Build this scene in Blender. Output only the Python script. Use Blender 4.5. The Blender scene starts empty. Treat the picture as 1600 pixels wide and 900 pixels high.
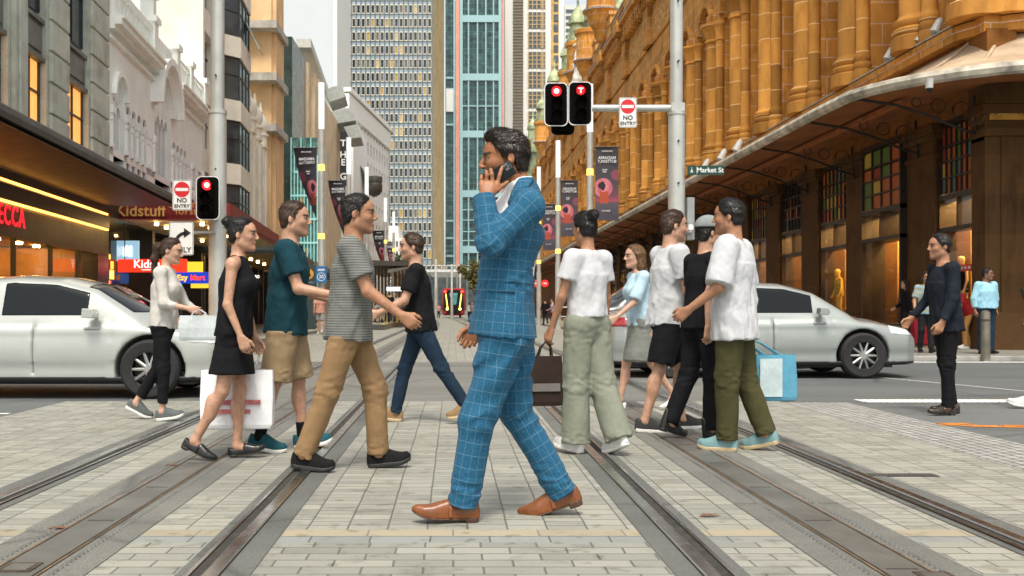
import bpy, math, random
import numpy as np
from mathutils import Vector, Matrix
R = math.radians
random.seed(7)
scene = bpy.context.scene
COL = scene.collection
ORG = {}

# ------------------------------------------------------------------ materials
MATS = {}
def newmat(name):
    m = bpy.data.materials.new(name); m.use_nodes = True
    nt = m.node_tree; nt.nodes.clear()
    out = nt.nodes.new('ShaderNodeOutputMaterial')
    b = nt.nodes.new('ShaderNodeBsdfPrincipled')
    nt.links.new(b.outputs[0], out.inputs[0])
    return m, nt, b
def nd(nt, typ, **kw):
    n = nt.nodes.new(typ)
    for k, v in kw.items():
        if k in n.inputs: n.inputs[k].default_value = v
        else: setattr(n, k, v)
    return n
def c4(c): return (c[0], c[1], c[2], 1.0)
def ramp(nt, fac, stops):
    r = nt.nodes.new('ShaderNodeValToRGB')
    el = r.color_ramp.elements
    while len(el) < len(stops): el.new(.5)
    for e, (p, c) in zip(el, stops): e.position = p; e.color = c4(c) if len(c) == 3 else c
    nt.links.new(fac, r.inputs[0]); return r.outputs[0]
def mixc(nt, fac, a, b, mode='MIX'):
    m = nt.nodes.new('ShaderNodeMix'); m.data_type = 'RGBA'; m.blend_type = mode
    for s, v in ((m.inputs[0], fac), (m.inputs[6], a), (m.inputs[7], b)):
        if hasattr(v, 'is_linked'): nt.links.new(v, s)
        elif isinstance(v, (tuple, list)): s.default_value = c4(v)
        else: s.default_value = v
    return m.outputs[2]
def math_(nt, op, a, b=None, c=None):
    m = nt.nodes.new('ShaderNodeMath'); m.operation = op
    for i, v in enumerate((a, b, c)):
        if v is None: continue
        if hasattr(v, 'is_linked'): nt.links.new(v, m.inputs[i])
        else: m.inputs[i].default_value = v
    return m.outputs[0]
def coords(nt, kind='Object', scale=None):
    t = nt.nodes.new('ShaderNodeTexCoord'); o = t.outputs[kind]
    if scale:
        mp = nt.nodes.new('ShaderNodeMapping'); mp.inputs['Scale'].default_value = scale
        nt.links.new(o, mp.inputs[0]); o = mp.outputs[0]
    return o
def noise(nt, vec, scale, detail=4, rough=.55):
    n = nd(nt, 'ShaderNodeTexNoise', Scale=scale, Detail=detail, Roughness=rough)
    nt.links.new(vec, n.inputs['Vector']); return n.outputs[0]
def bump(nt, bsdf, h, strength=.3, dist=.01):
    b = nd(nt, 'ShaderNodeBump', Strength=strength, Distance=dist)
    nt.links.new(h, b.inputs['Height']); nt.links.new(b.outputs[0], bsdf.inputs['Normal'])
def M(name, col=(.5, .5, .5), rough=.6, metal=0., var=.10, vs=3., bmp=0., bs=40., emit=None, es=0., spec=.5, coat=0.):
    if name in MATS: return MATS[name]
    m, nt, b = newmat(name)
    vec = coords(nt)
    if var > 0:
        n1 = noise(nt, vec, vs, 5, .6)
        lo = tuple(max(0, c*(1-var*2)) for c in col); hi = tuple(min(1, c*(1+var*1.6)) for c in col)
        o = ramp(nt, n1, [(.3, lo), (.7, hi)])
        nt.links.new(o, b.inputs['Base Color'])
        rr = nd(nt, 'ShaderNodeMapRange'); nt.links.new(noise(nt, vec, vs*2.3, 3), rr.inputs[0])
        rr.inputs[3].default_value = max(.02, rough-.08); rr.inputs[4].default_value = min(1, rough+.1)
        nt.links.new(rr.outputs[0], b.inputs['Roughness'])
    else:
        b.inputs['Base Color'].default_value = c4(col); b.inputs['Roughness'].default_value = rough
    b.inputs['Metallic'].default_value = metal
    b.inputs['Specular IOR Level'].default_value = spec
    if coat: b.inputs['Coat Weight'].default_value = coat; b.inputs['Coat Roughness'].default_value = .05
    if bmp: bump(nt, b, noise(nt, vec, bs, 4), bmp, .01)
    if emit:
        b.inputs['Emission Color'].default_value = c4(emit); b.inputs['Emission Strength'].default_value = es
    MATS[name] = m; return m

# ------------------------------------------------------------------ tagging
def tag(o, label=None, cat=None, group=None, kind=None):
    if label: o['label'] = label
    if cat: o['category'] = cat
    if group: o['group'] = group
    if kind: o['kind'] = kind
    return o
def thing(name, label, cat, loc=(0, 0, 0), rz=0., group=None):
    o = bpy.data.objects.new(name, None); COL.objects.link(o)
    o.location = loc; o.rotation_euler = (0, 0, rz); o.empty_display_size = .2
    tag(o, label, cat, group); ORG[o.name] = Vector(loc)
    return o
def copy_tree(o, parent=None):
    c = o.copy(); COL.objects.link(c)
    if parent: c.parent = parent
    for ch in list(o.children): copy_tree(ch, c)
    return c
def link(name, me, mats, parent=None, smooth=False):
    if not isinstance(mats, (list, tuple)): mats = [mats]
    for m in mats: me.materials.append(m)
    o = bpy.data.objects.new(name, me); COL.objects.link(o)
    if parent is not None:
        o.parent = parent; ORG[o.name] = ORG.get(parent.name, Vector((0, 0, 0)))
    if smooth and len(me.polygons): me.polygons.foreach_set('use_smooth', [True]*len(me.polygons))
    return o

# ------------------------------------------------------------------ mesh builder
class MB:
    def __init__(s, T=None): s.v = []; s.f = []; s.m = []; s.T = T
    def add(s, vs, fs, mi=0):
        n = len(s.v)
        if s.T is not None: vs = [s.T @ Vector(p) for p in vs]
        s.v += [tuple(p) for p in vs]; s.f += [tuple(i+n for i in f) for f in fs]; s.m += [mi]*len(fs)
        return s
    def box(s, x0, x1, y0, y1, z0, z1, mi=0):
        return s.add([(x0,y0,z0),(x1,y0,z0),(x1,y1,z0),(x0,y1,z0),(x0,y0,z1),(x1,y0,z1),(x1,y1,z1),(x0,y1,z1)],
              [(0,3,2,1),(4,5,6,7),(0,1,5,4),(1,2,6,5),(2,3,7,6),(3,0,4,7)], mi)
    def quad(s, a, b, c, d, mi=0): return s.add([a, b, c, d], [(0, 1, 2, 3)], mi)
    def prism(s, poly, f, mi=0):
        # poly: 2-D points; f(p, k) -> 3-D point for k = 0, 1
        n = len(poly)
        vs = [f(p, 0) for p in poly]+[f(p, 1) for p in poly]
        return s.add(vs, [tuple(range(n))[::-1], tuple(range(n, 2*n))]+[(i, (i+1) % n, n+(i+1) % n, n+i) for i in range(n)], mi)
    def cyl(s, p, q, r0, r1=None, n=12, mi=0, caps=True):
        r1 = r0 if r1 is None else r1
        p = Vector(p); q = Vector(q); d = (q-p).normalized()
        a = d.orthogonal().normalized(); b = d.cross(a)
        vs = []
        for c, r in ((p, r0), (q, r1)):
            for i in range(n):
                t = 2*math.pi*i/n; vs.append(c+a*(r*math.cos(t))+b*(r*math.sin(t)))
        fs = [(i, (i+1) % n, n+(i+1) % n, n+i) for i in range(n)]
        if caps: fs += [tuple(range(n))[::-1], tuple(range(n, 2*n))]
        return s.add(vs, fs, mi)
    def tube(s, pts, r, n=6, mi=0):
        pts = [Vector(p) for p in pts]; vs = []; a = None
        rs = r if isinstance(r, (list, tuple)) else [r]*len(pts)
        for k, p in enumerate(pts):
            d = (pts[min(k+1, len(pts)-1)]-pts[max(k-1, 0)]).normalized()
            a = d.orthogonal().normalized() if a is None else (a-d*a.dot(d)).normalized()
            b = d.cross(a)
            for i in range(n):
                t = 2*math.pi*i/n; vs.append(p+a*(rs[k]*math.cos(t))+b*(rs[k]*math.sin(t)))
        fs = [(k*n+i, k*n+(i+1) % n, (k+1)*n+(i+1) % n, (k+1)*n+i) for k in range(len(pts)-1) for i in range(n)]
        fs += [tuple(range(n))[::-1], tuple(range((len(pts)-1)*n, len(pts)*n))]
        return s.add(vs, fs, mi)
    def lathe(s, prof, c=(0, 0, 0), n=16, mi=0, axis='z', caps=True):
        vs = []
        for r, z in prof:
            for i in range(n):
                t = 2*math.pi*i/n; x, y = r*math.cos(t), r*math.sin(t)
                p = (c[0]+x, c[1]+y, c[2]+z) if axis == 'z' else (c[0]+x, c[1]+z, c[2]+y)
                vs.append(p)
        k = len(prof)
        fs = [(j*n+i, j*n+(i+1) % n, (j+1)*n+(i+1) % n, (j+1)*n+i) for j in range(k-1) for i in range(n)]
        if caps: fs += [tuple(range(n))[::-1], tuple(range((k-1)*n, k*n))]
        return s.add(vs, fs, mi)
    def ball(s, c, r, n=12, m=8, mi=0):
        r = r if isinstance(r, (tuple, list)) else (r, r, r)
        prof = [(math.sin(math.pi*j/m), -math.cos(math.pi*j/m)) for j in range(m+1)]
        prof[0] = (.01, -1); prof[-1] = (.01, 1)
        vs = [(c[0]+r[0]*a*math.cos(2*math.pi*i/n), c[1]+r[1]*a*math.sin(2*math.pi*i/n), c[2]+r[2]*z) for a, z in prof for i in range(n)]
        fs = [(j*n+i, j*n+(i+1) % n, (j+1)*n+(i+1) % n, (j+1)*n+i) for j in range(m) for i in range(n)]
        fs += [tuple(range(n))[::-1], tuple(range(m*n, (m+1)*n))]
        return s.add(vs, fs, mi)
    # facade helpers, local frame (u along the wall, d outward, z up)
    def arch(s, uc, zs, r, t, d0, d1, n=10, mi=0, ry=None):
        ry = ry or r
        pi = [(uc-r*math.cos(math.pi*i/n), zs+ry*math.sin(math.pi*i/n)) for i in range(n+1)]
        po = [(uc-(r+t)*math.cos(math.pi*i/n), zs+(ry+t)*math.sin(math.pi*i/n)) for i in range(n+1)]
        for i in range(n):
            s.prism([pi[i], po[i], po[i+1], pi[i+1]], lambda p, k: (p[0], d1 if k else d0, p[1]), mi)
        return s
    def spandrel(s, uc, zs, r, ztop, d, dback, n=10, mi=0, ry=None):
        # wall above an arched opening with its reveal
        ry = ry or r
        p = [(uc-r*math.cos(math.pi*i/n), zs+ry*math.sin(math.pi*i/n)) for i in range(n+1)]
        for i in range(n):
            (a, b), (c, e) = p[i], p[i+1]
            s.quad((a, d, b), (c, d, e), (c, d, ztop), (a, d, ztop), mi)
            s.quad((a, d, b), (c, d, e), (c, dback, e), (a, dback, b), mi)
        return s
    def obj(s, name, mats, parent=None, smooth=False, world=True, bevel=0., auto=None):
        me = bpy.data.meshes.new(name)
        v = s.v
        if parent is not None and world:
            o = ORG.get(parent.name, Vector((0, 0, 0)))
            v = [(p[0]-o.x, p[1]-o.y, p[2]-o.z) for p in v]
        me.from_pydata(v, [], s.f); me.update()
        ob = link(name, me, mats, parent)
        me.polygons.foreach_set('material_index', s.m)
        if smooth:
            me.polygons.foreach_set('use_smooth', [True]*len(me.polygons))
            me.set_sharp_from_angle(angle=R(40))
        if bevel:
            b = ob.modifiers.new('bevel', 'BEVEL'); b.width = bevel; b.segments = 2; b.limit_method = 'ANGLE'; b.angle_limit = R(40)
        return ob
def frame(x0, y0, x1, y1, side):
    """wall frame: u from (x0,y0) towards (x1,y1); d outward (side=+1: to the right of u)"""
    u = Vector((x1-x0, y1-y0, 0)).normalized(); d = Vector((u.y, -u.x, 0))*side
    return Matrix(((u.x, d.x, 0, x0), (u.y, d.y, 0, y0), (0, 0, 1, 0), (0, 0, 0, 1)))
def text(body, size, loc, mat, parent, rz=0., align='CENTER', ext=.004, name='lettering', mirror=False, weight=0., rx=90., sx=1., world=True, vert=False, space=1.):
    cu = bpy.data.curves.new(name, 'FONT'); cu.body = body; cu.size = size; cu.align_x = align; cu.align_y = 'CENTER'
    cu.extrude = ext; cu.offset = weight; cu.resolution_u = 3
    cu.space_character = space
    cu.materials.append(mat)
    o = bpy.data.objects.new(name, cu); COL.objects.link(o)
    o.rotation_euler = (R(rx), 0, rz); o.scale = (-sx if mirror else sx, 1, 1)
    if parent is not None:
        o.parent = parent
        if world: loc = Vector(loc)-ORG.get(parent.name, Vector((0, 0, 0)))
    o.location = loc
    return o

# ------------------------------------------------------------------ distance-field volumes
class Vol:
    def __init__(s, lo, hi, h):
        s.lo = np.array(lo, np.float64); s.h = h
        s.n = np.ceil((np.array(hi)-s.lo)/h).astype(int)+1
        s.d = np.full(tuple(s.n), .3, np.float32); s.fr = None
    def setframe(s, o=None, rot=None):
        s.fr = None if o is None else (np.array(o, np.float64), np.array(rot, np.float64))
    def win(s, lo, hi):
        if s.fr is not None:
            o, r = s.fr
            cs = np.array([[(lo, hi)[i][0], (lo, hi)[j][1], (lo, hi)[k][2]] for i in (0, 1) for j in (0, 1) for k in (0, 1)])
            w = o+cs @ r.T; lo, hi = w.min(0), w.max(0)
        i0 = np.clip(np.floor((np.array(lo)-s.lo)/s.h).astype(int), 0, s.n)
        i1 = np.clip(np.ceil((np.array(hi)-s.lo)/s.h).astype(int)+1, 0, s.n)
        if (i1 <= i0).any(): return None, None, None, None
        sl = tuple(slice(a, b) for a, b in zip(i0, i1))
        g = [(s.lo[a]+s.h*np.arange(i0[a], i1[a])).astype(np.float32) for a in range(3)]
        X, Y, Z = g[0][:, None, None], g[1][None, :, None], g[2][None, None, :]
        if s.fr is not None:
            o, r = s.fr; X, Y, Z = X-o[0], Y-o[1], Z-o[2]
            X, Y, Z = [(X*r[0, a]+Y*r[1, a]+Z*r[2, a]).astype(np.float32) for a in range(3)]
        return sl, X, Y, Z
    def op(s, f, lo, hi, k=.02, mode='u'):
        pad = k+2*s.h
        sl, X, Y, Z = s.win(np.array(lo, float)-pad, np.array(hi, float)+pad)
        if sl is None: return
        a = s.d[sl]; b = f(X, Y, Z)
        if mode == 's': a, b = -a, b
        if mode == 'i': a, b = -a, -b
        if k > 0:
            h = np.clip(.5+.5*(a-b)/k, 0, 1); r = a+(b-a)*h-k*h*(1-h)
        else: r = np.minimum(a, b)
        s.d[sl] = -r if mode in 'si' else r
    def cone(s, p, q, r0, r1, k=.02, c0=False, c1=False, sc=(1, 1, 1), mode='u'):
        p = np.array(p, float); q = np.array(q, float); a = q-p; L2 = max(1e-9, a.dot(a)); L = L2**.5
        rm = max(r0, r1)*max(sc); m = min(sc)
        def f(X, Y, Z):
            x, y, z = X-p[0], Y-p[1], Z-p[2]
            tt = (x*a[0]+y*a[1]+z*a[2])/L2; t = np.clip(tt, 0, 1)
            d = np.sqrt(((x-t*a[0])/sc[0])**2+((y-t*a[1])/sc[1])**2+((z-t*a[2])/sc[2])**2)
            d = (d-(r0+(r1-r0)*t))*m
            if c0: d = np.maximum(d, -tt*L)
            if c1: d = np.maximum(d, (tt-1)*L)
            return d
        s.op(f, np.minimum(p, q)-rm, np.maximum(p, q)+rm, k, mode)
    def chain(s, pts, rs, k=.01, **kw):
        for i in range(len(pts)-1): s.cone(pts[i], pts[i+1], rs[i], rs[i+1], k, **kw)
    def ell(s, c, r, k=.02, mode='u', rot=None):
        c = np.array(c, float); r = np.array(r, float); rm = r if rot is None else np.full(3, r.max())
        def f(X, Y, Z):
            x, y, z = X-c[0], Y-c[1], Z-c[2]
            if rot is not None: x, y, z = [x*rot[0][a]+y*rot[1][a]+z*rot[2][a] for a in range(3)]
            k0 = np.sqrt((x/r[0])**2+(y/r[1])**2+(z/r[2])**2)
            k1 = np.sqrt((x/r[0]**2)**2+(y/r[1]**2)**2+(z/r[2]**2)**2)
            return k0*(k0-1)/np.maximum(k1, 1e-6)
        s.op(f, c-rm, c+rm, k, mode)
    def box(s, c, hf, rad=.005, k=.01, rot=None, mode='u'):
        c = np.array(c, float); hf = np.array(hf, float); e = hf if rot is None else np.full(3, np.linalg.norm(hf))
        def f(X, Y, Z):
            x, y, z = X-c[0], Y-c[1], Z-c[2]
            if rot is not None: x, y, z = [x*rot[0][a]+y*rot[1][a]+z*rot[2][a] for a in range(3)]
            q = [np.abs(v)-hf[i]+rad for i, v in enumerate((x, y, z))]
            return np.sqrt(sum(np.maximum(v, 0)**2 for v in q))+np.minimum(np.maximum(np.maximum(q[0], q[1]), q[2]), 0)-rad
        s.op(f, c-e, c+e, k, mode)
    def etube(s, z0, z1, p0, p1, k=.02):
        """elliptic tube between heights; p = (cx, a, b)"""
        m = max(p0[1], p1[1], p0[2], p1[2]); mx = max(abs(p0[0]), abs(p1[0]))
        def f(X, Y, Z):
            t = np.clip((Z-z0)/(z1-z0), 0, 1); cx = p0[0]+(p1[0]-p0[0])*t; a = p0[1]+(p1[1]-p0[1])*t; b = p0[2]+(p1[2]-p0[2])*t
            d = (np.sqrt(((X-cx)/a)**2+(Y/b)**2)-1)*np.minimum(a, b)
            return np.maximum(d, np.maximum(z0-Z, Z-z1))
        s.op(f, (-m-mx, -m, z0), (m+mx, m, z1), k)
    def cut(s, n, o, k=0.):
        n = np.array(n, float); n /= np.linalg.norm(n); o = np.array(o, float)
        s.op(lambda X, Y, Z: (X-o[0])*n[0]+(Y-o[1])*n[1]+(Z-o[2])*n[2], (-999, -999, -999), (999, 999, 999), k, 'i')
    def disp(s, f, band=.03):
        m = np.argwhere(np.abs(s.d) < band)
        if len(m) == 0: return
        p = s.lo+m*s.h
        s.d[m[:, 0], m[:, 1], m[:, 2]] -= f(p).astype(np.float32)
    def mesh(s):
        d = s.d
        d[0] = d[-1] = .3; d[:, 0] = d[:, -1] = .3; d[:, :, 0] = d[:, :, -1] = .3
        ins = d < 0
        cnt = np.zeros(tuple(s.n-1), np.int8)
        sls = (slice(0, -1), slice(1, None))
        for i in (0, 1):
            for j in (0, 1):
                for k in (0, 1): cnt += ins[sls[i], sls[j], sls[k]]
        act = (cnt > 0) & (cnt < 8); idx = np.argwhere(act)
        mp = np.full(act.shape, -1, np.int32); mp[act] = np.arange(len(idx))
        off = np.array([(i, j, k) for i in (0, 1) for j in (0, 1) for k in (0, 1)])
        cv = np.stack([d[idx[:, 0]+o[0], idx[:, 1]+o[1], idx[:, 2]+o[2]] for o in off], 1)
        acc = np.zeros((len(idx), 3)); n = np.zeros(len(idx))
        for a in range(8):
            for b in range(a+1, 8):
                if np.abs(off[a]-off[b]).sum() != 1: continue
                x = (cv[:, a] < 0) != (cv[:, b] < 0)
                t = np.where(x, cv[:, a]/np.where(x, cv[:, a]-cv[:, b], 1), 0)
                acc += np.where(x[:, None], off[a]+t[:, None]*(off[b]-off[a]), 0); n += x
        V = s.lo+(idx+acc/np.maximum(n, 1)[:, None])*s.h
        Q = []
        for ax in range(3):
            sa = [slice(None)]*3; sb = [slice(None)]*3; sa[ax] = slice(0, -1); sb[ax] = slice(1, None)
            A, B = ins[tuple(sa)], ins[tuple(sb)]
            e = np.argwhere(A != B); fl = A[e[:, 0], e[:, 1], e[:, 2]]
            u, v = (ax+1) % 3, (ax+2) % 3
            ok = (e[:, u] > 0) & (e[:, v] > 0) & (e[:, u] < s.n[u]-1) & (e[:, v] < s.n[v]-1); e = e[ok]; fl = fl[ok]
            q = []
            for du, dv in ((0, 0), (-1, 0), (-1, -1), (0, -1)):
                c = e.copy(); c[:, u] += du; c[:, v] += dv; q.append(mp[c[:, 0], c[:, 1], c[:, 2]])
            q = np.stack(q, 1); q[~fl] = q[~fl][:, ::-1]; Q.append(q)
        Q = np.concatenate(Q); return V, Q[(Q >= 0).all(1)]
def volobj(name, vol, mats, parent, col=None, pat=None, shift=None, smooth=2):
    V, Q = vol.mesh()
    if smooth:                        # light relaxation takes the voxel terraces out
        e = np.concatenate([Q[:, [0, 1]], Q[:, [1, 2]], Q[:, [2, 3]], Q[:, [3, 0]]])
        for _ in range(smooth):
            acc = np.zeros_like(V); n = np.zeros(len(V))
            for a, b in ((0, 1), (1, 0)):
                for c in range(3): acc[:, c] += np.bincount(e[:, a], V[e[:, b], c], len(V))
                n += np.bincount(e[:, a], minlength=len(V))
            V = V*.5+acc/np.maximum(n, 1)[:, None]*.5
    W = V if shift is None else V+np.array(shift)
    me = bpy.data.meshes.new(name)
    me.vertices.add(len(W)); me.vertices.foreach_set('co', W.astype(np.float32).ravel())
    me.loops.add(Q.size); me.loops.foreach_set('vertex_index', Q.astype(np.int32).ravel())
    me.polygons.add(len(Q)); me.polygons.foreach_set('loop_start', np.arange(0, Q.size, 4, dtype=np.int32))
    me.polygons.foreach_set('loop_total', np.full(len(Q), 4, np.int32))
    me.polygons.foreach_set('use_smooth', np.ones(len(Q), bool))
    me.update(calc_edges=True)
    if col is not None:
        c = np.concatenate([col(V), np.ones((len(V), 1))], 1).astype(np.float32)
        a = me.color_attributes.new('Col', 'FLOAT_COLOR', 'POINT'); a.data.foreach_set('color', c.ravel())
    if pat is not None:
        a = me.attributes.new('pat', 'FLOAT_VECTOR', 'POINT'); a.data.foreach_set('vector', pat(V).astype(np.float32).ravel())
    return link(name, me, mats, parent)
_rs = np.random.RandomState(3)
_wv = _rs.normal(size=(24, 3)); _ph = _rs.uniform(0, 6.28, 24)
def wob(p, freq, st=(1, 1, 1), n=8, o=0):
    """smooth pseudo noise in about [-1, 1]"""
    q = p*np.array(st); r = 0
    for i in range(n): r = r+np.sin(q @ (_wv[(i+o) % 24]*freq)+_ph[(i+o) % 24]+1.7*np.sin(q @ (_wv[(i+o+7) % 24]*freq*.6)+_ph[(i+o+5) % 24]))
    return r/n**.5/1.4
# ------------------------------------------------------------------ people
A = np.array
def rotY(a): c, s = math.cos(R(a)), math.sin(R(a)); return A([[c, 0, s], [0, 1, 0], [-s, 0, c]])
def rotZ(a): c, s = math.cos(R(a)), math.sin(R(a)); return A([[c, -s, 0], [s, c, 0], [0, 0, 1]])
def unit(v): v = A(v, float); return v/np.linalg.norm(v)
def skin_mat():
    if 'skin' in MATS: return MATS['skin']
    m, nt, b = newmat('skin')
    a = nd(nt, 'ShaderNodeVertexColor'); a.layer_name = 'Col'
    n = noise(nt, coords(nt), 60, 4)
    o = mixc(nt, .35, a.outputs[0], ramp(nt, n, [(.3, (.6, .55, .5)), (.7, (1.25, 1.25, 1.25))]), 'MULTIPLY')
    nt.links.new(o, b.inputs['Base Color']); b.inputs['Roughness'].default_value = .5
    b.inputs['Subsurface Weight'].default_value = .12; b.inputs['Subsurface Radius'].default_value = (.02, .008, .004)
    b.inputs['Subsurface Scale'].default_value = .3
    bump(nt, b, noise(nt, coords(nt), 220, 3), .12, .004); MATS['skin'] = m; return m
HAIRC = {}
def hair_mat(name, col):
    HAIRC[name] = col
    if name in MATS: return MATS[name]
    m, nt, b = newmat(name)
    n = noise(nt, coords(nt, scale=(14, 60, 45)), 3, 6, .7)
    nt.links.new(ramp(nt, n, [(.3, tuple(c*.35 for c in col)), (.6, col), (.8, tuple(min(1, c*4.5) for c in col))]), b.inputs['Base Color'])
    b.inputs['Roughness'].default_value = .5; b.inputs['Specular IOR Level'].default_value = .3; bump(nt, b, n, 1., .02); MATS[name] = m; return m
def strand_mat(src):
    nm = 'strands of '+src.name
    if nm in MATS: return MATS[nm]
    m, nt, b = newmat(nm); ge = nt.nodes.new('ShaderNodeNewGeometry'); c = HAIRC[src.name]
    nt.links.new(ramp(nt, ge.outputs['Random Per Island'], [(0, tuple(x*.4 for x in c)), (.6, c), (.9, tuple(min(1, x*2) for x in c)), (1, tuple(min(1, x*3.2) for x in c))]), b.inputs['Base Color']); b.inputs['Roughness'].default_value = .38; b.inputs['Specular IOR Level'].default_value = .45; MATS[nm] = m; return m
def cloth(name, col, var=.12, stripes=None, rough=.85):
    if name in MATS: return MATS[name]
    m, nt, b = newmat(name)
    vec = coords(nt)
    o = ramp(nt, noise(nt, vec, 7, 5, .65), [(.3, tuple(c*(1-var*1.6) for c in col)), (.7, tuple(min(1, c*(1+var)) for c in col))])
    if stripes:
        sx = nt.nodes.new('ShaderNodeSeparateXYZ'); nt.links.new(vec, sx.inputs[0])
        f = math_(nt, 'FRACT', math_(nt, 'MULTIPLY', sx.outputs[2], 1/stripes[0]))
        o = mixc(nt, math_(nt, 'LESS_THAN', f, stripes[2]), o, stripes[1])
    nt.links.new(o, b.inputs['Base Color']); b.inputs['Roughness'].default_value = rough
    b.inputs['Specular IOR Level'].default_value = .12
    h = math_(nt, 'ADD', noise(nt, coords(nt, scale=(1, 1, .45)), 16, 4, .6), math_(nt, 'MULTIPLY', noise(nt, vec, 300, 2), .12))
    bump(nt, b, h, .55, .02); MATS[name] = m; return m
def leather(name, col, rough=.35): return M(name, col, rough, var=.14, vs=9, bmp=.15, bs=70)

def skel(H, p, fem=False):
    s = H/1.8; J = {'s': s}
    P = A([0, 0, .955*s]); J['P'] = P
    T = rotY(p.get('lean', 3)) @ rotZ(p.get('twist', 0)); J['T'] = T
    sw = (.158 if fem else .185)*s
    J['NB'] = P+T @ A([-.012, 0, .525])*s if False else P+T @ (A([-.012, 0, .525])*s)
    Rh = T @ rotZ(p.get('yaw', 0)) @ rotY(p.get('nod', 0)-p.get('lean', 3)); J['RH'] = Rh
    J['HC'] = J['NB']+T @ (A([.01, 0, .06])*s)+Rh @ (A([.022, 0, .11])*s)
    for sd, y in (('L', 1), ('R', -1)):
        h = P+A([0, .088*y*s, -.02*s]); J['hip'+sd] = h
        a, k = p.get('hip'+sd, 0), p.get('knee'+sd, 5)
        kn = h+A([math.sin(R(a)), 0, -math.cos(R(a))])*.435*s; J['knee'+sd] = kn
        an = kn+A([math.sin(R(a-k)), 0, -math.cos(R(a-k))])*.42*s; J['ank'+sd] = an
        J['foot'+sd] = p.get('foot'+sd, 0)
        sh = P+T @ A([-.012*s, sw*y, .475*s]); J['sh'+sd] = sh
        fl, ab = p.get('arm'+sd, (5, 8)); e = p.get('elb'+sd, 15); inn = p.get('in'+sd, 0)
        el = sh+A([math.sin(R(fl))*math.cos(R(ab)), y*math.sin(R(ab)), -math.cos(R(fl))*math.cos(R(ab))])*.30*s; J['elb'+sd] = el
        f2 = R(fl+e); d = unit([math.sin(f2), -y*math.sin(R(inn))+y*.06, -math.cos(f2)])
        J['wr'+sd] = el+d*.255*s; J['hd'+sd] = d
    ground(J); return J
def ground(J):
    s = J['s']; lo = 9
    for sd in 'LR':
        F = rotY(-J['foot'+sd])
        for q in ((-.06, 0, -.085), (.05, 0, -.085), (.13, 0, -.085), (.19, 0, -.075)): lo = min(lo, (J['ank'+sd]+F @ (A(q)*s))[2])
    for k, v in J.items():
        if isinstance(v, np.ndarray) and v.shape == (3,) and not k.startswith('hd'): v[2] -= lo
def head_sdf(V, J, sh=1., fem=False):
    s = J['s']*sh; V.setframe(J['HC'], J['RH'])
    E = lambda c, r, k=.02, m='u': V.ell(A(c)*s, A(r)*s, k*s, m)
    w = .95 if fem else 1
    E((-.003, 0, .035), (.096, .077, .090)); E((.030, 0, -.035), (.068, .060*w, .088), .03); E((.045, 0, .045), (.055, .060, .052), .03)
    for y in (1, -1):
        V.cone(A((-.012, .046*y*w, -.062))*s, A((.070, .012*y, -.105))*s, .025*s*w, .019*s*w, .03*s)
        E((.060, .040*y, -.020), (.030, .022, .022), .025)          # cheek
    E((.084, 0, -.104), (.017, .020*w, .018), .02)
    for y in (1, -1): E((.104, .034*y, .006), (.013, .017, .011), .014, 's')
    V.cone(A((.095, 0, .024))*s, A((.121, 0, -.024))*s, .0095*s, .0120*s, .014*s)
    for y in (1, -1):
        E((.110, .012*y, -.031), (.012, .009, .008), .007); E((.092, .026*y, .026), (.012, .024, .008), .014)
        E((.083, .032*y, .003), (.0135, .0135, .0135), .002)
        E((-.022, .080*y, -.006), (.017, .010, .029), .006); E((-.016, .090*y, -.002), (.008, .007, .016), .006, 's')
    E((.098, 0, -.059), (.011, .024, .0065), .006); E((.096, 0, -.073), (.011, .020, .0075), .006)
    E((.106, 0, -.066), (.010, .020, .0015), .003, 's')
    V.setframe()
    V.cone(J['HC']+J['RH'] @ (A((-.035, 0, -.06))*s), J['NB']+A([0, 0, -.03*s]), (.047 if fem else .056)*s, (.055 if fem else .066)*s, .03*s)
def hand_sdf(V, J, sd, curl=(25, 35, 30), pn=None, spread=.1):
    s = J['s']; w = J['wr'+sd]; d = unit(J['hd'+sd]); y = 1 if sd == 'L' else -1
    pn = unit(pn if pn is not None else (0, -y, 0)); pn = unit(pn-d*pn.dot(d))
    ac = unit(np.cross(d, pn))*y                      # towards the thumb (forward when the arm hangs)
    if ac[0] < 0 and abs(ac[0]) > .3: ac = -ac
    mcps = []
    for i, (o, L, r) in enumerate(((.030, .074, .0092), (.010, .084, .0096), (-.011, .078, .0092), (-.030, .060, .0082))):
        m = w+(d*(.088-.006*abs(i-1))+ac*o)*s
        V.cone(w+(d*.005+ac*o*.6)*s, m, .0155*s, .0125*s, .012*s)
        pts = [m]; ang = 0; dd = unit(d+ac*o*spread*8)
        for q, c in zip((.44, .31, .25), curl):
            ang += c*(1+.12*i); pts.append(pts[-1]+(dd*math.cos(R(ang))+pn*math.sin(R(ang)))*L*q*s)
        V.chain(pts, [r*s, r*.95*s, r*.85*s, r*.72*s], .003*s)
    t0 = w+(d*.028+ac*.028+pn*.006)*s; t1 = t0+unit(d*.75+ac*.6+pn*.25)*.038*s; t2 = t1+unit(d*.9+ac*.12+pn*.3)*.032*s; t3 = t2+unit(d*.9-ac*.1+pn*.4)*.024*s
    V.chain([w+d*.01*s, t0, t1, t2, t3], [.014*s, .0145*s, .0115*s, .0105*s, .008*s], .008*s)
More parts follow.
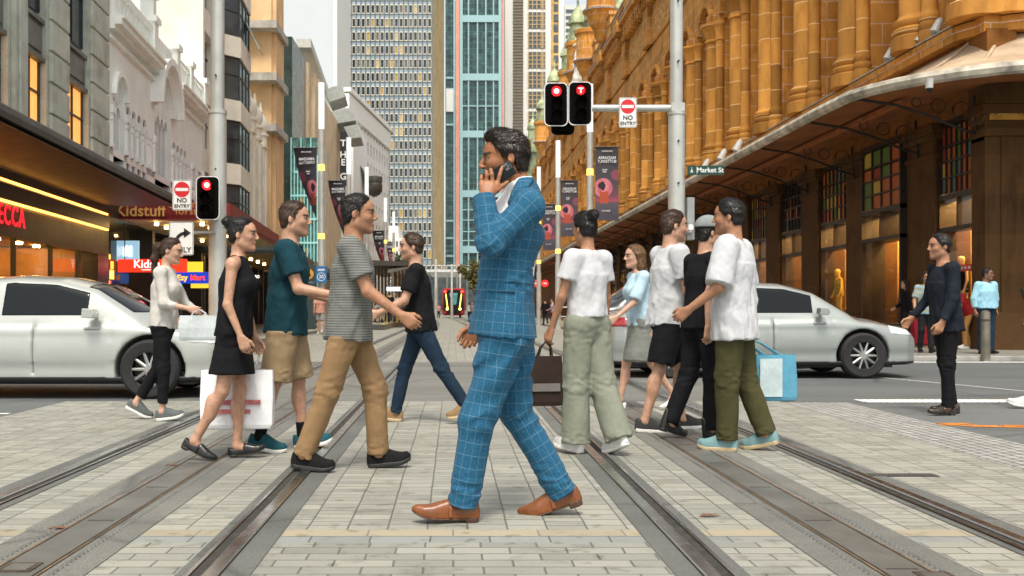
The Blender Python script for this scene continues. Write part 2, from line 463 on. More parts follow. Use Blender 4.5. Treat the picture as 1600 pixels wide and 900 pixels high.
def body_sdf(V, J, fem=False, hands=True, curlL=(25, 35, 30), curlR=(25, 35, 30), sh=1.):
    s = J['s']; P, T = J['P'], J['T']; V.setframe(P, T)
    V.ell((0, 0, -.01*s), (.098*s, (.158 if fem else .150)*s, .11*s), .03)
    V.ell((.004*s, 0, .14*s), (.088*s, (.115 if fem else .132)*s, .14*s), .05)
    V.ell((0, 0, .33*s), (.105*s, (.138 if fem else .158)*s, .17*s), .05)
    if fem:
        for y in (1, -1): V.ell((.085*s, .065*y*s, .33*s), (.045*s, .055*s, .055*s), .04)
    V.setframe()
    nb = J['NB']+A([0, 0, -.03*s])
    for sd in 'LR':
        V.cone(nb, J['sh'+sd], .05*s, .05*s, .04)
        V.cone(J['sh'+sd], J['elb'+sd], (.043 if fem else .050)*s, (.033 if fem else .039)*s, .02)
        V.cone(J['elb'+sd], J['wr'+sd], (.035 if fem else .041)*s, (.022 if fem else .026)*s, .015)
        sl_ = J.get('slim', 1.); V.cone(J['hip'+sd], J['knee'+sd], .078*s*sl_, .050*s*sl_, .03); 
        c = J['knee'+sd]*.68+J['ank'+sd]*.32
        V.cone(J['knee'+sd], J['ank'+sd], .047*s*sl_, .032*s, .02); V.ell(c-A([.016*s*sl_, 0, 0]), (.045*s*sl_**2, .043*s*sl_**2, .095*s), .03*sl_)
        F = rotY(-J['foot'+sd]); V.cone(J['ank'+sd]+A([0, 0, 0.]), J['ank'+sd]+F @ (A([.09, 0, -.045])*s), .034*s, .026*s, .02)
    head_sdf(V, J, sh, fem)
    if hands:
        hand_sdf(V, J, 'L', curlL); hand_sdf(V, J, 'R', curlR)
def skin_col(J, sk, sh=1., beard=0., lip=(.42, .13, .10), brow=(.03, .018, .01), iris=(.03, .015, .008)):
    s = J['s']*sh
    def f(Vv):
        q = ((Vv-J['HC']) @ J['RH'])/s; x, y, z = q[:, 0], np.abs(q[:, 1]), q[:, 2]
        c = np.tile(A(sk), (len(Vv), 1)).astype(float)
        c *= (1+.12*wob(Vv, 40)[:, None]+.08*wob(Vv, 90)[:, None])
        def put(m, col, a=1.):
            m = np.clip(m, 0, 1)[:, None]*a; c[:] = c*(1-m)+A(col)*m
        face = x > .03
        put(face*(1-((np.hypot((x-.06)/.05, (y-.04)/.03))))*.5, (sk[0]*1.05, sk[1]*.75, sk[2]*.7), .5)
        if beard:
            b = np.clip((-.036-z)/.012, 0, 1)*np.clip((x+.005)/.02, 0, 1)*np.clip((z+.135)/.02, 0, 1)
            put(b*(y < .086), (.10, .065, .045), beard)
        put((1.25-np.hypot((z+.066)/.012, y/.025))*4*(x > .085), lip, .8)
        put((1.2-np.hypot((z-.0275-.05*np.minimum(y-.02, .012))/.0080, (y-.034)/.026))*4*(x > .05), brow, 1.)
        put((1.3-np.hypot((z-.004)/.0085, (y-.036)/.018))*3*(x > .05), (.05, .025, .015), .75)
        er = np.sqrt((x-.083)**2+(y-.032)**2+(z-.003)**2)
        eye = (er < .0145)*(x > .0865)*(np.abs(z-.003) < .0062)
        put(eye*1., (.20, .17, .15)); put(eye*(np.hypot(y-.032, z-.003) < .0066), iris); put(eye*(np.abs(z-.009) < .0016), brow)
        return np.clip(c, .002, 1)
    return f
def hair_obj(J, style, mat, root, h, sh=1., quiff=0.):
    s = J['s']*sh; hc = J['HC']; r = .34*s if style in ('long', 'pony') else .2*s
    V = Vol(hc-A([.25*s, .17*s, r+.12*s]), hc+A([.17*s, .17*s, .22*s]), h); V.setframe(hc, J['RH'])
    V.ell(A((-.008, 0, .045))*s, A((.104, .0835, .098))*s, 0)
    V.ell(A((-.030, 0, -.010))*s, A((.070, .071, .086))*s, .03)
    if quiff:
        V.ell(A((.035, 0, .100))*s, A((.068, .064, .044))*s, .02); V.ell(A((.060, .01, .104))*s, A((.032, .050, .024))*s, .02)
    xs = A([-.3, -.05, -.038, -.006, .0, .02, .03, .058, .074, .082, .3])*s
    zs = A([-.105, -.088, -.035, .000, -.012, -.022, .012, .038, .082, .088, .09])*s
    if style in ('long', 'pony', 'bun'): zs = A([-.10, -.07, -.03, .0, -.01, .0, .03, .055, .082, .088, .09])*s
    sl, X, Y, Z = V.win((-9, -9, -9), (9, 9, 9)); hl_ = np.interp(X, xs, zs).astype(np.float32); V.d[sl] += (.016*s*np.clip(1-(Z-hl_)/(.040*s), 0, 1)).astype(np.float32)
    V.op(lambda X, Y, Z: (np.interp(X, xs, zs).astype(np.float32)-Z)*.6, (-9, -9, -9), (9, 9, 9), .008, 'i')
    if style == 'long': V.cone(A((-.05, 0, .02))*s, A((-.075, 0, -.26))*s, .085*s, .07*s, .03, sc=(.8, 1.1, 1))
    if style == 'pony': V.chain([A(q)*s for q in ((-.10, 0, .05), (-.15, 0, .02), (-.155, 0, -.10), (-.135, 0, -.24))], [.03*s, .038*s, .036*s, .018*s], .02)
    if style == 'bun': V.ell(A((-.10, 0, .10))*s, A((.045, .045, .042))*s, .012)
    V.setframe()
    loc = lambda p: ((p-hc) @ J['RH'])/s
    V.disp(lambda p: .0025*s*wob(loc(p), 60, (.22, 1, .7))+.005*s*wob(loc(p), 22, (.5, 1, 1), o=5)+.0022*s*wob(loc(p), 130, (.3, 1, .8), o=3), .025)
    ho = volobj('hair', V, mat, root, smooth=1)
    if h < .012:                                   # loose strands break up the smooth outline
        me = ho.data; n = len(me.vertices); co = np.zeros(n*3, np.float32); me.vertices.foreach_get('co', co); co = co.reshape(-1, 3).astype(float)
        no = np.zeros(n*3, np.float32); me.vertex_normals.foreach_get('vector', no); no = no.reshape(-1, 3).astype(float)
        rs = np.random.RandomState(int(abs(hc[2])*1e4) % 9999+len(style)); cnt = 5200 if quiff else 3000
        ii = rs.randint(0, n, cnt); p = co[ii]; nn = no[ii]; lp = loc(p)
        fl_ = np.stack([np.where(lp[:, 2] > .07, -1., -.55), np.where(lp[:, 2] > .07, .25*np.sign(lp[:, 1]), 0), np.where(lp[:, 2] > .07, .1, -.8)], 1)
        if style in ('long',): fl_ = np.stack([0*lp[:, 0]-.25, 0*lp[:, 0], 0*lp[:, 0]-1.], 1)
        fl_ = fl_ @ J['RH'].T+rs.normal(0, .28, (cnt, 3)); fl_ -= nn*(fl_*nn).sum(1)[:, None]; fl_ /= np.linalg.norm(fl_, axis=1)[:, None]+1e-6
        L_ = (rs.uniform(.018, .045, cnt)*(1.2 if quiff else 1))[:, None]*s; wd = np.cross(nn, fl_)*(.0016*s); lift = rs.uniform(.0015, .0065, cnt)[:, None]*s
        a = p-nn*.001; b = p+fl_*L_*.5+nn*lift*.8; c = p+fl_*L_+nn*(lift*.7-.0+0*L_)-nn*(L_**2)*3.2
        vs = np.concatenate([a-wd, a+wd, b-wd*.8, b+wd*.8, c], 0); k = np.arange(cnt); q4 = np.stack([k, k+cnt, k+3*cnt, k+2*cnt], 1); t3 = np.stack([k+2*cnt, k+3*cnt, k+4*cnt], 1)
        sm_ = bpy.data.meshes.new('hair_strands'); sm_.from_pydata(vs.tolist(), [], q4.tolist()+t3.tolist()); link('hair_strands', sm_, strand_mat(mat), ho)['kind'] = 'stuff'
    return ho
def shoe(J, sd, kind, mu, ms, root, h, label=None, sock=None):
    s = J['s']; an = J['ank'+sd]; F = rotY(-J['foot'+sd]) @ rotZ(6 if sd == 'L' else -6)
    dress = kind in ('loafer', 'boot', 'flat')
    xs = A([-.085, -.066, -.05, 0, .06, .12, .165, .20, .215])
    ws = A([.0, .022, .034, .034, .040, .049, .044, .026, .0]) if not dress else A([.0, .02, .032, .030, .037, .045, .038, .021, .0])
    bot = -.085
    def sole(X, Y, Z):
        x, y, z = X/s, Y/s, Z/s
        w = np.interp(x, xs, ws).astype(np.float32)
        sp = np.maximum(x-.12, 0)**2*3.2
        if dress: zb = np.where(x > -.012, bot+.014+sp, bot); zt = np.where(x > -.012, bot+.022+sp, bot+.027)
        else: zb = bot+sp+np.maximum(-.05-x, 0)*.3; zt = bot+.03+sp*.8+np.maximum(-.02-x, 0)*.1
        d = np.maximum(np.abs(y)-w-.003, np.maximum(zb-z, z-zt)); return np.maximum(d, np.maximum(-.07-x, x-.212))*s*.8
    hx = A([-.085, -.066, -.03, .03, .06, .10, .15, .19, .215])
    hz = {'loafer': A([.0, .072, .066, .060, .078, .066, .050, .036, .012]), 'flat': A([.0, .06, .05, .042, .05, .045, .036, .028, .01]),
          'boot': A([.0, .17, .17, .17, .13, .078, .056, .044, .012]), 'sneaker': A([.0, .088, .084, .108, .10, .08, .060, .048, .012])}[kind]
    def upper(X, Y, Z):
        x, y, z = X/s, Y/s, Z/s
        sp = np.maximum(x-.12, 0)**2*3.2
        w = np.interp(x, xs, ws).astype(np.float32)-.001; ht = np.interp(x, hx, hz).astype(np.float32)
        z0 = bot+.02+sp
        q = (np.abs(y)/np.maximum(w, .004))**2.6+(np.maximum(z-z0, 0)/np.maximum(ht, .006))**3.2
        d = (q**.36-1)*np.minimum(w, ht)*.8
        return np.maximum(np.maximum(d, (z0-z)), np.maximum(-.075-x, x-.213))*s
    lo, hi = (-.1*s, -.07*s, -.1*s), (.23*s, .07*s, .12*s)
    cs = A([[(lo, hi)[i][0], (lo, hi)[j][1], (lo, hi)[k][2]] for i in (0, 1) for j in (0, 1) for k in (0, 1)]) @ F.T+an
    def mk(f, name, mat, par, open_=False):
        V = Vol(cs.min(0), cs.max(0), h); V.setframe(an, F); V.op(f, lo, hi, 0)
        if open_ and kind in ('loafer', 'flat'): V.ell(A((-.005, 0, .005))*s, A((.055, .024, .045))*s, .008, 's')
        V.setframe(); return volobj(name, V, mat, par, smooth=2)
    u = mk(upper, 'shoe', mu, root, True)
    if label: u['label'] = label
    mk(sole, 'sole', ms, u)
    m = MB()
    tp = lambda q: an+F @ (A(q)*s)
    if kind == 'loafer':
        m.tube([tp((.052, y, z)) for y, z in ((-.041, -.055), (-.036, -.022), (-.018, -.004), (0, 0), (.018, -.004), (.036, -.022), (.041, -.055))], .0085*s, 6); m.obj('strap', mu, u, world=False)
    if kind == 'sneaker':
        for x, z in ((.035, .028), (.055, .022), (.075, .012), (.095, .001)):
            m.tube([tp((x, y, z-abs(y)*.35)) for y in (-.026, -.012, 0, .012, .026)], .0045*s, 5)
        m.obj('lace', ms, u, world=False)
    if sock is not None:
        V = Vol(an-A([.1, .1, .1])*s, an+A([.12, .1, .2])*s, h)
        V.cone(an+A([0, 0, .0]), an+(J['knee'+sd]-an)*.26, .040*s, .042*s, 0, c1=True); volobj('sock', V, sock, root)
    return u
def bounds(J, pts, pad): a = A([J[p] for p in pts]); return a.min(0)-pad, a.max(0)+pad
def human(name, label, loc, heading, H, pose, o, h=.008, group=None, fem=False, cat='person'):
    """o: outfit dict"""
    J = skel(H, pose, fem); s = J['s']
    root = thing(name, label, cat, (loc[0], loc[1], loc[2] if len(loc) > 2 else 0), R(heading), group)
    allp = ['HC', 'NB', 'shL', 'shR', 'elbL', 'elbR', 'wrL', 'wrR', 'kneeL', 'kneeR', 'ankL', 'ankR']
    V = Vol(*bounds(J, allp, .24*s), h)
    if o['bottom']['kind'] == 'pants': J['slim'] = .78
    body_sdf(V, J, fem, True, o.get('curlL', (25, 35, 30)), o.get('curlR', (25, 35, 30)), .955)
    volobj('body', V, skin_mat(), root, col=skin_col(J, o.get('skin', (.42, .24, .16)), .955, beard=o.get('beard', 0 if fem else .35)), smooth=1)
    P, T = J['P'], J['T']
    hs = max(h*.8, .006) if h < .012 else h
    if o.get('hair'): hair_obj(J, o['hair'][0], o['hair'][1], root, hs, .965)
    if o.get('cap'):
        V = Vol(J['HC']-A([.2, .2, .1])*s, J['HC']+A([.25, .2, .25])*s, hs); V.setframe(J['HC'], J['RH'])
        V.ell(A((-.012, 0, .055))*s, A((.114, .094, .098))*s, 0); V.cut((0, 0, -1), A((0, 0, .05))*s)
        V.ell(A((.12, 0, .055))*s, A((.075, .075, .010))*s, .01); V.setframe(); volobj('cap', V, o['cap'], root)
    # trousers / shorts / skirt
    b = o['bottom']; kind = b['kind']; bw = b.get('w', 1.)
    V = Vol(*bounds(J, ['P', 'kneeL', 'kneeR', 'ankL', 'ankR', 'hipL', 'hipR'], .22*s), h)
    V.setframe(P, T); V.ell((0, 0, -.01*s), (.122*s, (.178 if fem else .170)*s, .125*s), .03); V.etube(-.02*s, .10*s, (0, .118*s, .165*s), (.0, .104*s, .148*s), .03); V.setframe()
    for sd in 'LR':
        hp, kn, an = J['hip'+sd], J['knee'+sd], J['ank'+sd]
        r0, r1, r2 = [q*s for q in b.get('r', (.098, .070, .058))]
        if kind == 'skirt': continue
        if kind == 'shorts':
            f = b.get('len', .85); e = hp+(kn-hp)*f
            V.cone(hp, e, r0, r1*1.28, .03, c1=True)
        else:
            e = an+(kn-an)*b.get('cuff', .02)+A([0, 0, -.01])*s
            V.cone(hp, kn, r0, r1, .035); V.cone(kn, e, r1, r2, .03, c1=True)
    if kind == 'skirt':
        V.etube(P[2]+b.get('len', -.5)*s, P[2], ((J['kneeL'][0]+J['kneeR'][0])/2*.8, b.get('hx', .17)*s, .19*s), (0, .11*s, .165*s), .03)
    V.setframe(P, T); V.cut((0, 0, 1), (0, 0, (o['top'].get('hem', -.08)+.022)*s if kind != 'skirt' else .1*s)); V.setframe()
    kz = (J['kneeL'][2]+J['kneeR'][2])/2
    V.disp(lambda p: s*(.003*wob(p, 22)+.007*np.exp(-((p[:, 2]-kz)/(.10*s))**2)*wob(p, 42, (1, .6, 1.8))+.006*np.exp(-((p[:, 2]-.12*s)/(.07*s))**2)*wob(p, 55, (.7, .7, 2))+.005*np.exp(-((p[:, 2]-P[2]+.1*s)/(.09*s))**2)*wob(p, 40, (1, 1, 1.4), o=4)), .03)
    volobj({'pants': 'trousers'}.get(kind, kind), V, b['mat'], root)
    # top
    t = o['top']; w = t.get('w', 1.); z0 = t.get('hem', -.08)*s
    V = Vol(*bounds(J, ['P', 'NB', 'shL', 'shR', 'elbL', 'elbR', 'wrL', 'wrR'], .28*s), h); V.setframe(P, T)
    bb = (.152 if fem else .178)*w
    V.ell((0, 0, .335*s), (.128*s*w, bb*s, .185*s), .03)
    V.etube(z0, .34*s, (t.get('cx', 0)*s, t.get('hw', .138 if fem else .148)*s*w, max(bb+.006, (.0 if t.get('hem', -.08) > .02 else .178 if fem else .192))*s), (.002*s, .122*s*w, bb*s*.98), .04)
    if fem:
        for y in (1, -1): V.ell((.095*s, .065*y*s, .325*s), (.052*s, .062*s, .062*s), .05)
    V.setframe(); nb = J['NB']+A([-.005, 0, -.04])*s
    sl = t.get('sleeve', .62)
    for sd in 'LR':
        V.cone(nb, J['sh'+sd], .062*s, (.06 if sl > 0 else .05)*s, .04)
        a, e, wr = J['sh'+sd], J['elb'+sd], J['wr'+sd]; sr = t.get('sr', .066)*s
        if 0 < sl <= 1: V.cone(a, a+(e-a)*sl, sr, sr*1.08, .03, c1=True)
        elif sl > 1: V.cone(a, e, sr, sr*.85, .03); V.cone(e, e+(wr-e)*(sl-1), sr*.85, sr*.62, .02, c1=True)
    V.setframe(P, T); V.cut((0, 0, -1), (0, 0, z0)); V.setframe()
    V.disp(lambda p: s*(.005*wob(p, 18, (1, 1, .6))+.007*wob(p, 38, (1, 1, .5), o=3)*np.clip((.45*s-(p[:, 2]-P[2]))/(.35*s), .25, 1)+.002*wob(p, 75, (1, 1, .6), o=6)), .04)
    volobj(t.get('name', 't_shirt'), V, t['mat'], root)
    if t.get('vest'):
        V = Vol(*bounds(J, ['P', 'NB', 'shL', 'shR'], .26*s), h); V.setframe(P, T)
        V.ell((0, 0, .335*s), (.142*s, .185*s, .19*s), .03); V.etube(-.10*s, .34*s, (0, .142*s, .186*s), (.002*s, .136*s, .182*s), .04)
        V.cut((0, 0, -1), (0, 0, -.10*s)); V.cut((.8, 0, .6), (.02*s, 0, .40*s)); V.setframe(); volobj('waistcoat', V, t['vest'], root)
    k = o['shoes']
    for sd in 'LR': shoe(J, sd, k[0], k[1], k[2], root, max(.005, h*.7), sock=o.get('sock'))
    J['root'] = root
    c, sn = math.cos(R(heading)), math.sin(R(heading))
    J['W'] = lambda q: Vector((root.location.x+q[0]*c-q[1]*sn, root.location.y+q[0]*sn+q[1]*c, q[2]+root.location.z))
    return J
# ------------------------------------------------------------------ the man in the blue check suit
HX, HY = .205, 4.9
def L(px, py, ly=0.):
    Y = HY-ly; return A([HX-(px-708)*Y/1600, ly, 1+(484-py)*Y/1600])
def suit_mat():
    m, nt, b = newmat('blue windowpane check wool')
    at = nd(nt, 'ShaderNodeAttribute'); at.attribute_name = 'pat'
    sx = nt.nodes.new('ShaderNodeSeparateXYZ'); nt.links.new(at.outputs['Vector'], sx.inputs[0])
    def line(v, w, o=0.):
        f = math_(nt, 'FRACT', math_(nt, 'ADD', v, o)); d = math_(nt, 'ABSOLUTE', math_(nt, 'SUBTRACT', f, .5))
        r = nd(nt, 'ShaderNodeMapRange'); nt.links.new(d, r.inputs[0]); r.inputs[1].default_value = .5-w*1.5; r.inputs[2].default_value = .5-w*.5; return r.outputs[0]
    l = math_(nt, 'MAXIMUM', line(sx.outputs[0], .026), line(sx.outputs[1], .026))
    vec = coords(nt)
    weave = math_(nt, 'ADD', math_(nt, 'MULTIPLY', noise(nt, coords(nt, scale=(1, 1, .25)), 420, 2, .7), .5), math_(nt, 'MULTIPLY', noise(nt, coords(nt, scale=(.3, .3, 1)), 420, 2, .7), .5))
    base = ramp(nt, weave, [(.30, (.004, .038, .085)), (.5, (.011, .088, .170)), (.70, (.035, .175, .29))])
    o = mixc(nt, math_(nt, 'MULTIPLY', l, .17), base, (.42, .58, .66))
    nt.links.new(o, b.inputs['Base Color']); b.inputs['Roughness'].default_value = .8; b.inputs['Sheen Weight'].default_value = .05
    b.inputs['Specular IOR Level'].default_value = .25
    h = math_(nt, 'ADD', noise(nt, vec, 24, 4, .6), math_(nt, 'MULTIPLY', weave, .25)); bump(nt, b, h, .5, .012)
    return m
def chain_pat(V, pts, ref, rn, cell=.047):
    """(t, angle) along a limb; returns distance to the limb axis as well"""
    best = np.full(len(V), 9.); out = np.zeros((len(V), 3)); acc = 0.
    for a, b in zip(pts[:-1], pts[1:]):
        d = b-a; Ls = np.linalg.norm(d); d = d/Ls
        t = (V-a) @ d; tc = np.clip(t, 0, Ls); w = V-a-tc[:, None]*d; r = np.linalg.norm(w, axis=1)
        e = unit(ref-d*np.dot(ref, d)); f = np.cross(d, e); th = np.arctan2(w @ f, w @ e)
        m = r < best; best[m] = r[m]
        tt = np.where((tc > 0) & (tc < Ls), tc, t)
        out[m, 0] = ((acc+tt)/cell)[m]; out[m, 1] = (th/(2*math.pi)*rn)[m]; acc += Ls
    return best, out
def hero():
    root = thing('person', 'man in blue windowpane check suit and tan loafers with a phone at his ear', 'person', (HX, HY, 0), math.pi)
    J = {'s': 1.0, 'P': L(791, 520), 'T': rotY(-4.5)}
    J['NB'] = L(815, 296); J['RH'] = rotY(3); J['HC'] = L(790, 249.5)
    sm = suit_mat(); white = cloth('white shirt cotton', (.80, .80, .80), .05)
    pts = dict(hipL=(787, 532, .09), kneeL=(746, 655, .105), ankL=(723, 785, .09), hipR=(799, 532, -.09), kneeR=(806, 642, -.09), ankR=(877, 766, -.085),
        shL=(824, 325, .165), elbL=(766, 381, .235), wrL=(756, 309, .165), shR=(818, 325, -.17), elbR=(790, 430, -.235), wrR=(744, 508, -.20))
    for k, v in pts.items(): J[k] = L(*v)
    J['hdR'] = unit(L(727, 547, -.19)-J['wrR']); J['footL'] = 3; J['footR'] = -19
    hsc = 1.0
    V = Vol((-.62, -.36, .02), (.36, .36, 1.92), .0042)
    J2 = dict(J); body_sdf(V, J2, hands=False, sh=hsc)
    hand_sdf(V, J, 'R', (28, 38, 30))
    # the hand on the phone: palm over the phone's back, fingertips over its front edge
    mc = [L(777, 288, .128), L(769.5, 285.5, .132), L(760, 285.5, .130), L(752, 287, .124)]
    for i, q in enumerate(mc): V.cone(L(760-3*i+5, 308, .16), q, .019, .0135, .014)
    V.chain([mc[0], L(780.5, 274.5, .128), L(783, 266, .122), L(785, 260.5, .117)], [.0105, .0098, .009, .0075], .004)
    V.chain([mc[1], L(768.5, 273, .134), L(767, 266, .124), L(766.5, 264.5, .106)], [.0105, .0100, .0092, .008], .004)
    V.chain([mc[2], L(760.5, 274, .132), L(760, 268.5, .122), L(760.5, 268, .104)], [.0102, .0098, .009, .008], .004)
    V.chain([mc[3], L(752, 279, .122), L(752.5, 275, .112), L(754, 275, .098)], [.0092, .0088, .0082, .007], .004)
    V.chain([L(766, 304, .155), L(776, 297.5, .136), L(785, 290.5, .118), L(793, 284.5, .108)], [.016, .0135, .0108, .0085], .007)
    volobj('body', V, skin_mat(), root, col=skin_col(J, (.31, .125, .052), sh=hsc, beard=.85), smooth=1)
    hair_obj(J, 'short', hair_mat('dark brown hair', (.016, .009, .006)), root, .0035, sh=hsc, quiff=1)
    # jacket
    def jac(hh, infl=0., sleeves=True):
        V = Vol((-.36, -.36, .80), (.33, .36, 1.66), hh); V.setframe(J['P'], J['T']); g = infl
        zz = A([-.05, 0, .10, .20, .33, .42, .48, .56]); aa = A([.162, .158, .146, .136, .131, .138, .142, .13]); cc = A([.012, .014, .019, .023, .022, .012, .004, -.004]); bb = A([.198, .195, .185, .176, .168, .176, .184, .18])
        V.op(lambda X, Y, Z: np.maximum((np.sqrt(((X-np.interp(Z, zz, cc))/(np.interp(Z, zz, aa)+g))**2+(Y/(np.interp(Z, zz, bb)+g))**2)-1)*.14, Z-.5), (-.25, -.25, -.05), (.25, .25, .5), .02)
        V.ell((-.010, 0, .465), (.138+g, .184+g, .11), .025)
        V.cut((0, 0, -1), (0, 0, -.012)); V.setframe()
        nb = J['NB']
        for sd in 'LR': V.cone(nb+A([0, 0, -.035]), J['sh'+sd]+A([-.01, 0, .012]), .072+g, .066+g, .05)
        V.cone(nb+A([-.004, 0, -.03]), nb+A([.008, 0, .032]), .074+g, .068+g, .04, sc=(1, .95, 1), c1=True)
        if sleeves:
            V.cone(J['shL'], J['elbL'], .071, .060, .035); V.cone(J['elbL'], J['wrL']+A([0, 0, .006]), .059, .052, .03, c1=True)
            V.cone(J['shR'], J['elbR'], .074, .060, .03); V.cone(J['elbR'], J['wrR'], .058, .048, .02, c1=True)
            V.cone(J['wrL']-unit(J['wrL']-J['elbL'])*.03, J['wrL']+unit(J['wrL']-J['elbL'])*.03, .042, .042, .004, mode='s')
        # open front: everything in front of the lapel line, over the chest, is cut away
        a, b = L(809, 281), L(753, 398); d = unit(b-a); n = A([-d[2], 0, d[0]]); n = n if n[0] > 0 else -n
        V.op(lambda X, Y, Z: np.maximum((a[0]-X)*n[0]+(a[2]-Z)*n[2], np.maximum(np.abs(Y)-.115, b[2]-Z)), (-.4, -.12, b[2]), (.4, .12, 1.7), .006, 's')
        V.cone(J['HC']+A([-.03, 0, -.10]), nb+A([0, 0, -.05]), .063, .068, .004, mode='s')
        return V
    V = jac(.0045)
    el = J['elbL']; arm = [J['shL'], J['elbL'], J['wrL']]
    def fold(p):
        q = p-el; r = np.linalg.norm(q, axis=1); th = np.arctan2(q[:, 2], q[:, 0])
        f = (.0075*wob(p, 40, (1, .5, 1), o=7)+.0035*np.sin(7*th+4*wob(p, 16))*np.clip((r-.03)/.07, 0, 1))*np.exp(-(r/.16)**2)*(p[:, 1] > .06)
        z = p[:, 2]-J['P'][2]
        f = f+.0065*np.exp(-((z-.24)/.10)**2)*wob(p, 30, (1, 1, 2.2))+.005*wob(p, 18, (1, 1, .6), o=2)
        s0 = J['shL']; r2 = np.linalg.norm(p-s0, axis=1); f = f+.003*np.exp(-(r2/.12)**2)*wob(p, 45, (1.6, 1, .7), o=9)
        return f+.006*np.exp(-((z+.02)/.10)**2)*wob(p, 22, (1.4, 1, .25), o=12)
    V.disp(fold, .03)
    def jpat(Vv):
        d1, p1 = chain_pat(Vv, arm, A([0, 1, 0]), 9); d2, p2 = chain_pat(Vv, [J['shR'], J['elbR'], J['wrR']], A([0, -1, 0]), 9)
        q = (Vv-J['P']) @ J['T']; th = np.arctan2(q[:, 1], q[:, 0]*1.15)
        o = np.stack([q[:, 2]/.049, th/(2*math.pi)*22, 0*th], 1)
        m = (d1 < .085) & ((q[:, 1] > .115) | (Vv[:, 0]-J['shL'][0] > .09)); o[m] = p1[m]; m = (d2 < .085) & (q[:, 1] < -.13); o[m] = p2[m]; return o
    jk = volobj('jacket', V, sm, root, pat=jpat)
    # lapels and collar: a raised band along the open edge
    V2 = jac(.0045, .013, False)
    a, b = L(809, 281), L(753, 398); d = unit(b-a); n = A([-d[2], 0, d[0]]); n = n if n[0] > 0 else -n
    V2.op(lambda X, Y, Z: np.maximum(-((X-a[0])*n[0]+(Z-a[2])*n[2])-(.066-.05*np.clip((a[2]-Z)/.36, 0, 1)), np.maximum(np.abs(Y)-.135, b[2]+.01-Z)), (-9, -9, -9), (9, 9, 9), 0, 'i')
    volobj('lapel', V2, sm, jk, pat=lambda v: jpat(v)+A([.3, .3, 0]))
    V3 = jac(.0045, .0065, False)
    pa, pb = L(762, 449, .2), L(806, 452, .2)
    V3.op(lambda X, Y, Z: np.maximum(np.abs(X-(pa[0]+pb[0])/2)-abs(pa[0]-pb[0])/2, np.maximum(np.abs(Z-pa[2]+.1*(X-pa[0])*-.3)-.020, .05-Y)), (-9, -9, -9), (9, 9, 9), 0, 'i')
    volobj('pocket_flap', V3, sm, jk, pat=lambda v: jpat(v)+A([0, 0, 0]))
    blk = M('dark horn', (.01, .012, .018), .3, var=0)
    m = MB(); m.ball(L(750.5, 401, .02), (.008, .011, .011)); m.obj('button', blk, jk, True, world=False)
    for i, q in enumerate(((739.5, 318), (740.2, 323), (741, 328))):
        m = MB(); m.ball(L(q[0], q[1], .172), (.005, .006, .006), 10, 6); m.obj('button', blk, jk, True, world=False)
    # shirt: collar standing above the jacket, and the chest between the lapels
    V = Vol((-.2, -.2, 1.0), (.2, .2, 1.70), .0045); nb = J['NB']
    V.cone(nb+A([-.0, 0, -.05]), nb+A([.018, 0, .050]), .070, .0655, 0, c1=True, sc=(1, .95, 1))
    V.setframe(J['P'], J['T']); V.ell((.004, 0, .42), (.118, .150, .15), .04); V.ell((.01, 0, .28), (.120, .15, .2), .04); V.setframe()
    V.cone(L(812, 306), L(786, 352), .075, .10, .03); V.cone(J['HC']+A([-.035, 0, -.07]), nb+A([.0, 0, -.02]), .057, .061, .003, mode='s')
    V.cut((0, 0, -1), (0, 0, 1.1)); V.disp(lambda p: .002*wob(p, 40), .02)
    sh = volobj('shirt', V, white, root)
    for q in ((784, 311), (779, 322), (774.5, 334)):
        m = MB(); m.ball(L(q[0]-1.5, q[1], .012), (.004, .005, .005), 8, 6); m.obj('button', blk, sh, True, world=False)
    # trousers
    V = Vol((-.56, -.25, .04), (.34, .28, 1.02), .0045); V.setframe(J['P'], J['T'])
    V.ell((.0, 0, -.02), (.128, .168, .12), .03); V.etube(-.03, .08, (0, .13, .168), (0, .125, .16), .03); V.setframe()
    for sd in 'LR':
        hp, kn, an = J['hip'+sd], J['knee'+sd], J['ank'+sd]; e = an+unit(an-kn)*(.012 if sd == 'L' else .022)
        V.cone(hp+A([.0, 0, 0]), kn, .100, .074, .04, sc=(1.08, .95, 1)); V.cone(kn, e, .074, .071, .04, c1=True)
        V.cone(e-unit(e-kn)*.0, e+unit(e-kn)*.06, .052, .052, .004, mode='s')
    ks = [J['kneeL'], J['kneeR']]; hz = .13
    def tf(p):
        f = .005*wob(p, 17, (1, 1, .5))
        for sd in 'LR':
            k = J['knee'+sd]; an = J['ank'+sd]; near = np.abs(p[:, 1]-k[1]) < .11
            q = p-k; r = np.linalg.norm(q, axis=1); f = f+near*.007*np.exp(-((q[:, 2]-.01)/.085)**2)*np.sin(62*q[:, 2]+26*q[:, 0]+2.2*wob(p, 14))*np.clip(.55-q[:, 0]*7, .15, 1)
            q = p-an; f = f+near*.007*np.exp(-((q[:, 2]-.06)/.065)**2)*wob(p, 38, (.8, .6, 1.7), o=4)
        q = p-J['P']; f = f+.010*np.exp(-((q[:, 2]+.16)/.10)**2)*np.sin(40*q[:, 2]+45*q[:, 0]+1.5*wob(p, 16))
        return f
    V.disp(tf, .04)
    def tpat(Vv):
        d1, p1 = chain_pat(Vv, [J['hipL']+A([.02, 0, .3])*1, J['kneeL'], J['ankL']], A([0, 1, 0]), 12, .06); d2, p2 = chain_pat(Vv, [J['hipR']+A([0, 0, .3]), J['kneeR'], J['ankR']], A([0, 1, 0]), 12, .06)
        return np.where((d1 < d2)[:, None], p1, p2)
    volobj('trousers', V, sm, root, pat=tpat)
    tan = leather('tan leather', (.20, .062, .016), .30); so = leather('dark brown sole', (.07, .03, .015), .5)
    J['s'] = 1.12
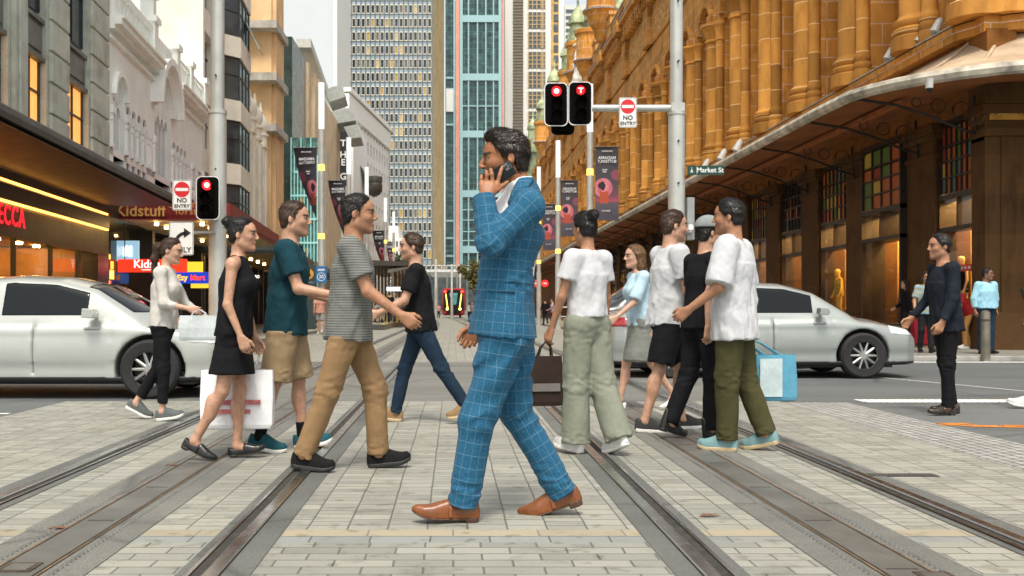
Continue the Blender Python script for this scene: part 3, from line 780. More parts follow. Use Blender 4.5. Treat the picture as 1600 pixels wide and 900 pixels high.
    for sd in 'LR': shoe(J, sd, 'loafer', tan, so, root, .0038)
    J['s'] = 1.
    # phone
    ph = thing('mobile_phone', 'dark mobile phone held to the ear of the man in the blue suit', 'phone', (0, 0, 0))
    W = lambda q: Vector((HX-q[0], HY-q[1], q[2]))
    tl, tr, bl = W(L(797, 252, .104)), W(L(806, 270, .108)), W(L(755.5, 275, .108))
    c = W(L(780.5, 272, .107)); u = (tl-bl).normalized(); v = (tr-tl); v = (v-u*v.dot(u)).normalized(); w = u.cross(v); 
    if w.y > 0: w = -w
    ph.location = c; ORG[ph.name] = Vector(c)
    Tm = Matrix(((u.x, v.x, w.x, c.x), (u.y, v.y, w.y, c.y), (u.z, v.z, w.z, c.z), (0, 0, 0, 1)))
    m = MB(Tm); m.box(-.0735, .0735, -.0355, .0355, -.004, .004); m.obj('case', M('phone case', (.006, .010, .011), .5, var=.05, spec=.15), ph, bevel=.0035)
    m = MB(Tm); m.box(.034, .068, -.030, .004, .004, .0058); cb = m.obj('camera_block', M('grey camera glass', (.10, .12, .12), .15, var=0), ph, bevel=.0015)
    for x, y in ((.060, -.022), (.060, -.005), (.043, -.0135)):
        m = MB(Tm); m.cyl((x, y, .0058), (x, y, .0075), .0070, n=16); m.obj('lens', M('black lens', (.004, .004, .006), .08, var=0), cb)
hero()
# ------------------------------------------------------------------ ground, paving, tracks
def P(px, py, Y): return Vector(((px-708)*Y/1600, Y, 1+(484-py)*Y/1600))
def pavers(name, swap, bw, rh, off, c1, c2, mort, ms=.006, offx=0., offy=0., bias=0., squash=1.):
    m, nt, b = newmat(name)
    vec = coords(nt); sx = nt.nodes.new('ShaderNodeSeparateXYZ'); nt.links.new(vec, sx.inputs[0])
    # slow wander keeps the joints from running ruler straight
    wx = math_(nt, 'MULTIPLY', math_(nt, 'SUBTRACT', noise(nt, vec, 2.2, 2), .5), .012)
    x = math_(nt, 'ADD', math_(nt, 'ADD', sx.outputs[0], offx), wx); y = math_(nt, 'ADD', math_(nt, 'ADD', sx.outputs[1], offy), wx)
    cb = nt.nodes.new('ShaderNodeCombineXYZ'); nt.links.new(y if swap else x, cb.inputs[0]); nt.links.new(x if swap else y, cb.inputs[1])
    br = nd(nt, 'ShaderNodeTexBrick', Scale=1., **{'Mortar Size': ms, 'Mortar Smooth': .25, 'Bias': bias, 'Brick Width': bw, 'Row Height': rh})
    br.offset = off; br.offset_frequency = 2; br.squash = squash; br.squash_frequency = 3
    nt.links.new(cb.outputs[0], br.inputs['Vector'])
    br.inputs['Color1'].default_value = c4(c1); br.inputs['Color2'].default_value = c4(c2); br.inputs['Mortar'].default_value = c4(mort)
    sp = noise(nt, vec, 260, 3, .8); big = noise(nt, vec, .55, 5, .65); mid = noise(nt, vec, 5, 4, .7)
    o = mixc(nt, .75, br.outputs[0], ramp(nt, sp, [(.32, (.55, .55, .55)), (.5, (1, 1, 1)), (.68, (1.3, 1.3, 1.28))]), 'MULTIPLY')
    o = mixc(nt, .8, o, ramp(nt, big, [(.3, (.80, .79, .74)), (.5, (1, 1, 1)), (.75, (1.10, 1.08, 1.02))]), 'MULTIPLY')
    o = mixc(nt, .7, o, ramp(nt, mid, [(.28, (.58, .58, .55)), (.46, (1, 1, 1))]), 'MULTIPLY')
    st = noise(nt, coords(nt, scale=(1.4, 1.4, 1)), 7, 2, .4)
    o = mixc(nt, .8, o, ramp(nt, st, [(.62, (1, 1, 1)), (.70, (.66, .64, .58))]), 'MULTIPLY')
    nt.links.new(o, b.inputs['Base Color']); b.inputs['Roughness'].default_value = .62
    h = math_(nt, 'ADD', math_(nt, 'MULTIPLY', br.outputs[1], -1.), math_(nt, 'MULTIPLY', sp, .10)); h = math_(nt, 'ADD', h, math_(nt, 'MULTIPLY', mid, .4))
    bump(nt, b, h, .7, .006); return m
def asphalt(name, col, sc=1.):
    m, nt, b = newmat(name); vec = coords(nt)
    sp = noise(nt, vec, 180, 3, .8); big = noise(nt, coords(nt, scale=(.25, 1, 1)), .9, 5, .6)
    o = ramp(nt, sp, [(.3, tuple(c*.45 for c in col)), (.55, col), (.72, tuple(c*1.9 for c in col))])
    o = mixc(nt, .85, o, ramp(nt, big, [(.3, (.62, .64, .66)), (.5, (1, 1, 1)), (.7, (1.25, 1.24, 1.2))]), 'MULTIPLY')
    v = nd(nt, 'ShaderNodeTexVoronoi', Scale=.35, feature='DISTANCE_TO_EDGE')
    nt.links.new(mixc(nt, .06, vec, nd2(nt, vec)), v.inputs['Vector'])
    o = mixc(nt, .6, o, ramp(nt, v.outputs[0], [(.0, (.4, .4, .4)), (.012, (1, 1, 1))]), 'MULTIPLY')
    nt.links.new(o, b.inputs['Base Color']); b.inputs['Roughness'].default_value = .7
    bump(nt, b, sp, .5, .006); return m
def nd2(nt, vec):
    n = nd(nt, 'ShaderNodeTexNoise', Scale=1.5, Detail=4.); nt.links.new(vec, n.inputs['Vector']); return n.outputs['Color']
def sheet(name, x0, x1, y0, y1, z, mat):
    m = MB(); m.quad((x0, y0, z), (x1, y0, z), (x1, y1, z), (x0, y1, z)); return tag(m.obj(name, mat), kind='structure')
gr1, gr2 = (.325, .322, .280), (.228, .23, .203)
pav = pavers('granite tram paving', True, .125, .182, .12, gr1, gr2, (.12, .12, .11), .0045, .117, 0, -.1, .7)
sett = pavers('granite setts in brick bond', False, .235, .108, .5, gr1, gr2, (.13, .13, .12), .005, 0, .03)
cob = pavers('small rumble cobbles', True, .11, .085, .5, (.40, .40, .38), (.29, .29, .28), (.12, .12, .115), .010)
cream = pavers('cream strip stones', False, .38, .30, .0, (.36, .315, .225), (.28, .255, .19), (.2, .19, .16), .004)
slate = pavers('slate strip stones', False, .26, .30, .0, (.22, .235, .225), (.27, .28, .265), (.1, .1, .09), .004, .1)
flag = pavers('footpath flagstones', False, .6, .4, .5, (.26, .25, .22), (.20, .195, .175), (.06, .06, .055), .006)
asp = asphalt('road asphalt', (.115, .125, .125))
asp2 = asphalt('crossing asphalt', (.165, .165, .150))
m = MB(); m.quad((-1500, -300, 0), (1500, -300, 0), (1500, 2500, 0), (-1500, 2500, 0)); tag(m.obj('ground', asp), kind='structure')
sheet('paving', -4.2, 3.55, 4.64, 11.15, .004, pav)
sheet('paving', -4.2, 3.55, -4, 4.385, .004, sett)
sheet('paving', -4.2, 3.55, 4.51, 4.64, .004, cream)
sheet('paving', -4.2, 3.55, 4.385, 4.51, .004, slate)
sheet('paving', 3.55, 4.22, -4, 11.0, .004, cob)
sheet('road', -3.4, 3.7, 11.15, 19.6, .004, asp2)
sheet('paving', -5.6, 5.6, 19.6, 420, .004, pav)
sheet('road', 4.22, 60, -4, 10.8, .003, asphalt('smooth grey asphalt', (.14, .15, .15)))
def kerbed(name, x0, x1, y0, y1, h, mat):
    m = MB(); m.box(x0, x1, y0, y1, 0, h); return tag(m.obj(name, mat, bevel=.02), kind='structure')
kerbed('footpath', 5.9, 90, 19.9, 420, .10, flag)
kerbed('footpath', -60, -6.2, 21.2, 420, .10, flag)
# kerb stones
ks = M('kerb granite', (.34, .33, .30), .7, var=.2, vs=2, bmp=.2)
m = MB(); m.box(5.72, 90, 19.72, 19.9, 0, .106); m.box(5.72, 5.9, 19.9, 420, 0, .106); tag(m.obj('kerb', ks, bevel=.015), kind='structure')
m = MB(); m.box(-60, -6.0, 21.02, 21.2, 0, .106); m.box(-6.2, -6.0, 21.2, 420, 0, .106); tag(m.obj('kerb', ks, bevel=.015), kind='structure')
# painted lines
def paint_mat(name, col, wear=.45):
    m, nt, b = newmat(name); n = noise(nt, coords(nt), 55, 5, .75)
    nt.links.new(ramp(nt, n, [(wear-.12, tuple(c*.45 for c in col)), (wear, col)]), b.inputs['Base Color']); b.inputs['Roughness'].default_value = .6
    bump(nt, b, n, .3, .004); return m
wp = paint_mat('white road paint', (.78, .78, .75), .38)
m = MB(); x = 4.42
while x < 12: m.box(x, x+.060, 11.08, 11.30, .004, .012); m.box(x+.03, x+.09, 11.0, 11.2, .004, .010); x += .075
tag(m.obj('painted_line', wp), kind='structure')
m = MB(); m.box(7.9, 30, 19.45, 19.58, .0, .008); tag(m.obj('painted_line', wp), kind='structure')
a, b = P(1330, 586, 15.7), P(1640, 613, 12.2); m = MB(); m.quad((a.x, a.y-.14, .006), (b.x, b.y-.14, .006), (b.x, b.y, .006), (a.x, a.y, .006)); tag(m.obj('painted_line', wp), kind='structure')
m = MB(); m.quad((-12, 9.35, .007), (-4.25, 9.75, .007), (-4.25, 9.85, .007), (-12, 9.45, .007)); tag(m.obj('painted_line', wp), kind='structure')
op = paint_mat('orange survey paint', (.75, .26, .04), .52)
rr = random.Random(4); m = MB()
for cx, cy, ln in ((1492, 664, 42), (1555, 667, 95)):
    q = P(cx, cy, 1600/(cy-484)); l = ln*q.y/1600
    for k in range(16):
        x = q.x+(rr.random()-.5)*l*.8; y = q.y+(rr.random()-.5)*.20
        m.quad((x-.10, y-.016, .0072+k*3e-5), (x+.09, y-.022, .0072+k*3e-5), (x+.12, y+.010, .0072+k*3e-5), (x-.07, y+.018, .0072+k*3e-5))
tag(m.obj('painted_mark', op), kind='structure')
# rails: head, groove and check lip swept along the slightly bending track
def bend(Y): return -1.5*(max(Y-45, 0)/75)**2
YS = [-3, 0, 4, 8, 12, 20, 30, 45]+[45+5*i for i in range(1, 20)]
def ribbon(name, xa, xb, z, mat, ys=YS, kind='structure', h=None):
    m = MB(); vs = []
    for y in ys: vs += [(xa+bend(y), y, z), (xb+bend(y), y, z)]
    m.add(vs, [(2*i, 2*i+1, 2*i+3, 2*i+2) for i in range(len(ys)-1)]); return tag(m.obj(name, mat), kind=kind)
def sweep(prof, mats, ys=YS):
    m = MB(); n = len(prof)
    vs = [(x+bend(y), y, z) for y in ys for x, z, _ in prof]
    for i in range(len(ys)-1):
        for j in range(n-1): m.add([vs[i*n+j], vs[i*n+j+1], vs[(i+1)*n+j+1], vs[(i+1)*n+j]], [(0, 1, 2, 3)], prof[j][2])
    return m
bedm = asphalt('rail bed grout', (.125, .13, .12)); bedm2 = asphalt('power rail grout', (.165, .165, .148))
steel = M('polished rail steel', (.58, .58, .56), .24, 1., var=.05, vs=4); rust = M('rusty rail flank', (.045, .041, .036), .5, .6, var=.15, vs=12, bmp=.1)
dark = M('rail groove dirt', (.035, .032, .028), .9, var=.3, vs=20)
RX = {-2.39: 'far left shiny tram rail in the pale paving, its head worn bright', -.905: 'tram rail running under the striding man on the left, beside the black shoe',
      .966: 'tram rail running just right of the man in blue, under the white shoes', 2.44: 'far right tram rail, thin bright steel line in the paving'}
for x, lab in RX.items():
    sgn = 1 if x in (-2.39, .966) else -1
    ribbon('rail_bed', x-.135, x+.145, .008, bedm)
    pr = [(-.036, .009, 1), (-.034, .016, 0), (-.026, .0185, 0), (.022, .0185, 0), (.032, .014, 1), (.036, .0092, 2), (.074, .0092, 1), (.076, .016, 0), (.092, .016, 1), (.094, .009, 1)]
    pr = [(x+sgn*a, z, mi) for a, z, mi in pr]
    tag(sweep(pr, None).obj('tram_rail', [steel, rust, dark], smooth=True), lab, 'rail', 'tram rails')
cen = M('power rail centre', (.125, .125, .115), .42, .1, var=.15, vs=3); 
for x, lab in ((-1.65, 'flat grey power strip between the two left tram rails'), (1.71, 'flat grey power strip between the two right tram rails, rusty along its edge')):
    ribbon('rail_bed', x-.27, x+.27, .0075, bedm2)
    r = thing('power_strip', lab, 'power strip', (x, 0, 0), 0, 'power strips of the tram tracks')
    m = MB(); vs = []
    for y in YS: vs += [(x-.085+bend(y), y, .0125), (x+.085+bend(y), y, .0125)]
    m.add(vs, [(2*i, 2*i+1, 2*i+3, 2*i+2) for i in range(len(YS)-1)]); m.obj('conductor', cen, r)
    m = MB()
    for s in (-1, 1):
        vs = []
        for y in YS: vs += [(x+s*.10+bend(y)-.005, y, .0132), (x+s*.10+bend(y)+.005, y, .0132)]
        m.add(vs, [(2*i, 2*i+1, 2*i+3, 2*i+2) for i in range(len(YS)-1)])
    m.obj('edge_strip', M('rusty edge', (.15, .095, .05), .7, var=.3, vs=8), r)
    m = MB()
    for s in (-1, 1):
        y = 1.5
        while y < 13: m.lathe([(.014, 0), (.011, .006), (.004, .009)], (x+s*.145, y, .0075), 6); y += .045
    m.obj('stud_row', cen, r)['kind'] = 'stuff'
    m = MB(); y = 3.0
    while y < 30:
        m.box(x-.06, x+.06, y-.004, y+.004, .0125, .0142)
        if y in (3.9, 3.0): pass
        y += .9
    m.obj('joint', dark, r)
for x, y, lab in ((1.79, 3.78, 'small square metal plate sunk in the right power strip'), (-1.66, 3.92, 'small square metal plate sunk in the left power strip')):
    m = MB(); m.box(x-.065, x+.065, y-.07, y+.07, .0125, .0165); o = m.obj('access_plate', M('brown plate', (.10, .075, .055), .5, .5, var=.2, vs=20)); tag(o, lab, 'cover plate')
    m = MB(); m.box(x-.045, x+.045, y-.05, y+.05, .0165, .0178); m.obj('inset', cen, o)
m = MB(); q = P(1410, 744, 1600/260.); m.box(q.x-.20, q.x+.20, q.y-.05, q.y+.05, .004, .009)
dg = m.obj('drain_grate', M('drain iron', (.05, .05, .048), .6, .4, var=.2, vs=20)); tag(dg, 'narrow iron drain grate in the paving beside the far right rail', 'drain')
m = MB()
for k in range(16): m.box(q.x-.19+k*.025, q.x-.18+k*.025, q.y-.04, q.y+.04, .009, .011)
m.obj('bar', cen, dg)
# leaves fallen on the paving
lm = M('dead leaf', (.16, .07, .03), .8, var=.25, vs=30)
for k, (px, py, lab) in enumerate(((270, 729, 'brown fallen leaf on the paving near the left power strip'), (92, 829, 'brown fallen leaf lying by the left power strip in the foreground'), (1108, 809, 'brown fallen leaf on the pavers right of the man in blue'))):
    q = P(px, py, 1600/(py-484)); m = MB()
    m.add([(q.x-.05, q.y, .009), (q.x-.02, q.y-.02, .016), (q.x+.03, q.y-.012, .013), (q.x+.055, q.y+.004, .010), (q.x+.02, q.y+.02, .014), (q.x-.025, q.y+.018, .018)], [(0, 1, 4, 5), (1, 2, 3, 4)])
    o = m.obj('leaf', lm); tag(o, lab, 'leaf', 'fallen leaves'); sd = o.modifiers.new('s', 'SOLIDIFY'); sd.thickness = .001
# ------------------------------------------------------------------ the long sandstone arcade building on the right
def stone(name, col, course=.62, joint=.5, vary=.30, bw=1.1, streak=.75):
    m, nt, b = newmat(name); vec = coords(nt)
    sx = nt.nodes.new('ShaderNodeSeparateXYZ'); nt.links.new(vec, sx.inputs[0])
    cb = nt.nodes.new('ShaderNodeCombineXYZ'); nt.links.new(math_(nt, 'ADD', sx.outputs[0], sx.outputs[1]), cb.inputs[0]); nt.links.new(sx.outputs[2], cb.inputs[1])
    br = nd(nt, 'ShaderNodeTexBrick', Scale=1., **{'Mortar Size': .014, 'Mortar Smooth': .3, 'Bias': 0., 'Brick Width': bw, 'Row Height': course})
    nt.links.new(cb.outputs[0], br.inputs['Vector'])
    br.inputs['Color1'].default_value = c4(tuple(c*(1-vary*.5) for c in col)); br.inputs['Color2'].default_value = c4(tuple(min(1, c*(1+vary*.5)) for c in col))
    br.inputs['Mortar'].default_value = c4(tuple(min(1, c*(1-joint)+.80*joint) for c in col))
    n = noise(nt, vec, 1.1, 6, .65); n2 = noise(nt, coords(nt, scale=(1, 1, .18)), 2.6, 5, .65)
    o = mixc(nt, .8, br.outputs[0], ramp(nt, n, [(.28, (.62, .55, .46)), (.5, (1, 1, 1)), (.72, (1.22, 1.18, 1.1))]), 'MULTIPLY')
    o = mixc(nt, streak, o, ramp(nt, n2, [(.34, (.50, .42, .36)), (.48, (1, 1, 1))]), 'MULTIPLY')
    nt.links.new(o, b.inputs['Base Color']); b.inputs['Roughness'].default_value = .85; b.inputs['Specular IOR Level'].default_value = .25
    bump(nt, b, math_(nt, 'ADD', math_(nt, 'MULTIPLY', br.outputs[1], -.6), noise(nt, vec, 14, 5, .7)), .5, .03); return m
SC = (.57, .268, .056)
ss = stone('orange sandstone', SC); ssd = stone('canopy shaded sandstone piers', (.095, .047, .016), .9, .0, .25, 3.)  # pier stone coloured darker to carry the shade under the canopy
carv, nt_, b_ = newmat('carved sandstone')
v_ = nd(nt_, 'ShaderNodeTexVoronoi', Scale=3.4); nt_.links.new(coords(nt_), v_.inputs['Vector'])
nt_.links.new(ramp(nt_, v_.outputs[0], [(.05, (.20, .08, .02)), (.35, SC), (.8, (.60, .33, .11))]), b_.inputs['Base Color']); b_.inputs['Roughness'].default_value = .9
bump(nt_, b_, v_.outputs[0], 1., .12)
lead = M('lead flashing', (.36, .35, .33), .5, .2, var=.2, vs=4)
copper = M('weathered copper roof', (.32, .36, .20), .6, .1, var=.35, vs=1.2, bmp=.2, bs=9)
scol, nt_, b_ = newmat('sandstone column drums'); vv = coords(nt_); sx_ = nt_.nodes.new('ShaderNodeSeparateXYZ'); nt_.links.new(vv, sx_.inputs[0]); oi_ = nt_.nodes.new('ShaderNodeObjectInfo')
zz_ = math_(nt_, 'ADD', sx_.outputs[2], math_(nt_, 'MULTIPLY', oi_.outputs['Random'], .6)); fz_ = math_(nt_, 'FRACT', math_(nt_, 'MULTIPLY', zz_, 1/.95)); fl_ = math_(nt_, 'FLOOR', math_(nt_, 'MULTIPLY', zz_, 1/.95))
wn_ = nt_.nodes.new('ShaderNodeTexWhiteNoise'); wn_.noise_dimensions = '2D'; cb_ = nt_.nodes.new('ShaderNodeCombineXYZ'); nt_.links.new(fl_, cb_.inputs[0]); nt_.links.new(oi_.outputs['Random'], cb_.inputs[1]); nt_.links.new(cb_.outputs[0], wn_.inputs[0])
o_ = ramp(nt_, wn_.outputs[0], [(0, tuple(c*.62 for c in SC)), (1, tuple(c*1.25 for c in SC))]); o_ = mixc(nt_, .7, o_, ramp(nt_, noise(nt_, coords(nt_, scale=(1, 1, .3)), 2.2, 5, .65), [(.3, (.55, .46, .40)), (.55, (1, 1, 1)), (.75, (1.15, 1.12, 1.05))]), 'MULTIPLY')
o_ = mixc(nt_, math_(nt_, 'LESS_THAN', fz_, .028), o_, (.80, .56, .28)); nt_.links.new(o_, b_.inputs['Base Color']); b_.inputs['Roughness'].default_value = .85; b_.inputs['Specular IOR Level'].default_value = .25; bump(nt_, b_, noise(nt_, vv, 14, 5, .7), .4, .02)
iron = M('dark iron', (.028, .022, .018), .55, .3, var=.15)
wood = M('dark stained timber', (.022, .014, .010), .45, var=.2, vs=6)
soff = M('brown canopy soffit', (.24, .080, .018), .75, var=.2, vs=1.1)
crm = M('cream canopy roof', (.42, .31, .205), .6, var=.22, vs=.9, bmp=.1, bs=6)
lip_m = M('weathered gutter', (.46, .42, .34), .65, var=.35, vs=2.2, bmp=.2, bs=18)
darkglass = M('dark window glass', (.02, .026, .028), .06, var=0, spec=.7)
def glass_mat(name='clear shop glass', f=.10, tint=(.94, .96, .95)):
    if name in MATS: return MATS[name]
    m = bpy.data.materials.new(name); m.use_nodes = True; nt = m.node_tree; nt.nodes.clear()
    out = nt.nodes.new('ShaderNodeOutputMaterial'); t = nt.nodes.new('ShaderNodeBsdfTransparent'); t.inputs[0].default_value = c4(tint)
    g = nt.nodes.new('ShaderNodeBsdfGlossy'); g.inputs['Roughness'].default_value = .02
    fr = nt.nodes.new('ShaderNodeLayerWeight'); fr.inputs[0].default_value = .5
    a = math_(nt, 'ADD', math_(nt, 'MULTIPLY', math_(nt, 'POWER', fr.outputs['Facing'], 4.), .55), f*.3)
    mx = nt.nodes.new('ShaderNodeMixShader'); nt.links.new(a, mx.inputs[0]); nt.links.new(t.outputs[0], mx.inputs[1]); nt.links.new(g.outputs[0], mx.inputs[2]); nt.links.new(mx.outputs[0], out.inputs[0])
    MATS[name] = m; return m
cg = glass_mat()
def glow(name, col, s): return M(name, tuple(min(1, c) for c in col), .5, var=0, emit=col, es=s)
stain = [glow('amber stained glass', (.22, .05, .010), .11), glow('green stained glass', (.06, .085, .015), .09), glow('grey blue stained glass', (.05, .075, .07), .10),
         glow('red stained glass', (.15, .018, .007), .09), glow('yellow stained glass', (.24, .15, .02), .13), M('dark stained glass', (.02, .016, .012), .2, var=0)]
Q = thing('sandstone_building', 'long ornate orange sandstone arcade building with columns, arches and a street canopy', 'building', (12, 23, 0))
F = frame(12, 0, 12, 100, -1)          # u = world Y, d outwards (towards the street)
PIERS = [(23.06, 23.6), (25.5, 27.1)]+[(29.7+4*k, 31.3+4*k) for k in range(40)]
# ground floor
for k, (a, b) in enumerate(PIERS):
    if a > 108: break
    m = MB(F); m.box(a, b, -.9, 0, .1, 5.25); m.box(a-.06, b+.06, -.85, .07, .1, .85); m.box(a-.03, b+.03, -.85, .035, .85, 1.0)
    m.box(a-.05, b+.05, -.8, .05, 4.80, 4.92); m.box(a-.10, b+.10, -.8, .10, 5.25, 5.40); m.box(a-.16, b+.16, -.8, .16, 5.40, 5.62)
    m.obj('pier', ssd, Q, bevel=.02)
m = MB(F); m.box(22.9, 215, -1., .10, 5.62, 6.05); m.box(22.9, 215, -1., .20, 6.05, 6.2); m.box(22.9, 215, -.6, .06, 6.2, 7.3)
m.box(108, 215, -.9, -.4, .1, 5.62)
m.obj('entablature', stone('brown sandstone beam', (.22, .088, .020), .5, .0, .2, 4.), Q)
rs = random.Random(11)
for k in range(len(PIERS)-1):
    a, b = PIERS[k][1], PIERS[k+1][0]
    if b > 108: break
    w = b-a; m = MB(F)
    bow = .25 if k == 1 else 0.
    d0 = -.13+bow
    m.box(a, b, -.75, d0+.04, .1, .55)
    for z0, z1 in ((.55, .63), (2.92, 3.02), (3.70, 3.82), (5.50, 5.62)): m.box(a, b, -.5, d0+.06, z0, z1)
    for u in (a, b-.07): m.box(u, u+.07, -.5, d0+.05, .55, 5.5)
    if w > 1.2: m.box(a+w/2-.035, a+w/2+.035, -.5, d0+.05, 3.02, 3.70)
    fr = m.obj('shop_window', wood, Q)
    m = MB(F); m.quad((a+.06, d0, .6), (b-.06, d0, .6), (b-.06, d0, 3.75), (a+.06, d0, 3.75)); m.obj('pane', cg, fr)
    # leaded coloured lights above the transom
    m = MB(F); nx = 7 if k != 1 else 4; rows = [(3.84, 4.22), (4.25, 4.62), (4.65, 4.98), (5.04, 5.48)]
    unlit = k in (3,)
    cw = (w-.14)/nx
    for (z0, z1) in rows:
        for i in range(nx):
            mi = 5 if unlit and rs.random() < .93 else rs.choice((0, 1, 2, 3, 0, 1, 4, 0))
            if k == 1: z0_, z1_ = z0+.02, z1-.02
            m.box(a+.07+i*cw+.022, a+.07+(i+1)*cw-.022, d0-.05, d0-.02, z0+.015, z1-.015, mi)
    m.obj('stained_glass', stain, fr)
    m = MB(F)
    for i in range(nx+1): m.box(a+.07+i*cw-.022, a+.07+i*cw+.022, d0-.06, d0+.03, 3.82, 5.5)
    for z in (4.235, 4.635, 5.01): m.box(a+.05, b-.05, d0-.06, d0+.025, z-.022, z+.022)
    m.obj('glazing_bars', wood, fr)
# the lit rooms behind the glass
inn = M('shop interior plaster', (.34, .20, .065), .8, var=.35, vs=.6); fl = M('shop floor timber', (.20, .11, .05), .4, var=.2)
m = MB(F); m.quad((23.3, -4.5, .12), (108, -4.5, .12), (108, -.75, .12), (23.3, -.75, .12), 1); m.quad((23.3, -4.5, .1), (108, -4.5, .1), (108, -4.5, 5.6), (23.3, -4.5, 5.6), 0)
m.quad((23.3, -4.5, 4.0), (108, -4.5, 4.0), (108, -.55, 4.0), (23.3, -.55, 4.0), 0)
for u in (25.0+.6, 30.4, 34.4, 38.2, 42.2, 50): m.quad((u, -4.5, .1), (u, -.92, .1), (u, -.92, 4), (u, -4.5, 4), 0)
m.obj('shop_room', [inn, fl], Q)
lampm = glow('warm shop lamp', (1, .55, .17), 120.)
m = MB(F)
for u0 in [24.0, 25.0, 27.6, 28.8, 29.5, 31.8, 33.2]+[36+4*k+j for k in range(18) for j in (0, 1.3)]:
    for d in (-1.2, -3.0): m.cyl((u0, d, 3.93), (u0, d, 3.995), .2, n=10)
m.obj('ceiling_lamps', lampm, Q)['kind'] = 'stuff'
bulb = glow('warm pendant bulb', (1, .58, .18), 30.)
m = MB(F); rs2 = random.Random(77)
for a, b in [(PIERS[k][1], PIERS[k+1][0]) for k in range(20)]:
    for k in range(4): u = rs2.uniform(a+.2, b+.6); q = F @ Vector((u, -.75-rs2.random()*1.2, rs2.uniform(2.6, 3.6))); m.ball_w = None; mm_ = MB(); mm_.ball(q, .055, 8, 6); m.v += []; n_ = len(m.v); m.v += mm_.v; m.f += [tuple(i+n_ for i in f) for f in mm_.f]; m.m += mm_.m
m.obj('pendant_bulbs', bulb, Q)['kind'] = 'stuff'
gm = [M('shop goods %d' % i, c, .6, var=.2) for i, c in enumerate(((.35, .05, .03), (.50, .35, .12), (.06, .06, .07), (.45, .40, .32), (.12, .16, .10), (.55, .30, .04)))]
m = MB(F)
for k in range(230):
    a, b = rs2.choice([(PIERS[j][1], PIERS[j+1][0]) for j in range(14)]); u = rs2.uniform(a, b+1.2); d = -rs2.uniform(1.0, 3.6); z = rs2.choice((.12, .12, .9, 1.7, 2.4)); w = rs2.uniform(.06, .3)
    m.box(u, u+w, d-.2, d, z, z+rs2.uniform(.2, .9), rs2.randrange(6))
m.obj('shop_goods', gm, Q)['kind'] = 'stuff'
# upper wall: piers, columns, arched lights
UP = [(a, b) for a, b in PIERS if a > 23]
mw = MB(F); col_prof = lambda r, z0, z1: [(r*1.5, z0), (r*1.5, z0+.35), (r*1.32, z0+.40), (r*1.45, z0+.48), (r*1.45, z0+.55), (r*1.2, z0+.62), (r*1.36, z0+.70), (r*1.36, z0+.78), (r*1.1, z0+.86), (r, z0+.95), (r*.96, z1-.85), (r*1.15, z1-.82), (r*1.15, z1-.75), (r*1.0, z1-.70), (r*1.25, z1-.35), (r*1.55, z1-.12), (r*1.65, z1-.10), (r*1.65, z1)]
def mk_col(r, z0, z1, n, name):
    m = MB(); m.lathe(col_prof(r, z0, z1), (0, 0, 0), n); o = m.obj(name, scol, None, smooth=True); COL.objects.unlink(o); me = o.data; bpy.data.objects.remove(o); return me
big = mk_col(.40, 7.6, 13.9, 18, 'column'); sml = mk_col(.19, 7.6, 13.9, 12, 'column'); mid_ = mk_col(.16, 7.8, 13.2, 10, 'colonnette')
def put(me, name, u, d):
    o = bpy.data.objects.new(name, me); COL.objects.link(o); o.parent = Q; o.location = F @ Vector((u, d, 0))-ORG[Q.name]; return o
ncol = 0
for k in range(len(UP)-1):
    (a0, b0), (a1, b1) = UP[k], UP[k+1]
    near = b1 < 104
    c = (a0+b0)/2; uc = (b0+a1)/2; hw = (a1-b0)/2
    mw.box(a0, b0, -.9, -.12, 7.3, 14.0); mw.box(a0-.04, b0+.04, -.9, .08, 7.3, 7.62)
    mw.box(a0+.45, b0-.45, -.2, .42, 13.9, 14.35); mw.box(a0-.02, b0+.02, -.5, .18, 13.9, 14.2)
    mw.spandrel(uc, 14.2, hw-.12, 17.0, -.05, -.75, 12)
    mw.box(b0-.001, b0+.12, -.75, -.05, 14.0, 17.0); mw.box(a1-.12, a1+.001, -.75, -.05, 14.0, 17.0)
    mw.box(a0, b0, -.7, -.05, 14.2, 17.0)
    mw.arch(uc, 14.2, hw-.14, .20, -.05, .16, 12); mw.arch(uc, 14.2, hw-.36, .14, -.7, -.30, 12)
    # back wall of the bay with two pointed lights and a roundel
    mw.box(b0, a1, -.95, -.78, 10.4, 11.3); mw.box(b0, a1, -.78, -.66, 10.5, 10.62); mw.box(b0, a1, -.78, -.64, 11.1, 11.25); mw.box(b0, a1, -.95, -.70, 7.3, 8.1)
    for s in (-1, 1):
        mw.spandrel(uc+s*hw/2, 13.2, hw/2-.16, 14.5, -.72, -.95, 8, ry=hw/2+.1); mw.arch(uc+s*hw/2, 13.2, hw/2-.18, .10, -.72, -.60, 8, ry=hw/2+.1)
    mw.box(uc-hw, uc+hw, -.95, -.74, 14.45, 16.6)
    if near:
        put(big, 'column', c, .12); put(sml, 'column', a0+.18, .05); put(sml, 'column', b0-.18, .05); put(mid_, 'colonnette', uc, -.55); ncol += 4
        m = MB(F); m.lathe([(.34, 0), (.34, .08), (.24, .08), (.24, 0)], (0, 0, 0), 14)
        for q in (b0, uc):
            m2 = MB(F); m2.box(q+.08, q+hw-.08, -1.02, -.99, 8.1, 13.9); 
            pn = m2.obj('window', darkglass, Q)
            m2 = MB(F)
            for z in (9.3, 10.4, 12.2): m2.box(q+.08, q+hw-.08, -.99, -.94, z-.04, z+.04)
            m2.box(q+hw/2-.03, q+hw/2+.03, -.99, -.95, 8.1, 13.9); m2.obj('sash', wood, pn)
    else:
        mw.box(c-.4, c+.4, -.1, .35, 7.6, 13.9); mw.box(b0, a1, -1.0, -.98, 8, 13.9)
mw.obj('upper_wall', ss, Q)
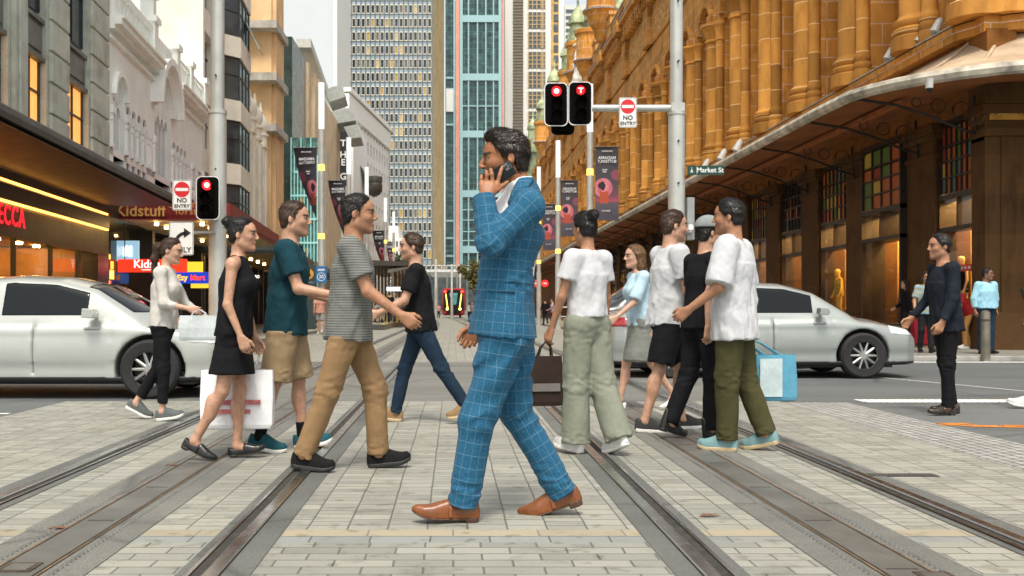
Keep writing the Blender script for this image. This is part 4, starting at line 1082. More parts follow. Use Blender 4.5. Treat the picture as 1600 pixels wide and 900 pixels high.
# frieze, bracketed cornice, parapet
m = MB(F); m.box(22.9, 215, -.9, .05, 17.0, 17.25); m.box(22.9, 215, -.9, -.0, 18.8, 19.3); m.box(22.9, 215, -.9, .5, 19.9, 20.3); m.box(22.9, 215, -.9, .75, 20.3, 20.6)
u = 23.2
while u < 150: m.box(u, u+.3, 0, .5, 19.3, 19.9); u += .8
m.box(22.9, 215, -.9, -.2, 20.6, 22.3); m.box(22.9, 215, -.9, .05, 22.3, 22.6)
for a, b in UP[::2]:
    m.box(a, b, -.9, .30, 17.0, 19.3); m.box(a-.1, b+.1, -.9, .9, 19.9, 20.7); m.box(a, b, -.9, .1, 20.6, 23.4); m.box(a-.1, b+.1, -.9, .2, 23.4, 23.7)
m.obj('cornice', ss, Q)
m = MB(F); m.box(22.9, 215, -.3, .02, 17.25, 18.8); m.obj('carved_frieze', carv, Q)
m = MB(F); m.box(22.9, 215, -.2, .80, 20.6, 20.68); m.box(22.9, 215, -.9, .10, 22.6, 22.68); m.obj('flashing', lead, Q)
m = MB(F); m.box(22.9, 215, -12, -.9, 5.7, 22.3); m.box(22.9, 215, -12, -4.6, .1, 5.7); m.obj('body', ss, Q)
# corbelled turrets with copper cupolas
def turret(u, z, r, cup=True):
    p = F @ Vector((u, .3, 0)); prof = [(.25, 0), (.45, .3), (.55, .8), (.60, .85), (.85, 1.3), (.9, 1.4), (1.05, 1.9), (1.2, 2.0), (1.22, 2.15), (1.0, 2.25), (1.0, 4.3), (1.16, 4.4), (1.2, 4.7), (1.0, 4.8)]
    m = MB(); m.lathe([(q*r, h*r) for q, h in prof], (p.x, p.y, z), 20); t = m.obj('turret', ss, Q, smooth=True)
    m = MB(); m.lathe([(1.26*r, 2.0*r), (1.28*r, 2.12*r), (1.0*r, 2.22*r)], (p.x, p.y, z), 20); m.obj('flashing', lead, t)
    if cup:
        m = MB(); m.lathe([(q*r, h*r) for q, h in ((1.02, 4.8), (1.05, 5.0), (.75, 5.1), (.72, 6.3), (.9, 6.4), (.8, 6.9), (.5, 7.5), (.2, 7.9), (.1, 8.1), (.12, 8.4), (.02, 9.2))], (p.x, p.y, z), 16); m.obj('cupola', copper, t, smooth=True)
for u, z, r, c in ((81, 22.2, 1.15, False), (89, 20.5, 1.0, False), (96, 21.0, 1.05, True), (104, 20.6, .95, True), (118, 20.8, 1.0, True), (134, 20.8, 1.0, True), (150, 21, 1.0, True)): turret(u, z, r, c)
m = MB(); p = F @ Vector((150, -5.0, 0))
m.lathe([(6.2, 20), (6.2, 23.5), (6.4, 23.6), (6.3, 24.5), (5.8, 26.2), (4.9, 27.8), (3.6, 29.2), (2.0, 30.2), (.9, 30.6), (.8, 32), (.9, 32.1), (.5, 33), (.05, 34)], (p.x, p.y, 0), 28); m.obj('dome', copper, Q, smooth=True)
m = MB(); p = F @ Vector((91, -3.2, 0)); m.lathe([(3.4, 22), (3.4, 26.5), (3.6, 26.6), (3.4, 28), (2.8, 29.6), (1.8, 30.8), (.6, 31.6), (.05, 33)], (p.x, p.y, 0), 24); m.obj('dome', copper, Q, smooth=True)
# Market Street return wall
m = MB(); m.box(11.95, 40, 23.0, 23.6, .1, 6.1); m.box(11.9, 40, 22.9, 23.6, .1, .95); m.box(11.9, 40, 22.90, 23.6, 4.90, 5.08); m.box(11.88, 40, 22.84, 23.62, 5.62, 6.05)
m.box(12.3, 12.42, 22.97, 23.0, .95, 4.9)
m.obj('return_wall', ssd, Q)
m = MB(); m.box(12.1, 40, 23.3, 26, 6.1, 22.3); m.box(11.9, 40, 22.95, 24, 7.25, 7.6); m.obj('return_wall', ss, Q)
for x in (12.45, 13.15, 13.85, 16.6, 18.0):
    o = bpy.data.objects.new('column', big); COL.objects.link(o); o.parent = Q; o.location = Vector((x, 23.15, 0))-ORG[Q.name]
gold = M('gilt lettering', (.55, .36, .10), .4, .4, var=0); plate = M('brown sign plate', (.09, .045, .015), .4, var=.1)
m = MB(); m.box(12.02, 13.2, 22.94, 22.99, 5.26, 5.52); sp = m.obj('street_plate', [M('brass sign plate', (.42, .20, .03), .3, .6, var=.2, vs=3)], Q)
text('MARKET ST', .18, (12.08, 22.935, 5.41), gold, sp, align='LEFT', weight=.004)
ang = math.atan2(-.62, .02)
m = MB(frame(11.93, 23.62, 11.95, 23.0, 1)); m.box(.06, .58, -.01, .03, 5.20, 5.50); sp = m.obj('street_plate', plate, Q)
q = frame(11.93, 23.62, 11.95, 23.0, 1) @ Vector((.32, .035, 5.37)); text('GEORGE ST', .085, q, gold, sp, rz=ang)
# the canopy swept round the corner
path = [((12, y), (-1, 0)) for y in (215, 150, 110, 80, 60, 45, 38, 32, 28, 25.4)]
for i in range(1, 9): t = R(90*i/9); path.append(((13.2-1.2*math.cos(t), 24.2-1.2*math.sin(t)), (-math.cos(t), -math.sin(t)*.94)))
path += [((x, 23.0), (0, -.94)) for x in (13.2, 15, 18, 22, 30, 40)]
def sweepc(prof, closed=False):
    m = MB(); vs = []
    for (wx, wy), (nx, ny) in path: vs += [(wx+nx*d, wy+ny*d, z) for d, z in prof]
    n = len(prof)
    for i in range(len(path)-1):
        for j in range(n if closed else n-1): k = (j+1) % n; m.add([vs[i*n+j], vs[i*n+k], vs[(i+1)*n+k], vs[(i+1)*n+j]], [(0, 1, 2, 3)])
    return m
cn = sweepc([(.0, 7.24), (.5, 6.86), (1.1, 6.50), (1.9, 6.18), (2.6, 6.02), (2.95, 5.97), (2.95, 5.93), (0, 6.9)], True).obj('canopy', crm, Q)
sweepc([(0, 6.12), (.9, 6.02), (2.92, 5.86), (2.92, 5.90), (0, 6.3)], True).obj('soffit', soff, cn)
sweepc([(2.86, 5.80), (2.96, 5.76), (3.06, 5.80), (3.10, 5.90), (3.06, 5.99), (2.96, 6.03), (2.86, 5.98)], True).obj('gutter', lip_m, cn)
for (wx, wy), (nx, ny) in (path[11], path[14], path[18], path[19], path[20]):
    m = MB(); m.tube([(wx+nx*d, wy+ny*d, z+.03) for d, z in ((.0, 7.24), (.5, 6.86), (1.1, 6.50), (1.9, 6.18), (2.6, 6.02), (2.95, 5.97))], .045, 6); m.obj('roof_rib', crm, cn)
sweepc([(.0, 7.26), (.34, 7.26), (.34, 7.42), (.40, 7.46), (.40, 7.58), (.0, 7.60)], True).obj('string_course', ss, Q); sweepc([(.0, 7.60), (.43, 7.60), (.43, 7.63), (.0, 7.64)], True).obj('flashing', lead, Q)
beam = M('rust red canopy beam', (.34, .11, .03), .6, var=.2, vs=5)
for a, b in PIERS:
    if a > 100: break
    u = (a+b)/2 if a > 23 else 23.9
    m = MB(F)
    m.tube([(u, .06, 4.9), (u, .10, 5.55), (u, .14, 5.86)], .035, 6)
    m.tube([(u, .10, 5.02), (u, .5, 5.14), (u, 1.1, 5.40), (u, 1.9, 5.66), (u, 2.8, 5.80)], .032, 6)
    for cx, cz, r in ((.42, 5.52, .22), (.95, 5.64, .17), (1.45, 5.72, .11)):
        m.tube([(u, cx+r*math.cos(t)*(1-.1*t/6), cz+r*math.sin(t)*(1-.1*t/6)) for t in [i*.45 for i in range(16)]], .012, 5)
    m.obj('bracket', iron, Q)
m = MB(F); m.box(24, 110, 1.45, 1.6, 5.80, 5.90); m.obj('canopy_beam', beam, Q)
# floodlights and camera on the canopy
fw = M('white lamp housing', (.45, .45, .43), .4, var=.1)
for i, (u, d) in enumerate(((24.9, .9), (25.8, .55), (27.6, .5), (33.0, 2.85), (34.9, 2.85), (37.2, 2.85))):
    q = F @ Vector((u, .25 if d < 1 else d, 7.64 if d < 1 else 6.02)); r = thing('floodlight', ['white floodlight on the sandstone ledge, nearest the corner', 'white floodlight on the sandstone ledge, second from the corner', 'white floodlight on the ledge tilted flat against the column base',
        'white floodlight on the canopy gutter, nearest of three', 'white floodlight on the canopy gutter, middle of three', 'white floodlight on the canopy gutter, farthest of three'][i], 'floodlight', q, 0, 'floodlights along the canopy')
    m = MB(); m.cyl((q.x, q.y, q.z), (q.x, q.y, q.z+.12), .03, n=8); m.obj('bracket', iron, r)
    m = MB(); m.cyl((q.x-.05, q.y, q.z+.10), (q.x+.10, q.y+.03, q.z+.40), .12, .09, 12); m.cyl((q.x+.10, q.y+.03, q.z+.40), (q.x+.13, q.y+.04, q.z+.46), .09, .04, 12); m.obj('housing', fw, r, smooth=True)
q = P(1452, 132, 21.2); r = thing('security_camera', 'white dome security camera hanging under the canopy corner', 'camera', q)
m = MB(); m.cyl((q.x, q.y, q.z-.08), (q.x, q.y, q.z+.12), .075, .085, 14); m.obj('housing', fw, r, smooth=True); m = MB(); m.ball((q.x, q.y, q.z-.09), .068); m.obj('dome', M('black dome', (.01, .01, .012), .1, var=0), r, smooth=True)
# white statue group on the parapet
st = M('white carved marble', (.66, .64, .58), .6, var=.15, vs=2)
q = F @ Vector((95, .1, 22.0)); so_ = thing('statue', 'white marble figure group on the sandstone parapet', 'statue', q)
V = Vol((-1.6, -1.6, -.2), (1.6, 1.6, 5.4), .09)
for x, y, z, hh in ((-.3, 0, 1.9, 2.7), (.35, .2, .6, 2.0), (-.4, -.3, .5, 1.9)):
    V.cone((x, y, z), (x+.1, y, z+hh*.5), .42, .34, .1); V.cone((x+.1, y, z+hh*.5), (x-.1, y, z+hh*.8), .34, .26, .1); V.ell((x-.15, y, z+hh*.98), (.2, .2, .26), .06)
    V.cone((x+.2, y-.2, z+hh*.75), (x-.5, y-.35, z+hh*.55), .12, .09, .06); V.cone((x+.1, y, z), (x-.4, y-.2, z-.5), .22, .16, .1)
V.box((0, 0, .0), (.8, .8, .5), .1, .1); V.disp(lambda p: .05*wob(p, 6), .15); volobj('figures', V, st, so_)
m = MB(); m.lathe([(.9, -1.4), (.8, -1.2), (.95, -.2), (1.05, 0)], (q.x, q.y, q.z), 14); m.obj('plinth', ss, so_)
# ------------------------------------------------------------------ left side of the street
LW = lambda Y: -8.17-.061*Y
FL = frame(LW(0), 0, LW(200), 200, 1)
def fl(u, d, z): return FL @ Vector((u, d, z))
white = M('white painted render', (.87, .89, .85), .75, var=.04, vs=1.3, bmp=.15, bs=25)
creamw = M('cream painted render', (.80, .75, .64), .75, var=.09, vs=.7, bmp=.1, bs=12)
grey = stone('grey stone blocks', (.50, .53, .47), .75, .0, .10, 1.3, .25)
grey2 = M('grey spandrel metal', (.17, .18, .165), .5, .3, var=.15, vs=2)
wglass = M('grey window glass', (.06, .08, .09), .08, var=.3, vs=.8, spec=.8)
lit_or = M('lit orange blind', (.9, .45, .15), .8, var=.2, vs=1.2, emit=(1, .42, .10), es=.5)
led = glow('warm light strip', (1, .42, .07), 2.6)
bronze = M('dark bronze fascia', (.007, .004, .003), .35, .0, var=.05, vs=1)
copps = M('brown awning soffit', (.034, .012, .0045), .5, .0, var=.15, vs=1.5)
# --- grey stone building with the wide bronze awning
G = thing('stone_building', 'grey stone building with orange lit windows above a dark bronze awning', 'building', fl(22, 0, 0))
wins = [(15.0, 16.4), (17.9, 19.2), (20.4, 21.9), (22.95, 24.35), (25.95, 27.75)]
m = MB(FL); prev = 12.
for a, b in wins+[(29.55, 29.55)]: m.box(prev, a, -.8, 0, 4.2, 27); prev = b
m.box(12, 29.55, -9, -.8, 2.8, 27); m.box(12, 29.55, -9, -5.1, .1, 2.8)
m.obj('wall', grey, G)
m = MB(FL)
for a, b in ((16.6, 17.7), (19.3, 20.3), (22.05, 22.85)): m.box(a, b, 0, .10, 4.2, 27); m.box(a+.2, b-.2, .10, .15, 4.2, 27); m.obj('pilaster', grey, G, bevel=.015); m = MB(FL)
for a, b in ((24.5, 25.85), (27.85, 29.5)):
    z = 4.2
    while z < 26: m.box(a, b, 0, .09, z, z+.68); m.box(a+.03, b-.03, 0, .04, z+.68, z+.75); z += .75
    m.obj('pilaster', grey, G, bevel=.015); m = MB(FL)
for i, (a, b) in enumerate(wins):
    for j, z in enumerate((4.95, 8.05, 11.3, 14.5, 17.7, 20.9)):
        h = 1.9 if j == 0 else 2.2
        m = MB(FL); m.box(a, b, -.34, -.20, z, z+h); w_ = m.obj('window', lit_or if j == 0 else wglass, G)
        m = MB(FL); c = (a+b)/2
        for x in (a, c-.03, b-.06): m.box(x, x+.06, -.20, -.15, z, z+h)
        m.box(a, b, -.20, -.14, z+h*.6, z+h*.6+.05); m.obj('frame', M('dark window frame', (.03, .03, .03), .4, var=0), w_)
        m = MB(FL); m.box(a, b, -.5, -.10, z+h, z+h+1.0); m.box(a, b, -.10, -.03, z+h+.9, z+h+1.0); m.box(a, b, -.10, -.02, z+h, z+h+.10); m.box(a+.12, b-.12, -.10, -.06, z+h+.22, z+h+.78); m.obj('spandrel', grey2, G)
A_ = MB(FL); pr = [(0, 4.0), (1.9, 4.02), (2.02, 4.06), (2.07, 4.14), (2.05, 4.24), (1.9, 4.34), (1.2, 4.42), (0, 4.5)]
A_.prism(pr, lambda p, k: (29.45 if k else 10, p[0], p[1])); aw = A_.obj('awning', [bronze], G)
m = MB(FL); m.box(10, 29.4, .02, 1.98, 3.975, 3.995); m.obj('soffit', copps, aw)
m = MB(FL); m.box(10, 29.45, -.6, .02, 2.62, 3.97); m.box(10, 29.45, .02, .10, 3.32, 3.66); m.box(28.5, 29.5, -.6, .04, 0, 2.62); m.box(10, 29.45, .02, .07, 2.55, 2.66); m.obj('fascia', bronze, G)
m = MB(FL); m.box(10, 29.3, .06, .10, 3.70, 3.745); m.obj('light_strip', led, G); m = MB(FL); m.box(10, 29.3, .06, .11, 3.26, 3.305); m.obj('light_strip', led, G)
red = glow('red lit letters', (1, .012, .03), .75)
q = fl(21.62, .10, 2.98); text('MECCA', .60, q, red, G, rz=math.atan2(1, -.061), ext=.008, weight=.004, sx=.92, space=1.16)
gl = MB(FL); gl.quad((10, -.25, .25), (28.5, -.25, .25), (28.5, -.25, 2.6), (10, -.25, 2.6)); gl.obj('shop_glass', cg, G)
m = MB(FL)
for u in (18.2, 20.6, 22.9, 25.4, 27.6): m.box(u-.04, u+.04, -.3, -.2, .1, 2.6)
m.box(10, 28.5, -.32, -.12, .1, .28); m.obj('mullion', bronze, G)
ylw = M('yellow lit wall panel', (.9, .55, .06), .6, var=.1, emit=(1, .55, .05), es=.8); rd = M('red shop panel', (.5, .04, .02), .5, emit=(1, .08, .02), es=.4, var=.1)
m = MB(FL); m.quad((10, -5, .12), (28.6, -5, .12), (28.6, -.4, .12), (10, -.4, .12)); m.quad((10, -5, 2.75), (28.6, -5, 2.75), (28.6, -.4, 2.75), (10, -.4, 2.75)); m.quad((10, -4.6, .1), (28.6, -4.6, .1), (28.6, -4.6, 2.7), (10, -4.6, 2.7)); m.quad((28.5, -5, .1), (28.5, -.4, .1), (28.5, -.4, 2.7), (28.5, -5, 2.7)); m.obj('shop_room', M('warm shop wall', (.45, .26, .10), .7, var=.2, vs=1), G)
for u0, u1, d, z1 in ((20.5, 22.6, -1.0, 2.62), (16, 18, -1.2, 2.6)): m = MB(FL); m.box(u0, u1, d-.15, d, .15, z1); m.obj('display_panel', ylw, G)
m = MB(FL); m.box(21.3, 21.9, -.9, -.6, .3, 1.15); m.box(23.5, 24.6, -3.2, -2.5, .12, 1.1); m.obj('display_shelf', rd, G)
m = MB(FL)
for u in (18, 20, 22, 23.5, 25, 26.5, 27.8):
    for d in (-1.4, -3.2): m.cyl(fl0 := (u, d, 2.69), (u, d, 2.745), .09, n=8)
m.obj('ceiling_lamps', glow('warm ceiling lamp', (1, .55, .17), 60.), G)
# --- ornate white building
Wt = thing('ornate_building', 'ornate white three storey building with arched lights, balustrade and a curved central gable', 'building', fl(37, 0, 0))
a0, a1 = 29.6, 44.6
m = MB(FL); m.box(a0, a1, -8, -.5, 4.0, 9.4); m.box(a0, a1, -8, -1.7, .1, 4.0); bays = [(30.15, 31.55, 7.35, 0), (35.45, 38.1, 8.3, 1), ]
lights = [31.95, 32.65, 33.35, 34.05]+[38.7, 39.4, 40.1, 40.8]; lz = 7.05; lw = .27
m.box(a0, a1, -.5, 0, 4.2, 4.6); m.box(a0, a1, -.5, 0, 5.55, 5.75)
for x in lights: m.spandrel(x, lz, lw, 8.9, 0, -.075, 8); m.box(x+lw, x+.70-lw if x not in (34.05, 40.8) else x+.36, -.5, 0, 5.75, 8.9); m.box(x+lw, x+.70-lw if x not in (34.05, 40.8) else x+.36, -.5, 0, 4.6, 5.55)
for c, z, r in ((30.85, 7.35, .62), (36.8, 8.1, 1.25)):
    m.spandrel(c, z, r, 10.2 if r > 1 else 8.9, 0, -.45, 14); m.arch(c, z, r+.02, .16, 0, .14, 14); m.arch(c, z, r-.16, .10, -.4, -.15, 14)
    n = 2 if r < 1 else 4
    for i in range(n):
        x = c-r+(i+.5)*2*r/n; w2 = r/n-.08; m.spandrel(x, z-.45, w2, z+.05, -.16, -.26, 8); m.arch(x, z-.45, w2, .05, -.16, -.1, 8)
    m.box(c-r, c+r, -.5, -.18, z+.05, z+.45); m.box(c-r, c+r, -.5, -.02, 5.55, 5.75)
    m.box(c-r-.02, c+r+.02, -.5, -.2, 4.2, 4.5)
for u0, u1 in ((a0, 30.23), (31.47, 31.72), (34.4, 35.55), (38.05, 38.46), (41.15, 42.1), (42.9, 43.6), (44.3, a1)): m.box(u0, u1, -.5, 0, 4.2, 8.9)
m.box(42.1, 42.9, -.5, 0, 6.9, 8.9); m.box(43.6, 44.3, -.5, 0, 6.9, 8.9); m.box(42.1, 42.9, -.5, 0, 4.2, 4.7); m.box(43.6, 44.3, -.5, 0, 4.2, 4.7)
m.box(a0, 35.3, -.5, .0, 8.9, 9.4); m.box(38.3, a1, -.5, .0, 8.9, 9.4)
m.obj('wall', white, Wt)
m = MB(FL)
for u0, u1 in ((a0-.05, 35.25), (38.35, a1+.05)):
    m.box(u0, u1, 0, .12, 8.85, 8.95); m.box(u0, u1, 0, .22, 9.12, 9.25); m.box(u0, u1, 0, .42, 9.25, 9.42); m.box(u0, u1, 0, .5, 9.42, 9.5)
m.arch(36.8, 8.1, 1.62, .24, -.1, .42, 18); m.arch(36.8, 8.1, 1.42, .2, 0, .2, 18); m.obj('cornice', white, Wt)
m = MB(FL)
for u in (a0+.25, 34.95, 38.65, 41.3, a1-.25): m = MB(FL); m.box(u-.28, u+.28, -.35, .2, 9.5, 10.75); m.box(u-.36, u+.36, -.43, .28, 10.75, 10.95); m.obj('parapet_pier', white, Wt)
for u in (29.9, 34.9): m = MB(FL); m.box(u-.22, u+.22, -.3, .15, 10.95, 11.6 if u > 30 else 12.2); m.box(u-.3, u+.3, -.38, .23, 11.6 if u > 30 else 12.2, 11.75 if u > 30 else 12.35); m.obj('finial_block', white, Wt)
m = MB(FL); m.box(35.2, 38.4, -.4, 0, 10.2, 10.6); m.obj('gable_top', white, Wt)
m = MB(FL)
for u0, u1 in ((30.2, 34.6), (39.0, 41.0), (41.6, 44.2)):
    m = MB(FL); m.box(u0, u1, -.15, .1, 9.5, 9.62); m.box(u0, u1, -.2, .15, 10.42, 10.56); u = u0+.15
    while u < u1: m.lathe([(.09, 0), (.05, .1), (.11, .3), (.05, .6), (.09, .8)], (0, 0, 0), 8) if False else m.cyl((u, -.02, 9.62), (u, -.02, 10.05), .11, .06, 8) and m.cyl((u, -.02, 10.05), (u, -.02, 10.42), .05, .09, 8); u += .36
    m.obj('balustrade', white, Wt, smooth=True)
m = MB(FL)
for x in [q+.35 for q in lights]+[31.6, 38.35, 34.75]+[29.95, 31.7, 35.35, 38.3, 41.3, 42.0, 44.45]:
    m = MB(FL); m.cyl((x, .0, 5.75), (x, .0, 6.75), .075, .07, 10); m.box(x-.10, x+.10, -.1, .10, 6.75, 7.0); m.box(x-.09, x+.09, -.1, .09, 5.75, 5.9); m.box(x-.085, x+.085, -.1, .085, 6.55, 6.6); m.obj('pilaster', white, Wt, smooth=True)
for x in lights:
    for z0, z1 in ((4.65, 5.5), (5.8, 7.3)): mm = MB(FL); mm.box(x-lw, x+lw, -.12, -.075, z0, z1); w_ = mm.obj('window', wglass, Wt); mm = MB(FL); mm.box(x-.015, x+.015, -.075, -.06, z0, z1); mm.box(x-lw, x+lw, -.075, -.06, (z0+z1)/2-.02, (z0+z1)/2+.02); mm.obj('sash', white, w_)
for c, r, z1 in ((30.85, .62, 7.9), (36.8, 1.25, 9.2)): mm = MB(FL); mm.box(c-r, c+r, -.30, -.26, 4.6, z1); w_ = mm.obj('window', wglass, Wt); mm = MB(FL); [mm.box(c-r+i*r*2/4-.05, c-r+i*r*2/4+.05, -.26, -.16, 5.75, z1-.6) for i in range(5)]; mm.obj('mullion', white, w_)
for c in (42.5, 43.95): mm = MB(FL); mm.box(c-.4, c+.4, -.18, -.12, 4.7, 6.9); w_ = mm.obj('window', wglass, Wt); mm = MB(FL); mm.box(c-.4, c+.4, -.12, -.09, 5.7, 5.78); mm.box(c-.03, c+.03, -.12, -.09, 4.7, 6.9); mm.obj('sash', white, w_)
acm = M('grey louvre', (.20, .22, .22), .5, var=.1)
for x in (32.6, 34.6, 37.6):
    mm = MB(FL); mm.box(x-.35, x+.35, .0, .35, 3.95, 4.75) if False else mm.box(x-.35, x+.35, -.02, .12, 4.75, 5.45)
# shops under the awning
redf = M('dark red fascia', (.20, .012, .014), .45, var=.1); goldl = M('gilt sign letters', (.62, .36, .10), .5, var=0)
def awning(par, u0, u1, d1, z0, z1, fm, sm):
    m = MB(FL); m.box(u0, u1, 0, d1, z0+.05, z0+.15); m.box(u0, u1, d1-.08, d1, z0, z1); m.box(u0, u0+.08, -.35, d1-.08, z0, z1); a = m.obj('awning', fm, par)
    m = MB(FL); m.box(u0+.09, u1-.01, .0, d1-.09, z0+.02, z0+.045); m.obj('soffit', sm, a); return a
sofw = M('pale awning soffit', (.42, .33, .18), .7, var=.15)
K = awning(Wt, 30.9, 44.5, 3.3, 3.72, 4.24, redf, sofw)
rzc = 0.
qa = fl(30.88, 0, 3.98); text('Kidstuff', .50, (qa.x-.12, qa.y-.03, 3.97), goldl, K, align='LEFT', sx=.98, weight=.006)
text('EDUCATIONAL\nTOY STORE', .20, (qa.x+2.2, qa.y-.03, 4.03), goldl, K, align='CENTER')
sofl = glow('small warm spotlight', (1, .62, .22), 16.)
m = MB(FL)
for u in (31.8, 33.2, 35, 37, 39.5, 42):
    for d in (.9, 2.3): m.cyl((u, d, 3.62), (u, d, 3.70), .06, n=8)
m.obj('awning_lamps', sofl, K)
shopd = M('dark shopfront', (.018, .014, .012), .4, var=.2, vs=2)
m = MB(FL); m.box(29.6, 44.6, -1.6, -1.5, .1, 3.7); m.box(29.5, 29.75, -1.5, 0, .1, 4.2); m.box(35.2, 35.6, -1.5, 0, .1, 3.7); m.box(39.8, 40.2, -1.5, 0, .1, 3.7); m.box(44.3, 44.6, -1.5, 0, .1, 3.7); m.box(29.6, 44.6, -1.5, 0, 3.7, 4.2); m.obj('shopfront', shopd, Wt)
rs = random.Random(5)
litc = [glow('lit amber display', (1, .42, .06), 1.3), glow('lit red display', (1, .06, .03), .9), glow('lit yellow display', (1, .72, .12), 1.2), glow('lit cream display', (1, .82, .55), 1.0), glow('lit blue display', (.05, .2, 1), .7)]
m = MB(FL)
for k in range(46):
    u = rs.uniform(29.9, 44); z = rs.uniform(.5, 2.9); w = rs.uniform(.1, .45); h = rs.uniform(.08, .35); dd = -1.48+k*.004
    m.box(u, u+w, dd, dd+.05, z, z+h, rs.randrange(5))
m.obj('goods_display', litc, Wt)['kind'] = 'stuff'
mm = MB(FL); mm.quad((29.8, -.4, .2), (44.3, -.4, .2), (44.3, -.4, 3.6), (29.8, -.4, 3.6)); mm.obj('shop_glass', cg, Wt)
def signbox(name, label, px0, px1, py0, py1, Y, mat, th=.14, cat='sign', **kw):
    a, b = P(px0, py1, Y), P(px1, py0, Y); r = thing(name, label, cat, ((a.x+b.x)/2, Y, a.z))
    m = MB(); m.box(a.x, b.x, Y, Y+th, a.z, b.z); m.obj('panel', mat, r, bevel=.01); return r, a, b
blk = M('black trim', (.012, .012, .012), .4, var=0)
wl = glow('white lit letters', (1, .96, .9), .9); yl = glow('yellow lit letters', (1, .55, .02), .7); rl = glow('red lit letters dim', (1, .03, .02), 1.2)
r, a, b = signbox('lightbox_sign', 'red lit Kidstuff lightbox hanging under the dark red awning', 184, 291, 405, 425, 32., glow('red lightbox', (1, .03, .01), .8))
text('Kidstuff', .36, ((a.x+b.x)/2-.02, 31.98, (a.z+b.z)/2+.04), wl, r); m = MB()
for x in (a.x+.2, b.x-.2): m.cyl((x, 32.07, b.z), (x, 32.07, 3.75), .02, n=6)
m.obj('hanger', blk, r)
m = MB(); m.box(a.x+.75, b.x-.75, 31.975, 31.99, a.z+.06, a.z+.075); m.obj('underline', wl, r)
r, a, b = signbox('lit_screen', 'pale blue lit shop panel with white strokes left of the red lightbox', 182, 216, 376, 408, 33., glow('pale blue lit panel', (.25, .48, .62), .5))
m = MB(); rs = random.Random(8)
for k in range(9): x = a.x+.22+k*.032; m.box(x, x+.022, 32.97, 32.99, a.z+.14+rs.random()*.08, b.z-.14-rs.random()*.1)
m.obj('brush_strokes', wl, r)
r, a, b = signbox('shop_sign', 'blue lit EzyMart sign with an orange spot under the awning', 261, 327, 425, 443, 36., glow('blue lightbox', (.005, .04, .42), .6))
text('Ezy', .27, (a.x+.36, 35.97, (a.z+b.z)/2), yl, r, align='LEFT', weight=.008); text('Mart', .27, (a.x+.82, 35.97, (a.z+b.z)/2), glow('orange red lit letters', (1, .06, .01), .7), r, align='LEFT', weight=.006)
m = MB(); m.ball((a.x+.20, 35.99, (a.z+b.z)/2), (.13, .02, .12)); m.obj('spot', glow('orange spot', (1, .2, .01), .6), r)
r, a, b = signbox('shop_lightbox', 'plain yellow lit panel above the blue sign', 292, 316, 409, 427, 36.6, glow('yellow lit panel', (1, .65, .04), .5))
r, a, b = signbox('shop_lightbox', 'orange and blue lit panel between the red lightbox and the blue sign', 216, 262, 428, 443, 35.6, glow('blue lit panel', (.03, .16, .6), .8))
m = MB(); m.ball((a.x+.25, 35.6, (a.z+b.z)/2), (.2, .02, .1)); m.obj('spot', glow('orange spot', (1, .2, .01), .6), r)
r, a, b = signbox('shop_lightbox', 'small yellow lit strip under the blue sign', 298, 327, 443, 450, 36.2, glow('yellow lit panel', (1, .65, .04), .5))
r, a, b = signbox('shop_sign', 'L-shaped yellow sign beside the traffic pole', 352, 384, 438, 447, 44., glow('yellow sign face', (1, .62, .02), .5))
m = MB(); q0, q1 = P(369, 438, 44), P(384, 430, 44); m.box(q0.x, q1.x, 44, 44.14, q0.z, q1.z); m.obj('upright', glow('yellow sign face', (1, .62, .02), .5), r)
r, a, b = signbox('shop_sign', 'white lettered bull sign on dark ground right of the yellow sign', 384, 412, 429, 444, 46., shopd)
text('VENIRO', .18, ((a.x+b.x)/2-.05, 45.97, b.z-.10), wl, r, sx=.85, weight=.004)
m = MB(); c = Vector(((a.x+b.x)/2-.1, 45.98, a.z+.12)); m.tube([c+Vector(q) for q in ((-.2, 0, .06), (-.12, 0, .03), (-.05, 0, .05), (.05, 0, .05), (.12, 0, .03), (.2, 0, .06))], .016, 6); m.ball((c.x, c.y, c.z-.01), (.05, .02, .08)); m.obj('bull_head', wl, r)
